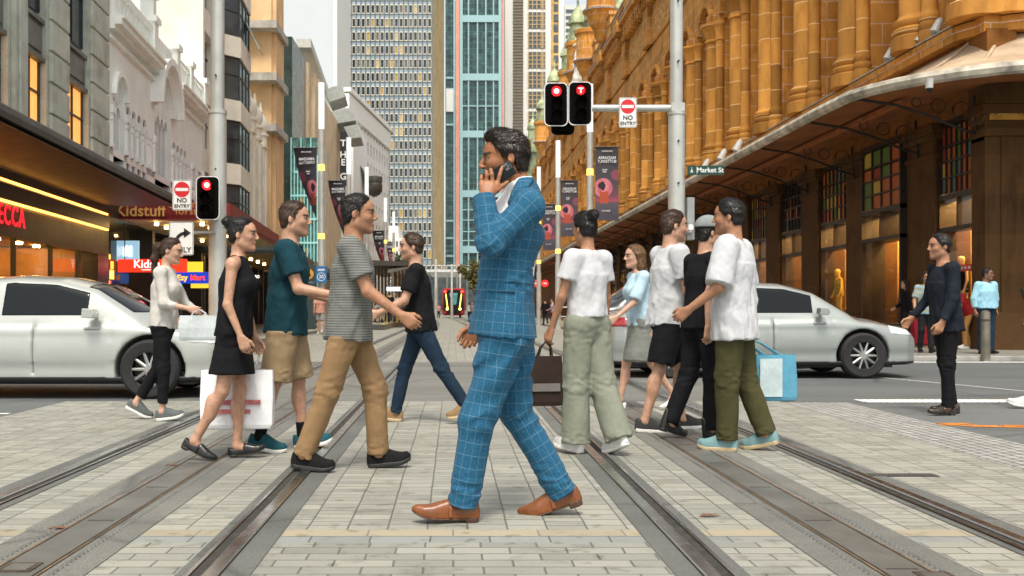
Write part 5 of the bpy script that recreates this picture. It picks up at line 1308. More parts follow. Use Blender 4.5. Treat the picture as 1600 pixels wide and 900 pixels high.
# --- cream tower
C3 = thing('cream_tower', 'tall cream rendered tower with a blank side wall and stacked bay windows', 'building', fl(50, 0, 0))
m = MB(FL); m.box(44.7, 56, -16, -.5, 3.6, 34); m.box(44.7, 56, -16, -1.5, .1, 3.6); m.box(44.7, 45.1, -.5, 0, 4, 34); m.box(47.6, 49.2, -.5, 0, 4, 34); m.box(54.6, 56, -.5, 0, 4, 34)
for z in [4+3.1*i for i in range(10)]: m.box(45.1, 47.6, -.5, 0, z, z+1.0); m.box(49.2, 54.6, -.5, 0, z, z+1.0)
m.obj('wall', creamw, C3)
for i in range(9):
    z = 5+3.1*i
    mm = MB(FL); mm.box(45.1, 47.6, -.42, -.36, z, z+2.1); w_ = mm.obj('window', wglass, C3); mm = MB(FL); mm.box(46.3, 46.4, -.36, -.3, z, z+2.1); mm.box(45.1, 47.6, -.36, -.3, z+1.3, z+1.36); mm.obj('sash', M('dark window frame'), w_)
    bay = [(49.4, 0), (50.2, .75), (53.6, .75), (54.4, 0)]
    mm = MB(FL)
    for (ua, da), (ub, db) in zip(bay[:-1], bay[1:]): mm.quad((ua, da, z), (ub, db, z), (ub, db, z+2.1), (ua, da, z+2.1))
    w_ = mm.obj('bay_window', wglass, C3); mm = MB(FL)
    for (ua, da) in bay+[(51.3, .75), (52.5, .75)]: mm.box(ua-.05, ua+.05, da-.03, da+.04, z, z+2.1)
    for zz in (z, z+1.2, z+2.04):
        for (ua, da), (ub, db) in zip(bay[:-1], bay[1:]): mm.cyl((ua, da+.01, zz+.03), (ub, db+.01, zz+.03), .035, n=6)
    mm.obj('frame', M('dark window frame'), w_)
    mm = MB(FL); mm.prism([(49.2, 0), (50.1, .85), (53.7, .85), (54.6, 0)], lambda p, k: (p[0], p[1], z-1.0 if k == 0 else z-.01)); mm.obj('bay_apron', creamw, C3)
mm = MB(FL); mm.add([(52.2, .80, 15.6), (53.4, .80, 15.6), (53.2, 1.5, 14.2), (52.0, 1.5, 14.2)], [(0, 1, 2, 3)]); o = mm.obj('open_sash', M('pale blue glass', (.35, .5, .5), .1, var=.1), C3); sd = o.modifiers.new('s', 'SOLIDIFY'); sd.thickness = .05
# --- cream gothic shop building with pinnacles
Gt = thing('gothic_building', 'low cream building with fluted pilasters and bulbous pinnacles', 'building', fl(60, 0, 0))
m = MB(FL); m.box(56.1, 66, -9, -.4, 3.7, 11.2); m.box(56.1, 66, -9, -1.5, .1, 3.7); m.obj('wall', creamw, Gt)
for i, u in enumerate((56.8, 59.4, 62.0, 64.8)):
    mm = MB(FL); mm.box(u-.45, u+.45, -.4, .25, 3.6, 11.2); mm.box(u-.28, u+.28, .25, .36, 3.6, 11.0); mm.box(u-.55, u+.55, -.4, .35, 11.2, 11.4); mm.obj('pilaster', creamw, Gt)
    q = fl(u, -.05, 11.4); mm = MB(); mm.lathe([(.42, 0), (.42, .5), (.52, .55), (.52, .65), (.36, .75), (.5, 1.0), (.5, 1.4), (.30, 1.75), (.13, 2.0), (.17, 2.1), (.1, 2.2), (.03, 2.7)], q, 12); mm.obj('pinnacle', creamw, Gt, smooth=True)
    if i < 3:
        for z in (4.2, 6.6, 9.0): mm = MB(FL); mm.box(u+.6, u+2.0, -.39, -.34, z, z+1.7); w_ = mm.obj('window', wglass, Gt); mm = MB(FL); mm.box(u+1.26, u+1.34, -.34, -.28, z, z+1.7); mm.obj('mullion', creamw, w_)
        mm = MB(FL); mm.box(u+.45, u+2.15, -.4, .1, 8.4, 8.8); mm.box(u+.45, u+2.15, -.4, .1, 10.8, 11.2); mm.obj('band', creamw, Gt)
# --- sandstone clad block with concrete ledges
tile = M('peach stone tiles', (.74, .50, .27), .7, var=.10, vs=.5); conc = M('pale concrete', (.46, .44, .39), .8, var=.18, vs=1.6)
S4 = thing('stone_clad_block', 'peach stone clad block with jutting concrete ledges above the cream gothic building', 'building', P(400, 484, 67)-Vector((0, 0, 1)))
x0, x1 = P(376, 0, 67).x, P(426, 0, 67).x
for z0, z1 in ((3.5, 12.6), (13.1, 15.9), (16.4, 19.3), (19.8, 34)):
    m = MB(); m.box(x0-6, x1-.15, 67.4, 71, z0, z1)
    for i in range(4): m.box(x1-.15, x1+.12, 67.7+.85*i, 68.1+.85*i, z0, z1)
    m.obj('wall', tile, S4)
for z in (12.6, 15.9, 19.3): m = MB(); m.box(x0-1.4, x1+.35, 66.4, 71.2, z, z+.5); m.obj('ledge', conc, S4)
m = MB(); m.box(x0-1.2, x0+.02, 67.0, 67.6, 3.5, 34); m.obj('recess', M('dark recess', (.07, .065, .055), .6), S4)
# --- dark green glass tower and its fins
gg = M('dark green glass cladding', (.045, .075, .068), .25, .2, var=.25, vs=.7)
D5 = thing('glass_tower', 'narrow dark green glass block with vertical fins', 'building', P(450, 484, 82)-Vector((0, 0, 1)))
xa, xb = P(430, 0, 82).x, P(456.5, 0, 82).x
m = MB(); m.box(xa, xb, 82, 92, .1, 1+427*82/1600); m.obj('block', gg, D5)
for i, (p0, p1, py) in enumerate(((458, 462, 66), (463.5, 468, 79))): m = MB(); Y = 84+2*i; m.box(P(p0, 0, Y).x, P(p1, 0, Y).x, Y, Y+1.6, .1, P(0, py, Y).z); m.obj('fin', gg, D5)
# teal glass stair hall in front of it
tg = M('teal glass sheet', (.10, .22, .21), .06, var=.5, vs=1.6, spec=.9); tgl = glow('pale teal lit edge', (.30, .60, .56), .28)
T5 = thing('glass_stair_hall', 'teal glazed stair hall with pale lit stepped edges', 'building', P(478, 484, 76)-Vector((0, 0, 1)))
xa, xb = P(455, 0, 76).x, P(496, 0, 76).x
m = MB(); m.box(xa, xb, 76, 81, .1, P(0, 215, 76).z); m.obj('glazing', tg, T5)
m = MB()
for i in range(6): z = 2.4+1.75*i; m.box(xa-.05+.25*(i % 2), xb+.05, 75.86, 75.98, z, z+.13)
for i in range(9): x = xa+(xb-xa)*i/8; m.box(x-.03, x+.03, 75.9, 75.99, .5, P(0, 215+14*(i % 3), 76).z)
m.obj('lit_edge', tgl, T5)
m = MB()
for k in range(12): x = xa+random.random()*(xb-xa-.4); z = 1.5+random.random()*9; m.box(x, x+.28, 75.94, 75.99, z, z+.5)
m.obj('reflection_patches', M('amber painted reflection', (.5, .32, .12), .15, var=.2), T5)  # amber patches paint reflections onto the teal glazing
# --- cream drum fronted building under a big roof slab
R6 = thing('overhang_building', 'cream stone building with curved bays below a wide projecting roof slab', 'building', P(485, 484, 90)-Vector((0, 0, 1)))
crs = M('cream stone', (.66, .52, .34), .7, var=.10, vs=.6)
zt = 1+395*90/1600
for i, (px, py, Y) in enumerate(((474, 98, 90), (484, 116, 94), (490, 125, 98), (494, 136, 102))):
    q = P(px, py, Y); m = MB(); m.cyl((q.x, q.y, .1), (q.x, q.y, q.z), .55+.05*i, n=16); m.obj('curved_bay', crs, R6, smooth=True)
m = MB(); m.box(P(455, 0, 91).x, P(492, 0, 91).x, 91, 112, .1, 21); m.obj('wall', crs, R6)
m = MB(); a, b, c, d = P(463, 74, 89), P(486, 70, 89), P(517, 150, 118), P(470, 120, 118)
m.prism([a, b, c, d], lambda p, k: (p.x, p.y, a.z+(0 if k == 0 else .75)) if p.y < 100 else (p.x, p.y, a.z+1.2+(0 if k == 0 else .75))); m.obj('roof_slab', M('pale grey roof edge', (.52, .52, .47), .6), R6)
# --- plain grey tower behind
B7 = thing('grey_tower', 'plain pale grey panel clad tower rising behind the left row', 'building', P(480, 484, 190)-Vector((0, 0, 1)))
m = MB(); m.box(P(430, 0, 190).x, P(521, 0, 190).x, 190, 215, .1, 90); m.obj('wall', M('pale grey panels', (.56, .61, .64), .6, var=.03, vs=.05), B7)
m = MB(); m.box(P(521.2, 0, 190).x, P(527, 0, 190).x, 189.6, 214, .1, 90); m.obj('corner_strip', M('bright white strip', (.82, .8, .74), .5, var=.04), B7)
# --- white gallery building with tilted hoods and the vertical sign
V8 = thing('gallery_building', 'white and peach building with tilted grey sunshade hoods', 'building', P(515, 484, 112)-Vector((0, 0, 1)))
Y = 112; m = MB(); m.box(P(505, 0, Y).x, P(530, 0, Y).x, Y, Y+18, .1, P(0, 150, Y).z); m.box(P(530, 0, Y).x-.05, P(548, 0, Y).x, Y+3, Y+20, .1, P(0, 172, Y).z); m.obj('wall', white, V8)
for px in (498, 508, 517): m = MB(); m.box(P(px, 0, 110).x, P(px+5, 0, 110).x, 110, 112, .1, P(0, 222, 110).z); m.obj('pillar', crs, V8)
hood = M('grey sunshade hood', (.34, .36, .34), .6, var=.1)
for i, (px, py, w) in enumerate(((511, 152, 28), (522, 185, 32), (541, 208, 22))):
    Y = 111; a, b = P(px, py, Y), P(px+w, py-6+3*i, Y); h = 20*Y/1600; m = MB()
    m.prism([(a.x, a.z-h*.2), (b.x-.1, b.z), (b.x+.35, b.z-h), (a.x+.6, a.z-h*1.1)], lambda p, k: (p[0], Y-2.6*k, p[1]+.5*k)); m.obj('sunshade', hood, V8)
for k in range(5):
    for j in range(3): Y = 111.9; m = MB(); q = P(503+j*9, 230+k*34, Y); m.box(q.x, q.x+.32, Y-.02, Y+.1, q.z, q.z+1.5); m.obj('window', wglass, V8)
r, a, b = signbox('vertical_sign', 'tall black sign with stacked white letters on the white gallery building', 531, 541, 205, 290, 108., M('black sign face', (.012, .016, .016), .5, var=.05), .5)
for ch, py in (('T', 224), ('H', 242), ('E', 254), ('G', 276)): q = P(536.2, py, 107.95); text(ch, .95, q, M('white sign paint', (.8, .8, .8), .5, var=0), r, weight=.02)
# --- big white modern block
W9 = thing('white_office_block', 'white office block with rows of small dark windows and a round dark balcony', 'building', P(575, 484, 130)-Vector((0, 0, 1)))
A0, A1 = P(541, 0, 122), P(607, 0, 150); Fw = frame(A0.x, A0.y, A1.x, A1.y, 1); Lw = (Vector((A1.x, A1.y, 0))-Vector((A0.x, A0.y, 0))).length
m = MB(Fw); m.box(0, Lw, -14, -.25, .1, 27); m.box(0, Lw, -.25, .35, 24.4, 26.8); m.box(-.1, Lw+.1, -.3, .6, 27.0, 27.5); zs_ = [3.2+2.6*i for i in range(9)]
m.box(0, Lw, -.25, 0, .1, 3.2)
for z in zs_: m.box(0, Lw, -.25, 0, z+1.6, z+2.6)
nw = 14
for i in range(nw+1): u = Lw*i/nw; m.box(max(0, u-.55), min(Lw, u+.55), -.25, .02, 3.2, 24.4)
m.obj('wall', M('bright white wall', (.80, .79, .74), .7, var=.05), W9)
pw = MB(Fw); pw.box(-.5, .5, 0, .06, 0, 1.6); pw = None
for z in zs_[2:9]:
    for i in range(nw): u = Lw*(i+.5)/nw; mm = MB(Fw); mm.box(u-(Lw/nw/2-.55), u+(Lw/nw/2-.55), -.24, -.16, z, z+1.6); mm.obj('window', wglass, W9)
q = P(585, 292, 126); m = MB(); m.lathe([(.25, 0), (.7, .25), (.95, .7), (1.0, 1.5), (.95, 1.55), (.95, 1.75), (1.0, 1.8), (1.0, 2.4), (.2, 2.6)], (q.x, q.y, q.z-1.2), 18); m.obj('round_balcony', M('dark bronze balcony', (.09, .085, .07), .4, .4, var=.25, vs=2), W9, smooth=True)
m = MB(Fw); m.add([(1.5, .1, 20.2), (9, .1, 17.4), (9, 1.7, 15.2), (1.5, 1.7, 18.0), (1.5, .1, 19.2), (9, .1, 16.4)], [(0, 1, 2, 3), (4, 5, 2, 3), (0, 4, 3), (1, 5, 2)]); m.obj('canopy_slab', hood, W9)
# --- far white row
X10 = thing('white_terrace', 'distant low white building with small windows beside the office tower', 'building', P(622, 484, 175)-Vector((0, 0, 1)))
m = MB(); m.box(P(605, 0, 175).x, P(642, 0, 175).x, 175, 195, .1, P(0, 372, 175).z); m.box(P(605, 0, 175).x, P(622, 0, 175).x, 176, 190, .1, P(0, 352, 175).z); m.obj('wall', M('bright white wall'), X10)
for i in range(6):
    for j in range(3): q = P(608+i*5.5, 385+j*16, 174.97); m = MB(); m.box(q.x, q.x+.28, 174.9, 175.1, q.z, q.z+.9); m.obj('window', wglass, X10)
# awnings further up the street
for i, (u0, u1, d1, z0, z1, par, fm) in enumerate(((44.7, 55.9, 3.2, 3.45, 4.0, C3, M('slate awning edge', (.05, .07, .08), .4, var=.1)), (56.2, 66, 3.2, 3.55, 4.15, Gt, M('olive awning edge', (.16, .14, .07), .5, var=.15)))):
    a_ = awning(par, u0, u1, d1, z0, z1, fm, M('mustard awning soffit', (.24, .17, .04), .6, var=.15))
    m = MB(FL); m.box(u0, u1, -1.4, -1.3, .1, z0); m.box(u0, u1, -1.3, 0, z0, z0+.6)
    for u in (u0+.2, u0+3.6, u0+7.2, u1-.3): m.box(u, u+.35, -1.3, 0, .1, z0)
    m.obj('shopfront', shopd, par); m = MB(FL); rs = random.Random(20+i)
    for k in range(36): u = rs.uniform(u0+.3, u1-.6); z = rs.uniform(.6, 2.9); w = rs.uniform(.08, .4); h = rs.uniform(.08, .35); dd = -1.29+k*.004; m.box(u, u+w, dd, dd+.04, z, z+h, rs.choice((0, 2, 3, 3, 1)))
    m.obj('goods_display', litc, par)['kind'] = 'stuff'
    m = MB(FL)
    for k in range(4): m.cyl((u0+1.5+k*2.6, 1.5, z0-.1), (u0+1.5+k*2.6, 1.5, z0), .07, n=8)
    m.obj('awning_lamps', sofl, a_)
m = MB(FL)
for k, (u, mi) in enumerate(((46.0, 0), (47.6, 3), (49.4, 4), (51.8, 0))): m.box(u, u+.9, 3.2, 3.24, 3.55, 3.9, mi)
m.obj('lit_letters', litc, C3)
S11 = thing('long_awning', 'long grey sloping street awning running under the glass hall towards the tram stop', 'awning', fl(78, 0, 0))
m = MB(FL); m.prism([(0, 4.3), (3.6, 3.7), (3.6, 4.05), (0, 4.7)], lambda p, k: (112 if k else 66.2, p[0], p[1])); m.obj('roof', M('grey awning sheet', (.16, .17, .16), .5, var=.2), S11)
m = MB(FL); m.box(66.2, 112, -1, -.8, .1, 4.3)
for u in range(68, 112, 5): m.box(u, u+.5, -.8, .0, .1, 4.2)
m.obj('shopfront', shopd, S11); m = MB(FL); rs = random.Random(31)
for k in range(50): u = rs.uniform(66.5, 110); z = rs.uniform(.6, 3.2); m.box(u, u+rs.uniform(.1, .8), -.79+k*.003, -.75+k*.003, z, z+rs.uniform(.1, .5), rs.choice((0, 1, 2, 3, 3)))
m.obj('goods_display', litc, S11)['kind'] = 'stuff'
# ------------------------------------------------------------------ the towers at the end of the street
def rand_lit(name, cols, rough=.1):
    m, nt, b = newmat(name); oi = nt.nodes.new('ShaderNodeObjectInfo'); ge = nt.nodes.new('ShaderNodeNewGeometry')
    v = math_(nt, 'FRACT', math_(nt, 'ADD', oi.outputs['Random'], math_(nt, 'MULTIPLY', ge.outputs['Random Per Island'], 3.7)))
    r = nt.nodes.new('ShaderNodeValToRGB'); r.color_ramp.interpolation = 'CONSTANT'; el = r.color_ramp.elements
    while len(el) < len(cols): el.new(.5)
    for e, (p, c) in zip(el, cols): e.position = p; e.color = c4(c)
    nt.links.new(v, r.inputs[0])
    n = noise(nt, coords(nt, 'Object', (1, 1, 3)), 1.4, 4, .8)
    o = mixc(nt, .7, r.outputs[0], ramp(nt, n, [(.35, (.35, .35, .35)), (.6, (1.2, 1.2, 1.2))]), 'MULTIPLY')
    nt.links.new(o, b.inputs['Base Color']); nt.links.new(o, b.inputs['Emission Color'])
    lit = math_(nt, 'GREATER_THAN', v, .86); nt.links.new(math_(nt, 'MULTIPLY', lit, .12), b.inputs['Emission Strength'])
    b.inputs['Roughness'].default_value = rough; MATS[name] = m; return m
T1 = thing('office_tower', 'blue grey office tower with rows of small pale framed windows', 'building', P(600, 484, 250)-Vector((0, 0, 1)))
Y = 250; X0, X1 = P(527, 0, Y).x, P(675, 0, Y).x; zb = 12.; zt = 98
blu = M('blue grey spandrel', (.36, .43, .46), .5, .0, var=.12, vs=.15); dkb = M('dark blue mullion', (.13, .17, .20), .4, var=0); crf = M('cream window frame', (.84, .79, .65), .5, var=0)
tw = rand_lit('tower window', [(0, (.05, .055, .05)), (.3, (.16, .15, .12)), (.5, (.03, .035, .035)), (.86, (.42, .27, .07)), (.95, (.50, .38, .17))])
m = MB(); m.box(X0, X1, Y, Y+30, zb, zt); m.obj('block', blu, T1)
m = MB(); a, b = Vector((X1, Y, 0)), P(694, 0, Y+34); m.add([(X1+.02, Y-.3, zb), (b.x, b.y, zb), (b.x, b.y, zt), (X1+.02, Y-.3, zt), (X1-.4, Y+1, zb), (X1-.4, Y+1, zt), (b.x-.4, b.y, zb), (b.x-.4, b.y, zt)], [(0, 1, 2, 3), (0, 3, 5, 4), (1, 6, 7, 2), (3, 2, 7, 5), (0, 4, 6, 1)])
m.obj('side_wall', stone('streaked brown stone wall', (.58, .43, .22), 3.3, .05, .25, 3.), T1)
nc = 20; cw = (X1-X0)/nc; m = MB()
for i in range(nc+1): x = X0+cw*i; m.box(x-.16, x+.16, Y-.28, Y, zb, zt)
m.obj('mullion', dkb, T1)
wm = MB(); fr_ = [(-.48, -1.1, .48, -.95), (-.48, .95, .48, 1.1), (-.48, -.95, -.34, .95), (.34, -.95, .48, .95)]
for x0, z0, x1, z1 in fr_: wm.box(x0, x1, -.22, 0, z0, z1, 1)
wm.box(-.36, .36, -.06, 0, -.95, .95, 0); wo_ = wm.obj('window', [tw, crf]); wme = wo_.data; COL.objects.unlink(wo_); bpy.data.objects.remove(wo_)
rest = MB(); cnt = 0
for j in range(26):
    z = 14.6+3.32*j
    for i in range(nc):
        x = X0+cw*(i+.5)
        if 4 <= j < 9 and cnt < 100:
            o = bpy.data.objects.new('window', wme); COL.objects.link(o); o.parent = T1; o.location = Vector((x, Y, z))-ORG[T1.name]; cnt += 1
        else:
            for x0, z0, x1, z1 in fr_: rest.box(x+x0, x+x1, Y-.22, Y, z+z0, z+z1, 1)
            rest.box(x-.36, x+.36, Y-.06, Y, z-.95, z+.95, 0)
rest.obj('windows', [tw, crf], T1)['kind'] = 'stuff'
m = MB(); m.box(X0+2, X1-3, Y+3, Y+26, .1, zb); m.obj('podium', M('dark podium', (.05, .05, .05), .4), T1)
# cyan framed glass tower with pink columns
T2 = thing('glass_tower', 'tall dark teal glass tower with pale cyan frames and salmon pink columns', 'building', P(740, 484, 300)-Vector((0, 0, 1)))
Y = 300; ppm = 1600/Y; zt = 110; X = lambda px: P(px, 0, Y).x; Z = lambda py: P(0, py, Y).z
tgm, nt, b = newmat('dark teal curtain glass'); n = noise(nt, coords(nt, 'Object', (1, 1, 2.2)), .33, 6, .75); br = nd(nt, 'ShaderNodeTexBrick', Scale=1., **{'Mortar Size': .10, 'Brick Width': 1.3, 'Row Height': 1.65, 'Bias': 0.}); br.offset = 0
sx = nt.nodes.new('ShaderNodeSeparateXYZ'); cb = nt.nodes.new('ShaderNodeCombineXYZ'); nt.links.new(coords(nt), sx.inputs[0]); nt.links.new(sx.outputs[0], cb.inputs[0]); nt.links.new(sx.outputs[2], cb.inputs[1]); nt.links.new(cb.outputs[0], br.inputs['Vector'])
br.inputs['Color1'].default_value = (.5, .5, .5, 1); br.inputs['Color2'].default_value = (1.5, 1.5, 1.5, 1); br.inputs['Mortar'].default_value = (2.2, 2.2, 2.0, 1)
nt.links.new(mixc(nt, 1., ramp(nt, n, [(.32, (.006, .018, .020)), (.5, (.018, .055, .058)), (.64, (.05, .11, .105)), (.74, (.22, .19, .10))]), br.outputs[0], 'MULTIPLY'), b.inputs['Base Color']); b.inputs['Roughness'].default_value = .12
m = MB(); m.box(X(696), X(786), Y, Y+30, 12, zt); m.obj('glazing', tgm, T2)
cy = M('pale cyan frame', (.34, .54, .57), .5, var=.05); pk = M('salmon pink column', (.80, .34, .25), .6, var=.08, vs=.3)
m = MB()
for a_, b_ in ((708.5, 711.5), (718, 723), (779, 784)): m.box(X(a_), X(b_), Y-.7, Y, 12, zt)
for py in (30, 121, 210, 303, 390): m.box(X(718), X(784), Y-.65, Y, Z(py)-1.0, Z(py)+1.0)
m.obj('frame', cy, T2)
m = MB()
for px in (732, 746, 759, 771): m.box(X(px)-.18, X(px)+.18, Y-.5, Y, 12, zt)
for py in (166, 328, 344, 362, 376): m.box(X(723), X(779), Y-.4, Y, Z(py)-.14, Z(py)+.14)
for py in (122, 140, 195, 345, 372, 400): m.box(X(697), X(708.5), Y-.4, Y, Z(py)-.3, Z(py)+.3)
m.obj('mullion', cy, T2)
m = MB(); m.box(X(697), X(710), Y-.55, Y, Z(175), Z(140)); m.obj('white_panel', M('bright white wall'), T2)
for a_, b_ in ((712, 717.4), (784.5, 787)): m = MB(); m.box(X(a_), X(b_), Y-1.2, Y, 12, zt); m.obj('column', pk, T2)
m = MB(); m.box(X(690), X(790), Y+1, Y+26, .1, 12); m.obj('podium', M('grey podium', (.30, .30, .29), .6), T2)
# pale residential tower
T3 = thing('apartment_tower', 'bright white apartment tower with brown louvres and dark window stacks', 'building', P(840, 484, 330)-Vector((0, 0, 1)))
Y = 330; zt = 112; X = lambda px: P(px, 0, Y).x; Z = lambda py: P(0, py, Y).z
bw = M('bright white wall'); m = MB(); m.box(X(789), X(881), Y, Y+25, .1, zt); m.obj('wall', bw, T3)
m = MB(); z = 20
while z < zt: m.box(X(801.5), X(817.5), Y-.5, Y, z, z+.55); z += 1.0
m.obj('louvre', M('brown louvre', (.22, .18, .13), .6), T3); m = MB(); m.box(X(801.5), X(817.5), Y-.12, Y, 20, zt); m.obj('louvre_back', M('grey backing', (.5, .48, .42), .6), T3)
for j, py in enumerate(range(200, -40, -31)):
    m = MB(); m.box(X(825.5), X(852), Y-.1, Y, Z(py), Z(py-26)); w_ = m.obj('window', wglass, T3); m = MB()
    for i in range(5): x = X(825.5+i*6.6); m.box(x-.14, x+.14, Y-.3, Y-.1, Z(py), Z(py-26))
    for i in range(1, 4): m.box(X(825.5), X(852), Y-.28, Y-.1, Z(py-6.5*i)-.12, Z(py-6.5*i)+.12)
    m.box(X(847), X(849), Y-.4, Y-.1, Z(py), Z(py-26)); m.obj('balcony_frame', M('tan balcony frame', (.55, .40, .20), .5), w_)
m = MB(); m.box(X(861), X(873), Y-.3, Y, 20, zt); st_ = m.obj('stair_stack', M('ochre stair wall', (.62, .40, .14), .6, var=.25, vs=.4), T3); m = MB()
for py in range(210, -40, -16): m.box(X(865), X(872), Y-.5, Y-.3, Z(py), Z(py-11))
m.obj('window', wglass, T3)
T4 = thing('distant_tower', 'pale grey distant tower seen behind the stone turrets', 'building', P(900, 484, 400)-Vector((0, 0, 1)))
Y = 400; m = MB(); m.box(P(882, 0, Y).x, P(930, 0, Y).x, Y, Y+30, .1, P(0, 8, Y).z); m.obj('wall', M('pale tower grey', (.62, .63, .58), .6, var=.05), T4)  # even pale grey, the tower's own wall colour
for j in range(9): m = MB(); m.box(P(884, 0, Y).x, P(903, 0, Y).x, Y-.2, Y, P(0, 100-j*10, Y).z, P(0, 95-j*10, Y).z); m.obj('window', wglass, T4)
# low street end: footbridge and podium
FB = thing('footbridge', 'white steel footbridge crossing the far end of the street', 'bridge', (-2, 170, 0))
m = MB(); m.box(P(640, 0, 170).x, P(760, 0, 170).x, 170, 172, P(0, 425, 170).z, P(0, 421, 170).z); m.box(P(640, 0, 170).x, P(760, 0, 170).x, 170, 172, P(0, 415.5, 170).z, P(0, 414, 170).z); m.obj('deck', M('white painted steel', (.70, .72, .70), .5), FB)
m = MB()
for px in range(642, 760, 8): m.box(P(px, 0, 170).x-.06, P(px, 0, 170).x+.06, 170, 170.2, P(0, 422, 170).z, P(0, 414, 170).z)
m.obj('railing', M('white painted steel'), FB)
E = thing('street_end_block', 'low grey glazed block behind the tram at the end of the street', 'building', (-2, 205, 0))
m = MB(); m.box(-16, 6, 205, 220, .1, 8.5); m.obj('wall', M('grey block wall', (.22, .22, .20), .6, var=.25, vs=.3), E)
for i in range(10): m = MB(); m.box(-15+2*i, -13.4+2*i, 204.9, 205, 1, 7.5); m.obj('window', wglass, E)
# ------------------------------------------------------------------ poles, signals, signs, banners
polem = M('brushed pale pole', (.50, .51, .48), .4, .3, var=.10, vs=1.2); polew = M('white lit pole head', (.85, .88, .88), .4, var=0, emit=(.85, .95, 1), es=.2)
ringm = glow('amber pole ring lamp', (1, .55, .10), 1.1); bolt = M('dark bolt', (.03, .03, .03), .4, .5, var=0)
sgw = M('white sign face', (.80, .80, .78), .45, var=.04); sgk = M('black sign paint', (.012, .012, .012), .45, var=0); sgr = M('red sign paint', (.62, .012, .02), .4, var=.04); sgg = M('sign back grey', (.35, .36, .36), .4, .5)
def rrect(w, h, r, n=5):
    p = []
    for cx, cz, a0 in ((w/2-r, h/2-r, 0), (-w/2+r, h/2-r, 90), (-w/2+r, -h/2+r, 180), (w/2-r, -h/2+r, 270)):
        for i in range(n+1): a = R(a0+90*i/n); p.append((cx+r*math.cos(a), cz+r*math.sin(a)))
    return p
def plate_(m, c, w, h, r, y0, y1, mi=0): m.prism(rrect(w, h, r), lambda p, k: (c.x+p[0], c.y+(y0 if k else y1), c.z+p[1]), mi)
def no_entry(c, w, h, label):
    r = thing('no_entry_sign', label, 'sign', c, 0, 'no entry signs')
    m = MB(); plate_(m, c, w, h, .03, 0, .012); m.obj('plate', sgw, r)
    m = MB(); 
    pi_, po = rrect(w-.035, h-.035, .02), rrect(w-.018, h-.018, .028)
    for i in range(len(pi_)): j = (i+1) % len(pi_); m.quad(*[(c.x+q[0], c.y-.0022, c.z+q[1]) for q in (pi_[i], po[i], po[j], pi_[j])])
    m.obj('border', sgk, r)
    m = MB(); d = w*.41; cz = c.z+h*.5-d-.04; n = 32
    m.add([(c.x+d*math.cos(2*math.pi*i/n), c.y-.003, cz+d*math.sin(2*math.pi*i/n)) for i in range(n)], [tuple(range(n))]); m.obj('red_disc', sgr, r)
    m = MB(); m.quad((c.x-d*.82, c.y-.006, cz-.032), (c.x+d*.82, c.y-.006, cz-.032), (c.x+d*.82, c.y-.006, cz+.032), (c.x-d*.82, c.y-.006, cz+.032)); m.obj('white_bar', sgw, r)
    text('NO', .135, (c.x, c.y-.004, c.z-h*.18), sgk, r, weight=.003); text('ENTRY', .105, (c.x, c.y-.004, c.z-h*.37), sgk, r, weight=.002)
    m = MB(); m.box(c.x-.04, c.x+.04, c.y+.012, c.y+.05, c.z-h*.3, c.z+h*.3); m.obj('clamp', sgg, r); return r
lens_r = glow('red signal lens', (1, .015, .02), 1.0); lens_c = glow('white hot signal centre', (1, .42, .40), 2.2); lens_d = M('dark signal lens', (.010, .006, .006), .8, var=0, spec=.05); hous = M('black signal housing', (.005, .004, .004), .8, var=.1, spec=.05)
def signal(c, label, mode='disc', w=.50, h=.92, face=-1, back=True):
    r = thing('traffic_light', label, 'traffic light', c, 0, 'traffic lights')
    T = Matrix.Translation(c) if face < 0 else Matrix.Translation(c) @ Matrix.Rotation(math.pi, 4, 'Z')
    def B(): return MB(T)
    z0 = Vector((0, 0, 0)); m = B(); m.prism(rrect(w, h, .11), lambda p, k: (p[0], -.01 if k else .01, p[1])); m.obj('backing_board', hous, r)
    m = B(); pi_, po = rrect(w-.035, h-.035, .10), rrect(w, h, .115)
    for i in range(len(pi_)): j = (i+1) % len(pi_); m.quad(*[(q[0], -.0125, q[1]) for q in (pi_[i], po[i], po[j], pi_[j])])
    m.obj('border', sgw, r)
    m = B(); m.prism(rrect(.27, h*.86, .06), lambda p, k: (p[0], -.07 if k else .16, p[1])); m.obj('housing', hous, r)
    for i, z in enumerate((h*.285, 0, -h*.285)):
        on = i == 0
        m = B(); n = 20; rr_ = .105
        m.lathe([(rr_, -.10), (rr_, -.075)], (0, 0, z), n, axis='y'); ln = m.obj('lens', lens_r if on and mode == 'disc' else lens_d, r)
        m = B(); pts = [(rr_*1.14*math.cos(R(a)), rr_*1.14*math.sin(R(a))) for a in range(-35, 216, 14)]
        for a, b in zip(pts[:-1], pts[1:]): m.quad((a[0], -.07, z+a[1]), (b[0], -.07, z+b[1]), (b[0]*1.0, -.30+.06*(b[1] < .02), z+b[1]), (a[0], -.30+.06*(a[1] < .02), z+a[1]))
        v = m.obj('visor', hous, r); s = v.modifiers.new('s', 'SOLIDIFY'); s.thickness = .006
        if on and mode == 'disc': m = B(); m.lathe([(.055, -.108), (.052, -.101)], (0, 0, z), 16, axis='y'); m.obj('lamp', lens_c, ln)
        if on and mode == 'T':
            m = B(); m.lathe([(rr_*.98, -.104), (rr_*.98, -.101)], (0, 0, z), n, axis='y'); m.obj('glow_face', glow('red T lens', (.85, .008, .012), .35), ln)
            m = B(); m.box(-.055, .055, -.112, -.106, z+.025, z+.052); m.box(-.015, .015, -.112, -.106, z-.06, z+.025); m.obj('letter_t', glow('lit letter T', (1, .45, .40), 1.4), ln)
    return r
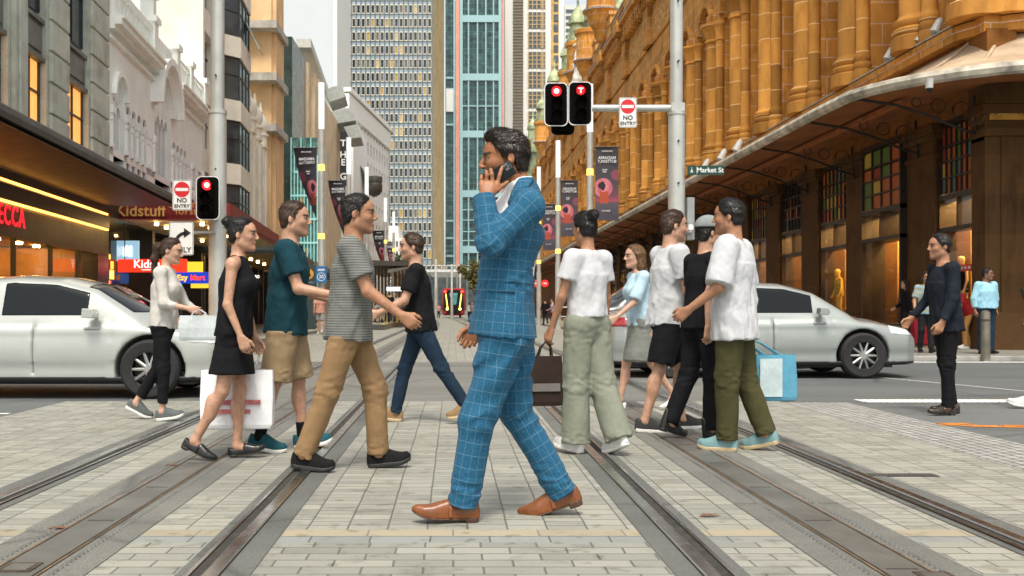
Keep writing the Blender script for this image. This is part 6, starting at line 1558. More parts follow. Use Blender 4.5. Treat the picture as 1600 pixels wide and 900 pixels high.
# left signal pole
def pole(name, label, x, y, segs, group=None, cat='pole'):
    r = thing(name, label, cat, (x, y, 0), 0, group)
    for nm, z0, z1, ra, mt in segs: m = MB(); m.cyl((x, y, z0), (x, y, z1), ra, n=20); m.obj(nm, mt, r, smooth=True)
    return r
lp = pole('signal_pole', 'thick pale signal pole on the left carrying a red light and two road signs', -5.06, 22, [('base_sleeve', .0, 5.2, .19, polem), ('collar', 5.2, 5.28, .205, polem), ('shaft', 5.28, 13, .145, polem)])
m = MB(); m.box(-4.97, -4.88, 21.9, 22.1, 9.2, 9.8); m.obj('junction_box', sgg, lp); m = MB(); m.cyl((-5.06, 21.8, 4.0), (-5.06, 21.87, 4.0), .02, n=8); m.cyl((-5.06, 21.8, 6.0), (-5.06, 21.87, 6.0), .02, n=8); m.obj('bolt', bolt, lp)
m = MB(); m.cyl((-5.06, 21.75, 3.75), (-5.16, 21.75, 3.75), .03, n=8); m.box(-5.8, -5.06, 21.72, 21.78, 3.55, 3.60); m.box(-5.8, -5.06, 21.72, 21.78, 2.62, 2.67); m.obj('sign_bracket', sgg, lp)
signal(Vector((-5.16, 21.55, 3.35)), 'black traffic light showing a red disc on the left pole')
no_entry(Vector((-5.72, 21.6, 3.42)), .40, .64, 'NO ENTRY sign beside the red light on the left pole')
c = Vector((-5.72, 21.55, 2.5)); r = thing('right_only_sign', 'white RIGHT ONLY arrow sign below the left NO ENTRY sign', 'sign', c)
m = MB(); plate_(m, c, .51, .70, .04, 0, .012); m.obj('plate', sgw, r); m = MB(); pi_, po = rrect(.475, .665, .03), rrect(.493, .683, .036)
for i in range(len(pi_)): j = (i+1) % len(pi_); m.quad(*[(c.x+q[0], c.y-.0022, c.z+q[1]) for q in (pi_[i], po[i], po[j], pi_[j])])
m.obj('border', sgk, r)
m = MB(); arc = [(c.x+.09-.20*math.cos(R(a)), c.z-.06+.20*math.sin(R(a))) for a in range(0, 91, 9)]; w0 = .036
pts = [(c.x+.09-(.20+w0)*math.cos(R(a)), c.z-.09+(.20+w0)*math.sin(R(a))) for a in range(0, 91, 9)]; pin = [(c.x+.09-(.20-w0)*math.cos(R(a)), c.z-.09+(.20-w0)*math.sin(R(a))) for a in range(0, 91, 9)]
for i in range(10): m.quad(*[(q[0], c.y-.004, q[1]) for q in (pts[i], pts[i+1], pin[i+1], pin[i])])
m.add([(c.x+.055, c.y-.004, c.z+.225), (c.x+.205, c.y-.004, c.z+.115), (c.x+.055, c.y-.004, c.z+.005)], [(0, 1, 2)]); m.quad(*[(q[0], c.y-.004, q[1]) for q in ((pts[0][0], c.z-.15), (pin[0][0], c.z-.15), pin[0], pts[0])]); m.obj('arrow', sgk, r)
text('ONLY', .155, (c.x, c.y-.004, c.z-.245), sgk, r, weight=.003); m = MB(); m.box(c.x-.04, c.x+.04, c.y+.012, c.y+.06, c.z-.25, c.z+.25); m.obj('clamp', sgg, r)
# right signal pole with its arm
rp = pole('signal_pole', 'tall grey white signal pole on the right with a side arm', 4.8, 22, [('base_sleeve', .0, 5.2, .18, polem), ('collar', 5.18, 5.26, .195, polem), ('shaft', 5.26, 13, .135, polem)])
m = MB(); m.cyl((4.75, 21.95, 5.32), (2.7, 21.95, 5.32), .075, n=16); m.obj('side_arm', polem, rp, smooth=True); m = MB(); m.box(4.655, 4.945, 21.84, 22.1, 5.24, 5.42); m.obj('clamp', polem, rp)
m = MB()
for z in (4.6, 3.7, 6.3, 7.6): m.cyl((4.8, 21.78, z), (4.8, 21.87, z), .022, n=8)
m.obj('bolt', bolt, rp)
m = MB(); m.box(5.0, 5.15, 21.85, 22.1, 2.5, 3.4); m.obj('control_box', sgg, rp)
signal(Vector((2.17, 21.6, 5.33)), 'traffic light showing a plain red disc, left one of the pair on the arm'); signal(Vector((2.68, 21.6, 5.35)), 'tram signal showing a red letter T, right one of the pair on the arm', 'T'); signal(Vector((2.37, 22.15, 5.32)), 'traffic light seen from behind, tucked between the pair on the arm', 'off', .50, 1.08, 1)
no_entry(Vector((3.72, 21.8, 5.2)), .375, .64, 'NO ENTRY sign hanging on the arm of the right pole')
c = Vector((5.38, 21.8, 3.97)); r = thing('street_sign', 'dark green Market St name sign on the right pole', 'sign', c)
gs = M('dark green sign face', (.006, .045, .028), .4, var=.05); m = MB(); plate_(m, c, .78, .20, .012, 0, .02); m.obj('panel', gs, r); text('Market St', .145, (c.x+.09, c.y-.004, c.z), sgw, r, weight=.002)
m = MB(); q = Vector((c.x-.30, c.y-.004, c.z)); m.box(q.x-.03, q.x+.03, q.y, q.y+.002, q.z-.045, q.z-.03); m.box(q.x-.005, q.x+.005, q.y, q.y+.002, q.z-.03, q.z+.06); m.add([(q.x-.028, q.y, q.z-.02), (q.x+.028, q.y, q.z-.02), (q.x, q.y, q.z+.03)], [(0, 1, 2)]); m.obj('crest', sgw, r)
m = MB(); m.box(c.x-.195, c.x-.190, c.y-.004, c.y-.002, c.z-.085, c.z+.085); m.obj('divider', sgw, r)
c = Vector((5.02, 21.7, 2.75)); r = thing('pedestrian_button', 'small grey signal detector box clamped low on the right pole', 'signal box', c); m = MB(); m.cyl((c.x, c.y, c.z-.12), (c.x, c.y, c.z+.1), .085, n=14); m.obj('housing', sgg, r, smooth=True); m = MB(); m.box(c.x-.05, c.x+.05, c.y-.09, c.y-.07, c.z-.06, c.z+.05); m.obj('face', sgw, r)
# rows of slim lamp poles
LPS = [(-5.4, 42, 10.3), (-5.4, 53, 9.9), (-5.4, 64, 9.9), (-5.4, 81.6, 9.9), (-5.4, 93, 9.9), (5.4, 40.4, 9.9), (5.4, 52.7, 9.7), (5.4, 64.5, 10)]
lab = ['nearest tall lamp pole on the left, with two amber rings and a blue 20 sign', 'second lamp pole on the left, between two dark banners', 'third lamp pole on the left by the tram stop roof', 'fourth lamp pole on the left, beside the white office block', 'farthest lamp pole on the left, against the office tower', 'nearest lamp pole on the right with an amber ring and a wide dark banner', 'white topped lamp pole right of the man, below the two signals', 'slim far lamp pole just behind the back of the man in blue']
for (x, y, h), l in zip(LPS, lab):
    pole('lamp_pole', l, x, y, [('base_sleeve', 0, 3.4, .15, polem), ('shaft', 3.4, h-3.6, .125, polem), ('lamp_head', h-1.9, h, .125, polew), ('upper_shaft', h-3.35, h-1.9, .12, polem), ('ring_lamp', h-3.6, h-3.35, .135, ringm), ('ring_lamp', 3.9, 4.12, .135, ringm)], 'lamp poles along both kerbs', 'lamp pole')
# opera banners
def banner_mat():
    m, nt, b = newmat('printed banner cloth'); at = nd(nt, 'ShaderNodeAttribute'); at.attribute_name = 'pat'; sx = nt.nodes.new('ShaderNodeSeparateXYZ'); nt.links.new(at.outputs['Vector'], sx.inputs[0]); u, v = sx.outputs[0], sx.outputs[1]
    n = noise(nt, at.outputs['Vector'], 3.5, 5, .65)
    base = ramp(nt, v, [(.0, (.05, .045, .065)), (.23, (.085, .075, .10)), (.26, (.35, .06, .10)), (.31, (.16, .05, .085)), (.5, (.05, .045, .058)), (1, (.030, .030, .036))])
    dx = math_(nt, 'SUBTRACT', u, .66); dv = math_(nt, 'MULTIPLY', math_(nt, 'SUBTRACT', v, .44), 3.0)
    rr_ = math_(nt, 'SQRT', math_(nt, 'ADD', math_(nt, 'MULTIPLY', dx, dx), math_(nt, 'MULTIPLY', dv, dv)))
    o = mixc(nt, math_(nt, 'LESS_THAN', rr_, .40), base, ramp(nt, n, [(.3, (.38, .07, .12)), (.7, (.75, .26, .30))]))
    dx2 = math_(nt, 'SUBTRACT', u, .10); dv2 = math_(nt, 'MULTIPLY', math_(nt, 'SUBTRACT', v, .62), 3.0)
    r2 = math_(nt, 'SQRT', math_(nt, 'ADD', math_(nt, 'MULTIPLY', dx2, dx2), math_(nt, 'MULTIPLY', dv2, dv2)))
    o = mixc(nt, math_(nt, 'LESS_THAN', r2, .22), o, (.20, .05, .085))
    d3 = math_(nt, 'MAXIMUM', math_(nt, 'MULTIPLY', math_(nt, 'ABSOLUTE', math_(nt, 'SUBTRACT', u, .62)), 4.), math_(nt, 'MULTIPLY', math_(nt, 'ABSOLUTE', math_(nt, 'SUBTRACT', v, .31)), 9.))
    o = mixc(nt, math_(nt, 'LESS_THAN', math_(nt, 'ADD', d3, math_(nt, 'MULTIPLY', n, .5)), 1.0), o, (.42, .07, .03))
    k = math_(nt, 'LESS_THAN', math_(nt, 'ADD', math_(nt, 'MULTIPLY', r2, 0), math_(nt, 'SQRT', math_(nt, 'ADD', math_(nt, 'POWER', math_(nt, 'SUBTRACT', u, .74), 2), math_(nt, 'POWER', math_(nt, 'MULTIPLY', math_(nt, 'SUBTRACT', v, .47), 2.6), 2)))), math_(nt, 'MULTIPLY', n, .30))
    o = mixc(nt, k, o, (.02, .012, .02))
    nt.links.new(o, b.inputs['Base Color']); b.inputs['Roughness'].default_value = .6; return m
bm = banner_mat(); btx = M('banner white print', (.72, .72, .74), .5, var=0)
def banner(label, x0, x1, z0, z1, Y, twist=0., mirror=False, group='banners'):
    w, h = x1-x0, z1-z0; px = x1 if not mirror else x0       # edge on the pole
    r = thing('banner', label, 'banner', (px, Y, z0), 0, 'dark opera banners on the lamp poles')
    nu, nv = 8, 20; vs = []; uv = []
    for j in range(nv+1):
        v = j/nv; a = R(twist)*(1-v)**.9
        for i in range(nu+1):
            u = i/nu; rad = (1-u)*w if not mirror else u*w; sg = -1 if not mirror else 1
            vs.append((px+sg*rad*math.cos(a), Y+rad*math.sin(a)+.02*math.sin(7*v+3*u), z0+h*v)); uv.append(((u if not mirror else 1-u), v, 0))
    m = MB(); m.add(vs, [(j*(nu+1)+i, j*(nu+1)+i+1, (j+1)*(nu+1)+i+1, (j+1)*(nu+1)+i) for j in range(nv) for i in range(nu)]); o = m.obj('cloth', bm, r, smooth=True)
    at = o.data.attributes.new('pat', 'FLOAT_VECTOR', 'POINT'); at.data.foreach_set('vector', np.array(uv, np.float32).ravel())
    m = MB(); m.cyl((x0-.06, Y, z1+.02), (x1+.06, Y, z1+.02), .025, n=8)
    if not twist: m.cyl((x0-.06, Y, z0-.02), (x1+.06, Y, z0-.02), .025, n=8)
    m.obj('rod', M('dark rod', (.02, .02, .025), .4, .4, var=0), r)
    for body, s, fx, fv in (('OPERA AUSTRALIA', .055, .5, .95), ('MADAMA', .175, .5, .855), ('BUTTERFLY', .155, .5, .805), ('March', .085, .40, .69), ('April', .085, .40, .662), ('Book now', .085, .45, .12)):
        if twist and fv < .6: continue
        a = R(twist)*(1-fv)**.9
        rad = w*fx if not twist else w*.46; sg = -1 if not mirror else 1
        text(body, s, (px+sg*rad*math.cos(a), Y+rad*math.sin(a)-.035, z0+h*fv), btx, r, rz=-a if not mirror else a, mirror=mirror, sx=.92, ext=.002, weight=.002)
    return r
for l, px0, px1, py0, py1, Y in (('largest mirrored opera banner with a pink moon, on the nearest right lamp pole', 930, 966, 231, 343, 40.4), ('middle mirrored opera banner on the white topped right pole', 876, 903, 283, 368, 52.7), ('smallest mirrored opera banner, right behind the shoulder of the man in blue', 848, 868, 320, 390, 64.5)):
    a, b = P(px0, py1, Y), P(px1, py0, Y); banner(l, a.x, b.x, a.z, b.z, Y-.05, mirror=True)
for l, px0, px1, py0, py1, Y, tw in (('largest opera banner on the left, twisted to a point on the nearest lamp pole', 459, 495, 232, 345, 42, 86), ('second twisted opera banner, on the second left lamp pole', 513, 540, 283, 368, 53, 80), ('flat reddish opera banner right of the second left pole', 548, 568, 319, 391, 62, 0),
        ('small twisted opera banner before the white office block', 582, 600, 361, 420, 81.4, 84), ('farthest small twisted opera banner on the left', 604, 613, 379, 420, 92.8, 70)):
    a, b = P(px0, py1, Y), P(px1, py0, Y); banner(l, a.x, b.x, a.z, b.z, Y-.05, tw)
# blue 20 sign and information board
c = P(502, 429, 41.6); r = thing('speed_sign', 'blue shared zone sign with a circled 20 on the nearest left lamp pole', 'sign', c); bl = M('blue sign face', (.015, .15, .36), .4, var=.05)
m = MB(); plate_(m, c, .44, .68, .03, 0, .012); m.obj('plate', bl, r); m = MB(); n = 28
for i in range(n): a, b = 2*math.pi*i/n, 2*math.pi*(i+1)/n; m.quad(*[(c.x+q*math.cos(t), c.y-.003, c.z-.09+q*math.sin(t)) for q, t in ((.15, a), (.17, a), (.17, b), (.15, b))])
m.obj('ring', sgw, r); text('20', .19, (c.x, c.y-.004, c.z-.09), sgw, r, weight=.003)
m = MB(); 
for x, w, z in ((-.14, .28, .20), (-.14, .26, .155)): m.box(c.x+x, c.x+x+w, c.y-.004, c.y-.002, c.z+z, c.z+z+.028)
m.obj('heading', sgw, r)
c = P(482, 440, 47); r = thing('information_board', 'dark information board with an orange i disc by the left kerb', 'sign', (c.x, c.y, .1)); m = MB(); m.box(c.x-.32, c.x+.32, c.y, c.y+.1, .1, c.z+.75); m.obj('panel', M('dark teal board', (.03, .05, .052), .5), r)
m = MB(); m.lathe([(.24, 0), (.24, .01)], (c.x, c.y-.012, c.z+.35), 24, axis='y'); m.obj('disc', M('orange disc', (.62, .32, .05), .5, var=.05), r); text('i', .36, (c.x, c.y-.02, c.z+.34), sgk, r, weight=.006)
m = MB(); [m.box(c.x-.24, c.x+.24-.1*(k % 2), c.y-.006, c.y, c.z-.05-.16*k, c.z-.02-.16*k) for k in range(4)]; m.obj('text_line', M('pale print', (.3, .34, .34), .5, var=0), r)
r, a, b = signbox('shop_sign', 'small pink red lit shop sign left of the information board', 460, 472, 439, 446, 56., glow('pink red lit sign', (1, .05, .12), 1.0))
text('CENTRE', .17, ((a.x+b.x)/2, 55.97, (a.z+b.z)/2), wl, r, sx=.8)
# bollards
bs = M('brushed bollard steel', (.22, .20, .16), .35, .6, var=.15, vs=4)
def bollard(px, Y, l): x = (px-708)*Y/1600; r = thing('bollard', l, 'bollard', (x, Y, 0)); m = MB(); m.lathe([(.085, 0), (.085, .92), (.078, .96), (.04, .985), (.005, .99)], (x, Y, 0), 18); m.obj('post', bs, r, smooth=True); m = MB(); m.lathe([(.088, .78), (.088, .82)], (x, Y, 0), 18); m.obj('band', M('dark band', (.05, .045, .04), .4), r)
bollard(1540, 19.66, 'steel bollard at the kerb in front of the man in the light blue shirt')
# handrails at the far right
r = thing('handrail', 'white handrail frame beside the far lamp pole on the right', 'railing', (6.2, 60, .1)); m = MB()
for x0 in (5.9, 6.9): m.tube([(x0, 60, .1), (x0, 60, 1.1), (x0+.2, 60, 1.15), (x0+.9, 60, 1.15), (x0+1.0, 60, .9)], .035, 6)
m.tube([(5.9, 60, .6), (7.9, 60, .6)], .025, 6); m.obj('rail', M('white painted steel'), r)
r = thing('round_sign', 'pair of small red and white round shop signs high on the far right', 'sign', (6, 70, 2.9))
for dx in (-.25, .35): m = MB(); m.lathe([(.24, 0), (.24, .05)], (5.75+dx, 68, 2.75), 18, axis='y'); m.obj('disc', glow('red round sign', (.8, .02, .02), .5), r); m = MB(); m.box(5.63+dx, 5.87+dx, 67.98, 68.0, 2.70, 2.80); m.obj('bar', sgw, r)
# tram stop on the left
S = thing('tram_stop_shelter', 'brown flat roofed tram stop shelter on the left platform', 'shelter', (-6, 62, 0))
a, b = P(556, 418, 56), P(644, 418, 56); m = MB(); m.prism([(a.x, 3.42), (b.x-.3, 3.42), (b.x, 3.62), (a.x, 3.75)], lambda p, k: (p[0], 56+20*k, p[1])); m.obj('roof', M('dark shelter roof', (.05, .042, .035), .5), S)
m = MB(); 
for i in range(16): m.box(a.x+.1+i*.2, a.x+.22+i*.2, 60, 60.06, .3, 3.4)
m.obj('timber_screen', M('brown timber slats', (.16, .09, .045), .6, var=.25), S)
m = MB(); m.add([(b.x-1.4, 57, 3.25), (b.x-.2, 57, 3.42), (b.x-.2, 62, 3.42), (b.x-1.4, 62, 3.0), (b.x-1.4, 57, 3.05), (b.x-.2, 57, 3.3)], [(0, 1, 2, 3), (0, 1, 5, 4)]); m.obj('awning_blade', M('white steel blade', (.65, .65, .62), .4), S)
for i in range(3): m = MB(); m.cyl((b.x-1.2, 58+5*i, .25), (b.x-1.2, 58+5*i, 3.4), .07, n=10); m.obj('post', polem, S)
m = MB(); m.box(-7.0, -3.35, 50, 95, 0, .28); tag(m.obj('platform', flag), kind='structure'); m = MB(); m.box(-3.55, -3.43, 50, 95, .28, .286); tag(m.obj('painted_line', M('yellow platform paint', (.62, .45, .06), .6)), kind='structure')
c = P(616, 451, 57); r = thing('stop_display', 'white lit passenger display hanging at the tram stop', 'display', c); m = MB(); m.box(c.x-.46, c.x+.46, c.y, c.y+.15, c.z-.16, c.z+.14); m.obj('case', sgk, r); m = MB(); m.box(c.x-.42, c.x+.42, c.y-.01, c.y, c.z-.13, c.z+.09); m.obj('screen', glow('white lit display', (.9, .95, .95), .9), r); m = MB(); m.cyl((c.x, c.y+.08, c.z+.1), (c.x, c.y+.08, 3.4), .03, n=6); m.obj('hanger', sgk, r)
c = P(613, 474, 57.5); r = thing('ticket_reader', 'yellow ticket post under the tram stop display', 'post', (c.x, c.y, .28)); m = MB(); 
for s in (-.26, .26): m.box(c.x+s-.05, c.x+s+.05, c.y, c.y+.1, .28, 1.9)
m.obj('post', M('yellow post', (.75, .55, .03), .5), r); m = MB(); m.box(c.x-.2, c.x+.2, c.y+.02, c.y+.1, .9, 1.6); m.obj('panel', sgk, r)
# far masts, signal and signs near the tram
for i, (px, py, Y) in enumerate(((681, 405, 105), (706, 413, 120), (719, 413, 125), (657, 405, 110))): x = (px-708)*Y/1600; pole('lamp_pole', ['white mast left of the distant tram', 'white mast directly above the distant tram', 'white mast on the right edge of the distant tram', 'slim mast far left of the tram by the amber signal'][i], x, Y, [('base_sleeve', 0, 3.2, .16, polem), ('shaft', 3.2, 1+(484-py)*Y/1600, .11, M('white painted steel'))], None, 'mast')
c = P(657, 468, 98); r = thing('traffic_light', 'far small traffic light glowing amber, left of the tram', 'traffic light', c, 0, 'traffic lights'); m = MB(); m.box(c.x-.2, c.x+.2, c.y, c.y+.2, c.z-.55, c.z+.5); m.obj('housing', hous, r); m = MB(); m.lathe([(.19, 0), (.19, .02)], (c.x, c.y-.03, c.z+.1), 14, axis='y'); m.obj('lens', glow('amber signal', (1, .35, .03), 6), r); m = MB(); m.cyl((c.x, c.y+.1, 0), (c.x, c.y+.1, c.z-.55), .06, n=8); m.obj('post', polem, r)
c = P(641, 472, 96); r = thing('round_sign', 'far round red no entry sign left of the amber signal', 'sign', c); m = MB(); m.lathe([(.42, 0), (.42, .02)], (c.x, c.y, c.z), 18, axis='y'); m.obj('disc', glow('red round sign', (.8, .02, .02), .5), r); m = MB(); m.box(c.x-.28, c.x+.28, c.y-.02, c.y, c.z-.07, c.z+.07); m.obj('bar', sgw, r); m = MB(); m.cyl((c.x, c.y+.05, 0), (c.x, c.y+.05, c.z), .04, n=6); m.obj('post', polem, r)
# small red LED studs in the track, lit before the left road
m = MB(); 
for k in range(7): q = P(672+k*.4, 506-k*.3, 70); m.box(-1.9+.06*k, -1.86+.06*k, 50+k, 50.4+k, .013, .02)
tag(m.obj('track_light', glow('red track light', (1, .03, .03), 3.)), 'row of small red lit studs in the left track near the tram stop', 'stud lights')
# the tram
tr = thing('tram', 'black and red tram with slanting yellow light strips and round headlamps, coming down the street', 'tram', (.06, 122, 0))
Y0 = 122; bk = M('gloss black tram front', (.008, .008, .009), .5, var=0, spec=.1); rdm = M('red tram body', (.34, .015, .012), .5, var=.05, spec=.2); x0, x1 = -1.28, 1.40; xc = .06
V = Vol((x0-.1, Y0-.4, .2), (x1+.1, Y0+8, 3.8), .07); V.box((xc, Y0+5.2, 1.95), (1.33, 5.4, 1.62), .35, 0); V.cut((0, -1, .22), (0, Y0-.05, 1.9)); volobj('body', V, rdm, tr, shift=(-.06, -122, 0))
m = MB(); m.prism([(-1.15, .55), (1.15, .55), (1.22, 1.2), (1.12, 3.0), (.9, 3.35), (-.9, 3.35), (-1.12, 3.0), (-1.22, 1.2)], lambda p, k: (xc+p[0], Y0-.20+.22*(p[1]-1.9)+(-.06 if k else .3), p[1])); m.obj('front_mask', bk, tr)
ft = lambda x, z, d=.10: (xc+x, Y0-.20+.22*(z-1.9)-d, z)
m = MB(); m.quad(ft(-.48, 3.0), ft(.50, 3.0), ft(.30, 1.6), ft(-.26, 1.6)); m.obj('windscreen', M('teal windscreen', (.05, .25, .27), .08, var=.3), tr); m = MB(); m.quad(ft(-.46, 2.95, .12), ft(-.12, 2.95, .12), ft(-.10, 1.8, .12), ft(-.28, 1.8, .12)); m.obj('painted_reflection', M('pale windscreen reflection', (.5, .6, .58), .2, var=0), tr)  # the pale quad paints a reflection onto the windscreen
tl_ = glow('yellow tram light strip', (1, .62, .08), 1.6); 
for s in (-1, 1):
    m = MB(); m.quad(ft(s*.98, 2.9, .11), ft(s*.88, 2.9, .11), ft(s*.66, 1.25, .11), ft(s*.78, 1.25, .11)); m.obj('light_strip', tl_, tr)
    m = MB(); q = ft(s*.75, 1.1, .12); m.ball(q, (.14, .06, .14)); m.obj('headlight', glow('yellow headlamp', (1, .70, .12), 5.), tr)
    m = MB(); q = ft(s*1.0, 3.15, .05); m.ball(q, (.2, .1, .14)); m.obj('marker_light', glow('red marker', (1, .05, .03), 1.5), tr); m = MB(); m.quad(ft(s*1.15, .95, .11), ft(s*.9, .8, .11), ft(s*.9, .55, .11), ft(s*1.15, .55, .11)); m.obj('bumper_corner', rdm, tr)
# trees
def leaf_mat(name, col):
    m, nt, b = newmat(name); ge = nt.nodes.new('ShaderNodeNewGeometry'); o = ramp(nt, ge.outputs['Random Per Island'], [(0, tuple(c*.45 for c in col)), (.6, col), (1, tuple(c*1.9 for c in col))]); nt.links.new(o, b.inputs['Base Color']); b.inputs['Roughness'].default_value = .6; b.inputs['Transmission Weight'].default_value = 0; return m
bark = M('grey bark', (.12, .09, .06), .9, var=.2, bmp=.3)
def tree(label, x, y, h, r, lm, seed, n=1500, ls=.16):
    rs = random.Random(seed); t = thing('street_tree', label, 'tree', (x, y, 0), 0, 'street trees at the far end'); m = MB(); m.tube([(x, y, 0), (x+.1, y, h*.3), (x, y+.1, h*.55), (x+.1, y, h*.8)], [.20, .16, .11, .04], 8)
    for k in range(7): a = rs.uniform(0, 6.3); z = h*rs.uniform(.35, .65); m.tube([(x, y, z), (x+r*.4*math.cos(a), y+r*.4*math.sin(a), z+h*.12), (x+r*.75*math.cos(a), y+r*.75*math.sin(a), z+h*.2)], [.07, .045, .015], 6)
    m.obj('trunk', bark, t); cl = [(rs.gauss(0, r*.45), rs.gauss(0, r*.45), h*rs.uniform(.45, .95), r*rs.uniform(.25, .5)) for _ in range(16)]; vs = []; fs = []
    for i in range(n):
        cx, cy, cz, cr = rs.choice(cl); p = Vector((rs.gauss(0, 1), rs.gauss(0, 1), rs.gauss(0, 1))).normalized()*cr*rs.random()**.4; p += Vector((x+cx, y+cy, cz)); a = Vector((rs.gauss(0, 1), rs.gauss(0, 1), rs.gauss(0, 1))).normalized()*ls; b = a.orthogonal().normalized()*ls*.6; k = len(vs); vs += [p-a, p+b, p+a, p-b]; fs.append((k, k+1, k+2, k+3))
    m = MB(); m.add(vs, fs); m.obj('crown', lm, t)
tree('olive green street tree beside the far white mast, right of the tram', P(752, 0, 100).x, 100, 5.6, 1.9, leaf_mat('olive leaves', (.10, .095, .018)), 3, 1800, .17)
tree('dark street tree behind the tram stop roof on the left', P(636, 0, 110).x, 110, 7.0, 2.0, leaf_mat('dark green leaves', (.035, .05, .018)), 5, 1500, .2)
# ------------------------------------------------------------------ cars
def paint(name, col, metal=.5):
    m, nt, b = newmat(name); b.inputs['Base Color'].default_value = c4(col); b.inputs['Metallic'].default_value = metal; b.inputs['Roughness'].default_value = .32
    b.inputs['Coat Weight'].default_value = 1; b.inputs['Coat Roughness'].default_value = .04
    n = noise(nt, coords(nt, scale=(1, 1, 2)), 1.5, 4); o = ramp(nt, n, [(.3, tuple(c*.9 for c in col)), (.7, col)]); nt.links.new(o, b.inputs['Base Color']); return m
tyre = M('tyre rubber', (.018, .018, .018), .85, var=.15); rim = M('alloy rim', (.45, .45, .44), .3, .8, var=.05); cglass = M('tinted car glass', (.005, .008, .009), .05, var=0, spec=.22)
hl = M('clear headlamp', (.75, .78, .78), .08, var=0, coat=1); tlm = M('red tail lamp', (.30, .01, .012), .15, var=0, coat=1); trim = M('black car trim', (.012, .012, .012), .5, var=0); chrome = M('chrome', (.6, .6, .6), .12, 1, var=0); npl = M('pale number plate', (.6, .6, .5), .5, var=0)
def car(name, label, loc, heading, pm, sx=1., sz=1., h=.021, cat='car'):
    root = thing(name, label, cat, loc, R(heading))
    X_ = A([-2.32, -2.28, -2.1, -1.75, -1.2, 0, .75, 1.0, 1.6, 2.1, 2.27, 2.34]); ZT = A([.60, .90, .99, 1.02, .96, .93, .96, .95, .89, .77, .64, .45])
    RX_ = A([-2.0, -1.75, -1.35, -.75, -.2, .3, .75, 1.25, 1.5]); RZ = A([.95, 1.04, 1.26, 1.41, 1.445, 1.42, 1.31, 1.03, .85])
    PW = A([.60, .74, .86, .895, .905, .905, .905, .90, .89, .83, .68, .50])
    def base(X, Y, Z, g=0.):
        x, z = X/sx, Z/sz
        zt = np.interp(x, X_, ZT).astype(np.float32); w = np.interp(x, X_, PW).astype(np.float32)-.055*((z-.52)/.42)**2-.03*np.maximum(np.abs(z-.72)-.02, 0)*0
        w = w+.012*np.exp(-((z-.80)/.05)**2)-.014*np.exp(-((z-.36)/.07)**2)
        crown = zt-.10*(np.abs(Y)/.9)**3
        d = smx(smx(np.abs(Y)-w, (z-crown)*.9, .07), (.19+.03*np.abs(x/2.3)**6-z), .05)
        return smx(d, np.maximum(x-2.34, -2.32-x), .10)-g
    def smx(a, b, k): hh = np.clip(.5-.5*(a-b)/k, 0, 1); return a+(b-a)*hh+k*hh*(1-hh) if False else np.maximum(a, b)+np.maximum(k-np.abs(a-b), 0)**2/(4*k)
    def cabin(X, Y, Z, g=0.):
        x, z = X/sx, Z/sz
        zr = np.interp(x, RX_, RZ).astype(np.float32); w = .835-.36*np.maximum(z-.90, 0)
        d = smx(np.abs(Y)-w, (z-zr+.05*(np.abs(Y)/.6)**3)*.85, .07); d = smx(d, np.maximum(x-1.5, -2.0-x), .05)
        return np.maximum(d, .7-z)-g
    lo, hi = (-2.5*sx, -1., .1), (2.5*sx, 1., 1.6*sz)
    V = Vol(lo, hi, h); V.op(lambda X, Y, Z: base(X, Y, Z), lo, hi, 0); V.op(lambda X, Y, Z: cabin(X, Y, Z), lo, hi, .05)
    for ax in (-1.40, 1.42): V.cone((ax*sx, .62, .335), (ax*sx, 1.2, .335), .385, .385, .012, mode='s'); V.cone((ax*sx, -.62, .335), (ax*sx, -1.2, .335), .385, .385, .012, mode='s')
    for xx in (-1.02, .10, .98):      # door seams
        for s in (1, -1): V.box((xx*sx, s*.93, .62*sz), (.007, .10, .33*sz), .002, 0, mode='s')
    volobj('body', V, pm, root, smooth=2)
    def shell(nm, mat, poly_ok, g=.006, hh=h*.8):
        V = Vol(lo, hi, hh); V.op(lambda X, Y, Z: np.minimum(base(X, Y, Z, g), cabin(X, Y, Z, g)), lo, hi, 0); V.op(poly_ok, lo, hi, 0, 'i'); return volobj(nm, V, mat, root, smooth=1)
    zr_ = lambda x: np.interp(x, RX_, RZ).astype(np.float32)
    def side(x0, x1, s):
        def f(X, Y, Z):
            x, z = X/sx, Z/sz; return np.maximum(np.maximum(z-zr_(x)+.10, .955+.01*x-z), np.maximum(np.maximum(x0-x, x-x1), .45-s*Y))
        return f
    for s in (1, -1): shell('side_window', cglass, side(-1.30, -.36, s)); shell('side_window', cglass, side(-.30, .70, s))
    def scr(s, x0, x1, z0, z1):
        return lambda X, Y, Z: np.maximum(np.maximum(x0-X/sx, X/sx-x1), np.maximum(np.maximum(z0-Z/sz, Z/sz-z1), np.abs(Y)-.70+.30*np.maximum(Z/sz-.95, 0)))
    shell('windscreen', cglass, scr(1, .62, 1.40, .985, 1.36)); shell('rear_window', cglass, scr(1, -1.75, -.95, 1.05, 1.37))
    for s in (1, -1):
        shell('headlight', hl, lambda X, Y, Z: np.maximum(np.maximum(1.82-X/sx, np.abs(Z/sz-.70+.06*(X/sx-2.1))-.065), .42-s*Y), .008)
        shell('tail_light', tlm, lambda X, Y, Z: np.maximum(np.maximum(X/sx+2.0, np.abs(Z/sz-.83)-.07), .42-s*Y), .008)
    shell('grille', trim, lambda X, Y, Z: np.maximum(2.18-X/sx, np.maximum(np.abs(Z/sz-.48)-.10, np.abs(Y)-.5)), .007)
    shell('sill_trim', trim, lambda X, Y, Z: np.maximum(np.abs(X/sx)-2.3, np.abs(Z/sz-.225)-.035), .004)
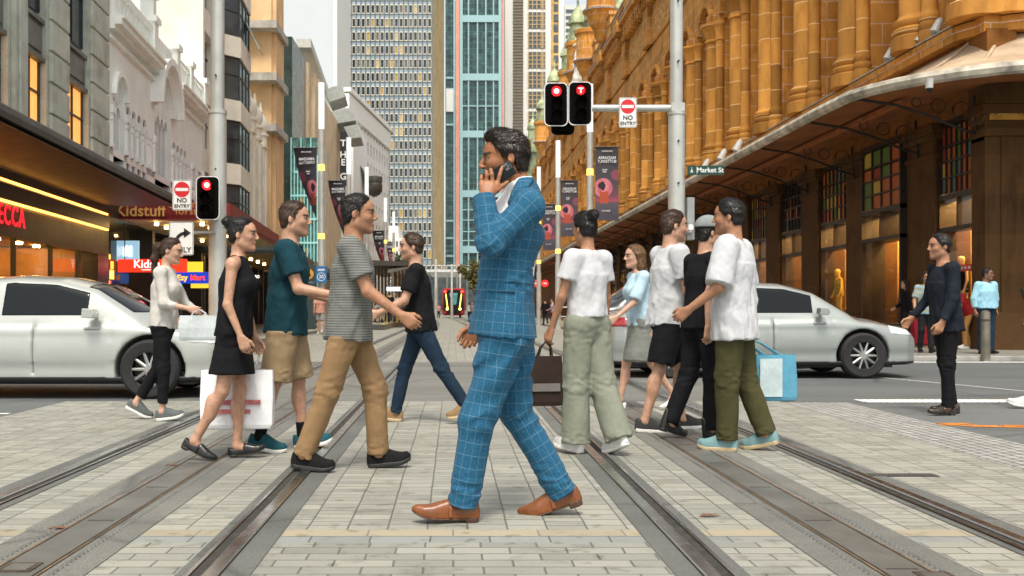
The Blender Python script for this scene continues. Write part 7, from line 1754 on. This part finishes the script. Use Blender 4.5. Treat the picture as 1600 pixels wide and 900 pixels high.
    for xx in (-.30, .88):
        for s in (1, -1): m = MB(); m.box((xx-.20)*sx, (xx-.02)*sx, s*.895-.018, s*.895+.018, .80*sz, .83*sz); m.obj('door_handle', pm, root, world=False, bevel=.006)
    for s in (1, -1): m = MB(); m.prism([(-.07, -.045), (.05, -.055), (.085, -.01), (.06, .05), (-.06, .055)], lambda p, k: (.78*sx+p[0], s*(.90 if k else 1.07), .985*sz+p[1])); m.cyl((.80*sx, s*.80, .95*sz), (.79*sx, s*.92, .97*sz), .022, n=8); m.obj('wing_mirror', pm, root, world=False, bevel=.02)
    m = MB(); m.box(2.335*sx, 2.36*sx, -.19, .19, .36, .46); m.obj('number_plate', npl, root, world=False)
    for ax in (-1.40, 1.42):
        for s in (1, -1):
            m = MB(); m.lathe([(.20, -.10), (.30, -.11), (.33, -.08), (.335, 0), (.33, .08), (.30, .11), (.22, .10), (.20, .06)], (ax*sx, s*.80, .335), 28, axis='y', caps=False); w_ = m.obj('wheel', tyre, root, True, world=False)
            m = MB(); yy = s*.80+s*.075
            m.lathe([(.215, -.03), (.225, .02), (.205, .03), (.19, -.02)], (ax*sx, yy, .335), 28, axis='y', caps=False)
            for k in range(10): a = 2*math.pi*k/10; m.cyl((ax*sx+.03*math.cos(a), yy, .335+.03*math.sin(a)), (ax*sx+.20*math.cos(a), yy, .335+.20*math.sin(a)), .022, .016, 6)
            m.cyl((ax*sx, yy-.03*s, .335), (ax*sx, yy+.02*s, .335), .05, n=12); m.obj('rim', rim, w_, True, world=False)
            m = MB(); m.lathe([(.195, 0), (.195, .01)], (ax*sx, s*.80, .335), 20, axis='y'); m.obj('brake_disc', M('dark brake disc', (.03, .03, .03), .5, .5), w_, world=False)
    m = MB(); m.box(-1.9*sx, 1.9*sx, -.75, .75, .16, .30); m.obj('underbody', trim, root, world=False)
    return root
car('silver_sedan', 'silver white sedan crossing from the left edge behind the walkers', (-4.78, 12.3, 0), 0, paint('silver white paint', (.44, .46, .43), .25), .98, .975)
car('silver_sedan', 'silver sedan crossing on the right behind the men in white shirts', (4.55, 15.7, 0), 0, paint('silver paint', (.34, .37, .355), .35), .98, .99)
car('black_car', 'black car half hidden behind the woman with the dark bag', (4.35, 18.2, 0), 0, paint('black paint', (.012, .013, .014), .2), .95, 1.12, .03)
# ------------------------------------------------------------------ the passers-by
def at(px, pyfoot): Y = 1600/(pyfoot-484.); return ((px-708)*Y/1600, Y)
hb = hair_mat('black hair', (.012, .010, .009)); hbr = hair_mat('brown hair', (.05, .026, .014)); hbl = hair_mat('light brown hair', (.16, .085, .035)); hgr = hair_mat('grey hair', (.16, .15, .14))
wh = cloth('white cotton tee', (.52, .53, .55), .05); whm = cloth('soft white blouse', (.52, .50, .46), .06); bkc = cloth('black cloth', (.010, .010, .012)); tealc = cloth('dark teal tee', (.010, .045, .060)); khaki = cloth('khaki cotton', (.30, .215, .125)); tanp = cloth('tan chinos', (.27, .17, .085)); sage = cloth('sage cargo cotton', (.22, .235, .185)); olive = cloth('olive cotton', (.062, .058, .025)); strp = cloth('grey striped tee', (.20, .205, .19), .08, (.016, (.10, .105, .10), .4)); denim = cloth('dark denim', (.016, .032, .055)); lblue = cloth('light blue shirting', (.30, .55, .66), .06); grn = cloth('dark green tee', (.05, .06, .035)); dkg = cloth('charcoal trousers', (.022, .022, .024)); pale = cloth('pale blue cloth', (.40, .55, .64))
sol_w = M('white rubber sole', (.68, .67, .63), .6, var=.08, vs=20); sol_k = M('black rubber sole', (.014, .014, .014), .6, var=0); sol_t = M('tan rubber sole', (.45, .35, .20), .6)
blkl = leather('black leather', (.010, .010, .010), .3); brl = leather('brown black leather', (.028, .018, .012), .3); sue = cloth('black suede', (.012, .012, .012)); tealsh = cloth('teal mesh shoe', (.02, .085, .105)); whl = leather('white trainer leather', (.62, .62, .60), .5); aqua = cloth('aqua trainer suede', (.17, .29, .30)); greysh = cloth('grey knit shoe', (.11, .12, .12)); bw_ = cloth('black and white trainer', (.05, .05, .05))
walk = lambda a=24, **k: dict(dict(hipL=a, kneeL=6, footL=8, hipR=-a*.85, kneeR=22, footR=-28, armL=(-22, 8), armR=(24, 8), elbL=18, elbR=28, lean=4), **k)
walk2 = lambda a=24, **k: dict(dict(hipR=a, kneeR=6, footR=8, hipL=-a*.85, kneeL=22, footL=-28, armR=(-22, 8), armL=(24, 8), elbR=18, elbL=28, lean=4), **k)
sk1, sk2, sk3, sk4 = (.46, .26, .17), (.36, .18, .10), (.22, .105, .06), (.50, .30, .21)
def ped(name_label, px, py, hd, H, pose, o, **k): x, y = at(px, py); return human('person', name_label, (x, y), hd, H, pose, o, **k)
# left group, from the car side to the man
p1 = ped('woman in pale blouse and cropped black trousers walking in front of the silver car', 255, 657, 0, 1.66, walk2(4, hipL=-10, kneeL=22, footL=-28, armR=(8, 8), elbR=70, nod=10), dict(skin=sk4, hair=('pony', hbr), top=dict(kind='tee', mat=whm, w=1.0, sleeve=1.5, sr=.062, hem=-.06, name='blouse'), bottom=dict(kind='pants', mat=bkc, r=(.095, .062, .050), cuff=.22), shoes=('sneaker', greysh, sol_w)), fem=True)
p2 = ped('woman in a sleeveless black dress and black loafers carrying a big white bag', 366, 719, 0, 1.62, walk(3, hipR=-9, kneeR=20, footR=-26, armL=(6, 6), elbL=8, armR=(-5, 8)), dict(skin=sk1, hair=('bun', hb), top=dict(kind='tank', mat=bkc, sleeve=0, hem=-.05, w=.98, name='dress_top'), bottom=dict(kind='skirt', mat=bkc, len=-.33, hx=.17), shoes=('loafer', blkl, sol_k)), fem=True)
p3 = ped('man in dark teal tee and khaki shorts with teal trainers', 447, 705, 0, 1.78, walk(10, hipR=-8, kneeR=8, footR=-10, armL=(12, 10), elbL=62, armR=(20, 8), elbR=60), dict(skin=sk1, hair=('short', hbr), top=dict(kind='tee', mat=tealc, w=1.04, sleeve=.68, hem=-.12, sr=.076), bottom=dict(kind='shorts', mat=khaki, r=(.112, .090, .06), len=1.0), shoes=('sneaker', tealsh, sol_w), sock=bkc), fem=False)
p4 = ped('man in fine striped grey tee and tan chinos stepping over the left rail', 545, 735, 0, 1.76, walk(13, hipL=22, kneeL=20, footL=6, hipR=-17, kneeR=4, footR=-6, armR=(24, 8), elbR=30, armL=(-14, 10), elbL=22), dict(skin=sk2, hair=('short', hb), top=dict(kind='tee', mat=strp, w=1.03, sleeve=.7, hem=-.10, sr=.074), bottom=dict(kind='pants', mat=tanp, r=(.105, .076, .066)), shoes=('sneaker', sue, sol_k)))
p5 = ped('man in black tee and dark jeans reaching forward, just left of the man in blue', 657, 661, 180, 1.72, walk(22, hipL=-26, kneeL=8, footL=-18, hipR=20, kneeR=8, footR=6, armL=(20, 10), elbL=45, armR=(-10, 8), elbR=25, lean=6), dict(skin=sk1, hair=('short', hbr), top=dict(kind='tee', mat=bkc, w=.98, sleeve=.7, hem=-.08), bottom=dict(kind='pants', mat=denim, r=(.096, .066, .056)), shoes=('sneaker', tanp, sol_t)))
# right group
p6 = ped('woman in white cropped tee and wide sage cargo trousers with a dark bag', 918, 709, 128, 1.68, walk(5, hipR=-8, kneeR=16, footR=-22, armL=(8, 14), elbL=14, armR=(3, 12), elbR=8, lean=1, yaw=-10), dict(skin=sk2, hair=('bun', hb), top=dict(kind='tee', mat=wh, w=1.02, sleeve=.55, hem=.04, sr=.07), bottom=dict(kind='pants', mat=sage, r=(.112, .102, .105), cuff=-.02), shoes=('sneaker', whl, sol_w)), fem=True)
p7 = ped('man in white tee and black shorts with black and white trainers', 1042, 674, 12, 1.86, walk(20, hipL=20, kneeL=18, footL=0, hipR=-14, kneeR=3, footR=-3, armL=(18, 10), elbL=70, armR=(10, 8), elbR=70), dict(skin=sk1, hair=('short', hbr), top=dict(kind='tee', mat=wh, w=1.06, sleeve=.7, hem=-.10, sr=.078), bottom=dict(kind='shorts', mat=bkc, r=(.112, .085, .06), len=.88), shoes=('sneaker', bw_, sol_w)))
p8 = ped('woman in pale blue top and grey skirt half hidden behind the man in black shorts', 1000, 640, 190, 1.68, walk2(16), dict(skin=sk4, hair=('long', hbl), top=dict(kind='tee', mat=pale, w=1.0, sleeve=.9, hem=-.04, name='blouse'), bottom=dict(kind='skirt', mat=cloth('grey skirt cloth', (.20, .21, .19)), len=-.42, hx=.18), shoes=('flat', whl, sol_w)), fem=True, h=.011)
p9 = ped('man in black tee, black trousers and cap between the two men in white', 1098, 687, 20, 1.72, walk2(4, hipL=-10, kneeL=16, footL=-20, armL=(12, 12), elbL=60), dict(skin=sk1, hair=('short', hb), cap=cloth('grey cap cloth', (.22, .24, .24)), top=dict(kind='tee', mat=bkc, w=1.02, sleeve=.65, hem=-.08), bottom=dict(kind='pants', mat=bkc, r=(.100, .072, .066)), shoes=('boot', blkl, sol_k)))
p10 = ped('man seen from behind in oversized white tee and olive trousers with aqua trainers', 1148, 704, 150, 1.80, walk(6, hipL=4, kneeL=4, footL=0, hipR=-7, kneeR=14, footR=-14, armL=(8, 16), elbL=45, armR=(-4, 16), elbR=20, lean=2), dict(skin=sk2, hair=('short', hb), top=dict(kind='tee', mat=wh, w=1.16, sleeve=.92, hem=-.17, sr=.088, hw=.138), bottom=dict(kind='pants', mat=olive, r=(.108, .084, .072)), shoes=('sneaker', aqua, sol_t)))
p11 = ped('man in a dark suit walking on the right road before the bollard', 1478, 648, 180, 1.74, walk(4, hipL=3, kneeL=3, footL=0, hipR=-4, kneeR=6, footR=0, armL=(4, 8), elbL=22, armR=(10, 8), elbR=30), dict(skin=sk2, hair=('short', hb), top=dict(kind='long', mat=cloth('dark navy suit', (.014, .018, .026)), sleeve=1.86, hem=-.13, name='jacket', w=1.0, sr=.064), bottom=dict(kind='pants', mat=bkc, r=(.094, .064, .056)), shoes=('loafer', brl, sol_k)))
# footpath on the right
def foot(label, px, py, hd, H, pose, o, **k): x, y = at(px, py); s = (y-.0)/y; return human('person', label, (x*(1-.1*0), y, .10), hd, H, pose, o, h=k.pop('h', .011), **k)
q1 = foot('heavyset man in light blue shirt standing with feet apart behind the bollard', 1541, 561, -75, 1.76, dict(hipL=2, kneeL=2, hipR=-2, kneeR=2, armL=(-8, 16), armR=(-4, 16), elbL=12, elbR=12, lean=0, yaw=35), dict(skin=sk3, hair=('short', hb), top=dict(kind='long', mat=lblue, w=1.22, sleeve=1.7, hem=-.01, sr=.082, name='shirt'), bottom=dict(kind='pants', mat=denim, r=(.120, .086, .076)), shoes=('loafer', blkl, sol_k)))
q2 = foot('young man in pale patterned shirt with a shoulder bag, smiling by the shop', 1447, 559, -100, 1.70, walk(6, hipR=-4, kneeR=14, footR=-8, armL=(6, 12), armR=(4, 14)), dict(skin=sk2, hair=('short', hb), top=dict(kind='tee', mat=cloth('patterned grey yellow shirt', (.34, .33, .24), .3, (.09, (.22, .34, .40), .45)), w=1.0, sleeve=.75, hem=-.10, name='shirt'), bottom=dict(kind='pants', mat=dkg), shoes=('sneaker', sue, sol_k)))
q3 = foot('person bending in red vest and tan trousers with a striped sleeve', 1512, 552, 185, 1.62, dict(lean=32, hipL=18, kneeL=20, footL=0, hipR=2, kneeR=18, armL=(20, 10), armR=(28, 10), elbL=20, elbR=20, nod=20), dict(skin=sk3, hair=('short', hb), top=dict(kind='tee', mat=cloth('red vest with blue stripe', (.30, .02, .02), .1), w=1.02, sleeve=.7, hem=-.06), bottom=dict(kind='pants', mat=cloth('ochre cotton', (.36, .19, .06))), shoes=('sneaker', whl, sol_w)))
q4 = foot('man in green cap, dark green tee and khaki trousers walking off the right edge', 1590, 553, 0, 1.72, walk(18, armL=(10, 8), elbL=50, nod=8), dict(skin=sk2, hair=('short', hb), cap=grn, top=dict(kind='tee', mat=grn, w=1.04, sleeve=.7, hem=-.08), bottom=dict(kind='pants', mat=khaki, r=(.105, .08, .07)), shoes=('sneaker', whl, sol_w)))
q5 = foot('dark clothed shopper standing inside the row by the bow window', 1418, 546, 150, 1.66, walk(8), dict(skin=sk1, hair=('long', hbr), top=dict(kind='long', mat=bkc, sleeve=1.9, name='jacket'), bottom=dict(kind='pants', mat=dkg), shoes=('sneaker', sue, sol_k)), fem=True, h=.014)
q6 = foot('small figure in blue shorts hidden behind the man in the dark suit', 1478, 556, 200, 1.60, walk(8), dict(skin=sk1, hair=('short', hbr), top=dict(kind='tee', mat=cloth('dark red tee', (.22, .015, .02)), sleeve=.7), bottom=dict(kind='shorts', mat=denim), shoes=('sneaker', sue, sol_k)), h=.014)
q7 = foot('walker in white shorts cut off by the right edge on the road', 1650, 640, 180, 1.70, walk2(20), dict(skin=sk1, hair=('short', hbr), top=dict(kind='tee', mat=wh, sleeve=.7), bottom=dict(kind='shorts', mat=whm, r=(.11, .09, .06)), shoes=('sneaker', whl, sol_w)), h=.012); q7['root'].location.z = 0
q8 = foot('man with pinkish tee seen from behind on the left footpath beside the 20 sign', 500, 523, 95, 1.74, walk(6), dict(skin=sk1, hair=('short', hbl), top=dict(kind='tee', mat=cloth('salmon tee', (.48, .25, .19)), sleeve=.7, hem=-.1), bottom=dict(kind='shorts', mat=cloth('grey shorts cloth', (.28, .28, .27))), shoes=('sneaker', whl, sol_w)), h=.014); q8['root'].location.z = .0
# bags and other carried things
def bag(label, J, sd, w, h, d, mat, hd, drop=.16, name='shopping_bag', print_=None, cat='bag', fwd=0.):
    q = J['W'](J['wr'+sd]+J['hd'+sd]*.10*J['s']); top = q.z-drop; c = Vector((q.x+fwd, q.y, top-h)); ORG_ = c
    r = thing(name, label, cat, c, 0); ca, sa = math.cos(R(hd)), math.sin(R(hd)); T = Matrix(((ca, -sa, 0, c.x), (sa, ca, 0, c.y), (0, 0, 1, c.z), (0, 0, 0, 1)))
    m = MB(T); vs = []; n = 6
    for k, (z, sw, sd_) in enumerate(((0, .94, .9), (.03, 1, 1), (h*.5, 1.02, .92), (h, 1.0, .55))): vs += [(x*w/2*sw, y*d/2*sd_, z) for x, y in ((-1, -1), (-.3, -1.12), (.4, -1.05), (1, -1), (1, 1), (.2, 1.1), (-.4, 1.08), (-1, 1))]
    m.add(vs, [(8*k+i, 8*k+(i+1) % 8, 8*k+8+(i+1) % 8, 8*k+8+i) for k in range(3) for i in range(8)]+[tuple(range(8))[::-1]]); b = m.obj('bag_body', mat, r, bevel=.008)
    for s in (-1, 1): m = MB(T); hx = (q.x-c.x)*ca+(q.y-c.y)*sa; m.tube([(-w*.22, s*d*.28, h-.02), (-w*.15+hx*.5, s*d*.12, h+drop*.6), (hx, 0, h+drop+.01), (w*.15+hx*.5, s*d*.12, h+drop*.6), (w*.22, s*d*.28, h-.02)], .006, 6); m.obj('handle', mat, r)
    if print_:
        m = MB(T)
        for x0, x1, z0, z1 in print_[1]: m.box(x0*w, x1*w, -d/2*1.14-.006, -d/2*1.14-.003, z0*h, z1*h)
        m.obj('print_band', print_[0], r)
    return r
redp = M('faded red print', (.55, .16, .17), .6, var=.3, vs=14)
bag('large white paper shopping bag with faded red bands carried low at the left', p2, 'L', .48, .40, .16, cloth('white paper', (.78, .78, .80), .03), 4, .13, 'shopping_bag', (redp, [(-.30, .34, .42, .50), (-.34, .20, .27, .34)]), fwd=-.14)
bag('dark brown tote bag with a grey patch hanging beside the sage trousers', p6, 'L', .24, .34, .11, cloth('dark brown canvas', (.030, .020, .016)), 10, .10, 'tote_bag', (cloth('grey patch', (.16, .15, .14)), [(-.42, .40, .30, .46)]), fwd=-.02)
bag('blue and pale paper bag carried by the man in olive trousers', p10, 'R', .30, .34, .12, cloth('blue paper', (.10, .30, .42)), 5, .14, 'shopping_bag', (cloth('pale paper', (.5, .6, .62)), [(-.46, .10, .1, .92)]), fwd=.30)
bag('dark red bag standing at the feet behind the man in the dark suit', q6, 'R', .34, .62, .2, cloth('dark red bag cloth', (.20, .012, .02)), 5, .10, 'shopping_bag', fwd=-.1)
bag('black round bag held by the bending person in red', q3, 'R', .34, .30, .2, cloth('black bag cloth', (.015, .015, .016)), 5, .05, 'hand_bag')
bag('brown satchel held low by the man in the green cap', q4, 'L', .30, .32, .12, cloth('brown satchel', (.06, .03, .02)), 5, .08, 'satchel', fwd=-.1)
bag('pale grey folded bag carried in front of the pale blouse', p1, 'R', .34, .22, .10, cloth('pale grey canvas', (.48, .52, .53)), 0, .04, 'hand_bag')
# waiting people at the tram stop and along the far street: small in the picture, built coarser
far = [('person in light blue top leaning at the tram stop rail', 592, 514, 200, lblue, khaki), ('person in black coat by the yellow ticket post', 609, 513, 90, bkc, dkg), ('person in pale top under the tram stop display', 620, 512, 250, whm, denim), ('person in blue shirt at the right end of the tram stop', 631, 510, 160, lblue, dkg), ('child in white with a green hat on the platform edge', 588, 513, 20, wh, whm),
    ('person in red top left of the distant tram', 664, 498.5, 100, cloth('coral red tee', (.5, .10, .08)), whm), ('person in pink beside the far white mast', 685, 498, 260, cloth('pink tee', (.6, .25, .3)), dkg), ('person in white shirt right of the distant tram', 733, 500, 80, wh, denim), ('person in grey shirt under the olive tree', 738, 500.5, 270, strp, dkg), ('person in dark coat by the white handrail on the right', 852, 509, 100, bkc, dkg), ('person in lilac top leaning on the white handrail', 864, 509.5, 180, cloth('lilac tee', (.38, .30, .42)), dkg), ('person in cream jacket on the far left of the tram', 671, 499, 80, cloth('cream jacket cloth', (.55, .5, .38)), tanp)]
for i, (l, px, py, hd, tm, bm_) in enumerate(far):
    J = foot(l, px, py, hd, 1.7 if 'child' not in l else 1.15, (walk if i % 2 else walk2)(10+3*(i % 3), armL=(10+5*(i % 4), 10), elbL=30+15*(i % 3)), dict(skin=sk1, hair=('short', (hb, hbr, hbl)[i % 3]), top=dict(kind='tee', mat=tm, sleeve=(.7, 1.8)[i % 2]), bottom=dict(kind='pants', mat=bm_), shoes=('sneaker', sue, sol_w)), h=.03)
    J['root'].location.z = .28 if i < 5 else .0
# mannequins and clothes rails in the windows of the sandstone building
ym = M('yellow mannequin', (.62, .42, .06), .45, var=.05); 
for l, px, Y, z, mt in (('yellow mannequin torso in the third shop window', 1304, 33.1, .62, ym), ('pale mannequin in a dark jacket in the corner shop window', 1505, 25.05, .62, M('cream mannequin', (.55, .45, .25), .5))):
    x = 12.48; J = skel(1.72, dict(armL=(4, 14), armR=(4, 14))); r = thing('mannequin', l, 'mannequin', (x, Y, z), math.pi); V = Vol(*bounds(J, ['HC', 'wrL', 'wrR', 'ankL', 'ankR', 'shL', 'shR'], .24), .014); body_sdf(V, J, True); volobj('figure', V, mt, r)
    V = Vol(*bounds(J, ['P', 'NB', 'shL', 'shR', 'elbL', 'elbR'], .24), .014); V.setframe(J['P'], J['T']); V.ell((0, 0, .33), (.13, .17, .18), .03); V.etube(-.1, .34, (0, .14, .19), (0, .12, .17), .03); V.setframe(); volobj('garment', V, bkc if 'dark' in l else cloth('yellow black top', (.45, .33, .05), .3), r)
    m = MB(); m.box(-.4, .4, -.4, .4, -.5, .0); m.obj('plinth', M('window plinth', (.35, .25, .12), .6), r, world=False)
r = thing('clothes_rail', 'rail of hanging clothes in the bow shop window', 'clothes rail', (12.9, 28.4, .12)); m = MB(); m.tube([(12.9, 27.5, .12), (12.9, 27.5, 1.9), (12.9, 29.3, 1.9), (12.9, 29.3, .12)], .025, 6); m.obj('rail', M('brass rail', (.6, .4, .12), .3, .8), r)
rs = random.Random(2)
for k in range(14): m = MB(); y = 27.6+k*.12; m.add([(12.7, y, 1.75), (13.1, y, 1.75), (13.18, y+.03, .75-rs.random()*.2), (12.62, y+.03, .75-rs.random()*.2)], [(0, 1, 2, 3)]); o = m.obj('garment', cloth('rail cloth %d' % (k % 5), ((.30, .02, .02), (.45, .40, .30), (.03, .03, .04), (.35, .15, .05), (.12, .14, .2))[k % 5]), r); s = o.modifiers.new('s', 'SOLIDIFY'); s.thickness = .05
r = thing('shop_banner', 'red strip sign with white print low in the corner shop window', 'sign', (12.2, 24.5, 2.0)); m = MB(); m.box(12.16, 12.2, 23.75, 25.4, 1.92, 2.08); m.obj('strip', M('red window strip', (.6, .03, .03), .5), r)
m = MB(); [m.box(12.155, 12.16, 23.9+k*.18, 24.0+k*.18, 1.97, 2.03) for k in range(8)]; m.obj('print', sgw, r)
# ------------------------------------------------------------------ camera, light, view
cd = bpy.data.cameras.new('camera'); cam = bpy.data.objects.new('camera', cd); COL.objects.link(cam)
cam.location = (0, 0, 1.0); cam.rotation_euler = (R(90), 0, 0)
cd.sensor_width = 36; cd.lens = 36; cd.shift_x = .0575; cd.shift_y = .02125; cd.clip_end = 3000
scene.camera = cam
cd.dof.use_dof = True; cd.dof.focus_distance = 4.9; cd.dof.aperture_fstop = 10
w = bpy.data.worlds.new('World'); scene.world = w; w.use_nodes = True
nt = w.node_tree; nt.nodes.clear()
sky = nt.nodes.new('ShaderNodeTexSky'); sky.sky_type = 'NISHITA'; sky.sun_disc = False
SE, SR = 62, 185
sky.sun_elevation = R(SE); sky.sun_rotation = R(SR); sky.dust_density = 3; sky.air_density = 1; sky.ozone_density = 1
hsv = nt.nodes.new('ShaderNodeHueSaturation'); hsv.inputs['Saturation'].default_value = .35; nt.links.new(sky.outputs[0], hsv.inputs['Color'])
tn = nt.nodes.new('ShaderNodeMix'); tn.data_type = 'RGBA'; tn.blend_type = 'MULTIPLY'; tn.inputs[0].default_value = 1; tn.inputs[7].default_value = (1, .98, .92, 1); nt.links.new(hsv.outputs[0], tn.inputs[6])
bg = nt.nodes.new('ShaderNodeBackground'); bg.inputs[1].default_value = .12; nt.links.new(tn.outputs[2], bg.inputs[0])
wo = nt.nodes.new('ShaderNodeOutputWorld'); nt.links.new(bg.outputs[0], wo.inputs[0])
sl = bpy.data.lights.new('sun', 'SUN'); sl.energy = 1.5; sl.angle = R(14); sl.color = (1, .93, .82)
so = bpy.data.objects.new('sun', sl); COL.objects.link(so)
az, e = R(SR), R(SE)
d = Vector((math.sin(az)*math.cos(e), math.cos(az)*math.cos(e), math.sin(e)))      # towards the sun
so.rotation_euler = d.to_track_quat('Z', 'Y').to_euler(); so.location = (0, -10, 40)
scene.view_settings.view_transform = 'Standard'; scene.view_settings.look = 'None'
scene.view_settings.exposure = 1.08; scene.view_settings.gamma = 1
scene.cycles.use_denoising = True; scene.cycles.max_bounces = 8

# lettering becomes plain meshes
for o in [o for o in scene.objects if o.type == 'FONT']:
    me = bpy.data.meshes.new_from_object(o); n = bpy.data.objects.new(o.name, me); COL.objects.link(n)
    n.parent = o.parent; n.location = o.location; n.rotation_euler = o.rotation_euler; n.scale = o.scale
    nm = o.name; bpy.data.objects.remove(o); n.name = nm
